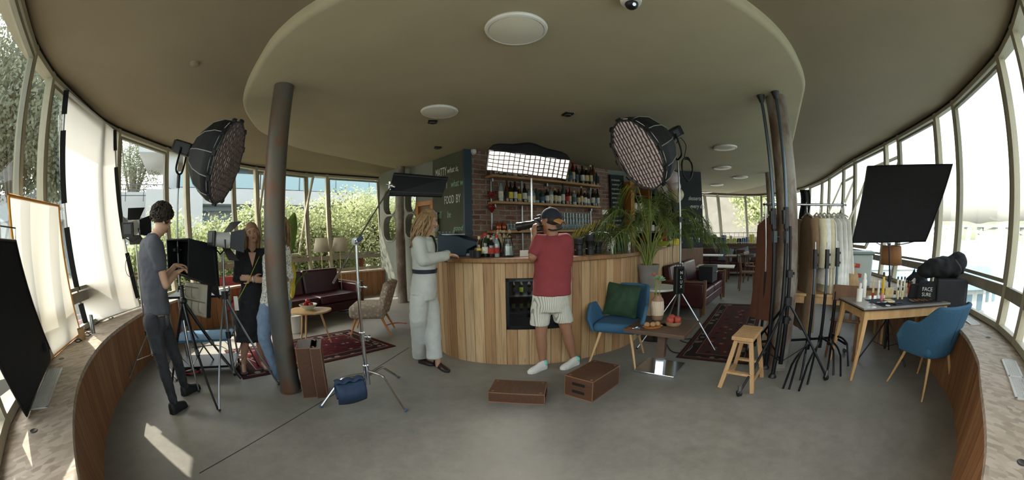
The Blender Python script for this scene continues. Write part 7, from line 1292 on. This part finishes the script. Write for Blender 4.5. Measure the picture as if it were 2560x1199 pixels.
hand(m, wR, -X, F, .5, .93); hand(m, wL, X, F, .5, .93); P, q, x_ = headm(m, hc, fc, V((0, 0, 1)), .95); bodyend(m, pr, 'skin_tan'); face(P, q, pr, .95, 'hair_honey')
m = MB(); loft(m, [(at(687, 762, d0), .165, .13), (at(690, 725, d0), .16, .125), (at(692, 680, d0), .16, .12), (at(694, 640, d0), .165, .115), (at(695, 620, d0), .12, .08)], X, F); limb(m, [sR_, sR_.lerp(eR, .5), eR], [.065, .06, .06]); limb(m, [sL_, sL_.lerp(eL, .5), eL], [.065, .06, .06]); cloth(m, pr, 'blouse', 'blouse_pattern')
m = MB(); loft(m, [(at(688, 748, d0), .16, .12), (at(688, 770, d0), .17, .125), (at(688, 790, d0), .13, .11)], X, F); limb(m, [pel - X * .075 - V((0, 0, .05)), pel.lerp(k1, .5) - X * .05, k1, k1.lerp(a1, .5), a1], [.1, .092, .072, .06, .045]); limb(m, [pel + X * .075 - V((0, 0, .05)), pel.lerp(k2, .5) + X * .03, k2, k2.lerp(a2, .5), a2], [.1, .088, .07, .06, .045]); cloth(m, pr, 'jeans', 'jeans_blue', .01, .015, .05)
shoe(pr, b1_ - fc * .02, b1_ - fc * .02 + (X * .5 - F * .6).normalized() * .2, 'sandal', .042, .035, 'sandal'); shoe(pr, b2_, b2_ + (X * .5 - F * .6).normalized() * .2, 'sandal', .042, .035, 'sandal'); locks(P, q, 120, .3, 'hair_blond', pr, seed=9, s=.95)

# --- woman in the pale suit at the bar
F, X = fwd(1068), rgt(1068); d0 = 3.86; fc = (X * .92 + F * .38).normalized(); sdv = V((fc.y, -fc.x, 0)); b1_, b2_ = hz(1060, 905), hz(1092, 918)
pr = human('woman in a pale grey cropped blazer and wide trousers standing at the bar', (b1_ + b2_) / 2)
hc, nkb, chs, wst, pel = at(1071, 551, d0), at(1060, 588, d0), at(1056, 618, d0), at(1061, 668, d0), at(1060, 715, d0)
sR_, sL_ = at(1047, 606, d0 - .14), at(1063, 602, d0 + .16); eR, wR = at(1056, 650, d0 - .2), at(1112, 640, d0 - .08); eL, wL = at(1078, 648, d0 + .22), at(1116, 636, d0 + .16)
m = MB(); loft(m, [(pel, .13, .11), (wst, .11, .085), (chs, .14, .1), (nkb - V((0, 0, .06)), .12, .07)], sdv, fc); limb(m, [nkb - V((0, 0, .05)), hc - V((0, 0, .06))], [.048, .045]); limb(m, [nkb - V((0, 0, .05)), sR_, eR, wR], [.05, .045, .036, .024]); limb(m, [nkb - V((0, 0, .05)), sL_, eL, wL], [.05, .045, .036, .024])
kR, kL, aR_, aL_ = at(1046, 800, d0 - .08), at(1078, 802, d0 + .05), at(1052, 892, pdist(b1_)), at(1094, 900, pdist(b2_) - .02); limb(m, [pel - X * .06, kR, aR_], [.08, .05, .033]); limb(m, [pel + X * .05, kL, aL_], [.08, .05, .033])
hand(m, wR, X + V((0, 0, .2)), V((0, 0, -1)), .45, .93, 1); hand(m, wL, X, V((0, 0, -1)), .5, .93, -1)
hf = (X - F * .08 + V((0, 0, -.3))).normalized(); P, q, x_ = headm(m, hc, hf, V((0, 0, 1)) + X * .25, .96); limb(m, [aL_, at(1094, 912, pdist(b2_))], [.032, .03]); bodyend(m, pr, 'skin'); face(P, q, pr, .96, 'hair_honey')
m = MB(); loft(m, [(at(1060, 673, d0), .15, .125), (at(1059, 650, d0), .148, .118), (at(1057, 625, d0), .165, .125), (at(1057, 606, d0), .165, .11), (at(1060, 592, d0), .10, .075)], sdv, fc); limb(m, [at(1056, 604, d0 - .05), sR_, sR_.lerp(eR, .5), eR, eR.lerp(wR, .5), wR], [.07, .07, .068, .066, .06, .055]); limb(m, [at(1060, 602, d0 + .05), sL_, sL_.lerp(eL, .5), eL, eL.lerp(wL, .5), wL], [.07, .07, .066, .064, .058, .054]); o = cloth(m, pr, 'blazer', 'suit_cloth', .01, .012, .06)
MB().tube([at(1066, 592, d0 - .1), at(1078, 612, d0 - .09), at(1083, 640, d0 - .08)], [.012, .02, .008], 8, flat=.3).build('lapel', 'suit_cloth', pr, world=True)
for k in range(4): MB().sph(wR + X * -.012 + V((0, 0, -.052)) - F * .02 + X * .018 * k - X * .03, (.006, .006, .006), 8, 6).build('cuff_button', 'boot_black', pr, world=True)
m = MB(); hA, hB = at(1050, 893, pdist(b1_) - .02), at(1086, 893, pdist(b2_) - .06); cA, cB = at(1045, 800, d0 - .07), at(1080, 800, d0 + .03)
loft(m, [(at(1061, 672, d0), .13, .115), (at(1060, 695, d0), .165, .13), (at(1058, 722, d0), .18, .14), (at(1058, 745, d0), .17, .13)], sdv, fc)
for h_, c__, t_ in ((hA, cA, at(1048, 735, d0 - .08)), (hB, cB, at(1070, 735, d0 + .05))): loft(m, [(h_, .088, .09), (h_.lerp(c__, .5), .09, .088), (c__, .095, .09), (c__.lerp(t_, .5), .105, .1), (t_, .1, .1)], sdv, fc)
cloth(m, pr, 'trousers', 'suit_cloth', .010, .012, .08); b_ = MB(); loft(b_, [(at(1061, 681, d0), .15, .13), (at(1061, 671, d0), .156, .134)], sdv, fc); bb_ = b_.build('belt', 'belt_black', pr, world=True); MB().box(at(1083, 673, d0 - .07), (.03, .03, .035), RZ(.5)).build('buckle', 'steel', bb_, world=True, ang=0)
shoe(pr, hz(1048, 905), hz(1084, 914), 'loafer', .04, .06, 'loafer'); shoe(pr, hz(1087, 910), hz(1121, 931), 'loafer', .04, .06, 'loafer')
locks(P, q, 300, .37, 'hair_blond', pr, seed=12, face_open=.62, r=.0095, s=.96, wave=.016, down=(V((0, 0, -1)) - X * .24).normalized())
m = MB(); m.sph(at(1071, 604, d0 - .02) + fc * .03, (.05, .05, .07)).sph(at(1073, 618, d0 - .02) + fc * .058, (.03, .03, .07)); m.build('camisole', 'dress_black', pr, world=True)

# --- photographer in the red t-shirt
F, X = fwd(1380), rgt(1380); d0 = 3.82; fc = (-X * .62 + F * .78).normalized(); sdv = V((fc.y, -fc.x, 0)); b1_, b2_ = hz(1345, 922), hz(1424, 912)
pr = human('photographer in a red t-shirt, striped shorts and backward cap, seen from behind', (b1_ + b2_) / 2)
hc, nkb, chs, wst, pel = at(1374, 548, d0), at(1383, 583, d0), at(1383, 630, d0), at(1380, 700, d0), at(1377, 745, d0)
sL_, sR_ = at(1349, 604, d0 - .02), at(1413, 602, d0 - .02); eL, wL = at(1331, 642, d0 - .1), at(1337, 590, d0 - .02); eR, wR = at(1404, 640, d0 + .32), at(1362, 575, d0 + .3)
kL, kR, aL_, aR_ = at(1352, 838, 3.8), at(1417, 830, 3.86), at(1357, 908, pdist(b1_) + .06), at(1433, 896, pdist(b2_) + .06)
m = MB(); loft(m, [(pel, .16, .12), (wst, .16, .12), (chs, .19, .12), (nkb - V((0, 0, .06)), .15, .09)], X, F); limb(m, [nkb - V((0, 0, .05)), hc - V((0, 0, .05))], [.062, .058]); limb(m, [nkb - V((0, 0, .07)), sL_, eL, wL], [.06, .06, .047, .03]); limb(m, [nkb - V((0, 0, .07)), sR_, eR, wR], [.06, .06, .047, .03])
limb(m, [pel - X * .09 - V((0, 0, .06)), kL, kL.lerp(aL_, .38), aL_], [.09, .06, .061, .036]); limb(m, [pel + X * .09 - V((0, 0, .06)), kR, kR.lerp(aR_, .38), aR_], [.09, .06, .061, .036]); limb(m, [aL_, at(1352, 922, pdist(b1_) + .04)], [.036, .036]); limb(m, [aR_, at(1432, 910, pdist(b2_) + .04)], [.036, .036])
hand(m, wL, V((0, 0, 1)) - X * .1, F * .5 + X * .6, .75, 1.02, 1); hand(m, wR, -X * .6 + V((0, 0, .8)), -F * .6, .7, 1.02, -1)
hf = (fc - X * .5).normalized(); P, q, x_ = headm(m, hc, hf, V((0, 0, 1)), 1.0); bodyend(m, pr, 'skin_tan'); face(P, q, pr)
m = MB(); loft(m, [(at(1378, 736, d0), .21, .165), (at(1379, 712, d0), .205, .16), (at(1382, 670, d0), .2, .15), (at(1384, 625, d0), .215, .15), (at(1384, 602, d0), .2, .125), (at(1383, 588, d0), .12, .09)], X, F); limb(m, [at(1365, 603, d0), sL_, sL_.lerp(eL, .62)], [.08, .088, .08]); limb(m, [at(1400, 602, d0), sR_, sR_.lerp(eR, .62)], [.08, .086, .08]); cloth(m, pr, 't_shirt', 'tee_red', .012, .018, .12)
m = MB(); loft(m, [(at(1376, 732, d0), .19, .15), (at(1376, 755, d0), .205, .165), (at(1375, 775, d0), .2, .155)], X, F)
for t_, b_ in ((at(1352, 765, d0), at(1349, 811, 3.8)), (at(1401, 765, d0), at(1409, 803, 3.84))): loft(m, [(t_, .105, .12), (b_, .108, .115)], X, F)
cloth(m, pr, 'shorts', 'shorts_stripe', .011, .015, .09)
for h_, t_ in ((hz(1364, 918), hz(1321, 934)), (hz(1444, 908), hz(1402, 924))):
    s_ = shoe(pr, h_, t_, 'sneaker_white', .047, .085, 'sneaker', 'sneaker_white'); d_ = (t_ - h_).normalized(); MB().sph(V((h_.x, h_.y, .06)) + d_ * .025, (.042, .042, .04), 12, 8).build('heel_tab', 'sneaker_teal', s_, world=True)
    for k in range(3): c_ = V((h_.x, h_.y, .075 - .012 * k)) + d_ * (.1 + .03 * k); MB().bar(c_ - V((-d_.y, d_.x, 0)) * .025, c_ + V((-d_.y, d_.x, 0)) * .025, .008, .006).build('lace', 'white_plastic', s_, world=True, ang=0)
MB().sph(P(0, -.035, -.005), (.079, .08, .06), 20, 12, q).build('hair', 'hair_dark', pr, world=True)
m = MB(); rs = []
for el in (-12, 5, 25, 45, 65, 82, 89): e_ = R(el); rs.append([P(math.cos(e_) * .093 * math.cos(a), -.014 + math.cos(e_) * .112 * math.sin(a), .028 + math.sin(e_) * .098) for a in [2 * PI * k / 28 for k in range(28)]])
cp_ = m.rings(rs).build('cap', 'cap_navy', pr, world=True); MB().grid(lambda a, b: P((a - .5) * .14 * (1 - .2 * b), -.108 - .065 * b + .035 * abs(a - .5) * (1 - b) , .008 - .035 * b - .12 * (a - .5) ** 2), 12, 8).build('brim', 'cap_tan', cp_, world=True, ang=180, sol=.006); MB().sph(P(0, -.014, .128), .008, 8, 6).build('button', 'cap_tan', cp_, world=True)
gl_ = MB()
for e in (-1, 1): gl_.tube([P(e * .033 + .022 * math.cos(a), .094, .004 + .018 * math.sin(a)) for a in [k * PI / 8 for k in range(17)]], .0022, 5).tube([P(e * .056, .09, .008), P(e * .08, .0, .01)], .002, 5)
gl_.build('glasses', 'b_amber', pr, world=True)
cm = thing('camera', 'black camera with long lens held to the photographer\'s eye', 'camera', at(1348, 560, d0 + .22)); cc = at(1347, 556, d0 + .2); ld = (at(1298, 566, d0 + .28) - cc).normalized(); s_ = V((-ld.y, ld.x, 0)).normalized()
mr = Matrix((s_, ld, V((0, 0, 1)))).transposed(); MB().box(cc, (.14, .08, .1), mr).build('body', 'black_plastic', cm, world=True, ang=0, bev=.012); MB().box(cc + V((0, 0, .065)), (.06, .07, .04), mr, .7).build('viewfinder', 'black_plastic', cm, world=True, ang=0, bev=.006); MB().box(cc + V((0, 0, -.07)) , (.12, .06, .05), mr).build('battery_grip', 'black_plastic', cm, world=True, ang=0, bev=.01)
rings_ = [(.04, .03), (.042, .06), (.038, .08), (.04, .12), (.044, .14), (.044, .2), (.048, .22), (.048, .25)]; q3 = ld.to_track_quat('Z', 'Y').to_matrix(); MB().lathe(rings_, cc, 24, q3).build('lens', 'black_plastic', cm, world=True); MB().lathe([(.0455, .15), (.0455, .19)], cc, 24, q3, cap=False).build('focus_ring', 'black_soft', cm, world=True); MB().lathe([(.05, .235), (.052, .26), (.046, .26), (.044, .245)], cc, 24, q3, cap=False).build('lens_hood', 'black_plastic', cm, world=True)
MB().tube(catmull([cc + V((0, 0, .03)) + s_ * .07, at(1362, 566, d0 + .05), at(1378, 575, d0 - .1), at(1400, 572, d0 + .02), at(1405, 566, d0 + .1)], 6), .009, 6, flat=.3).build('strap', 'black_cloth', cm, world=True)
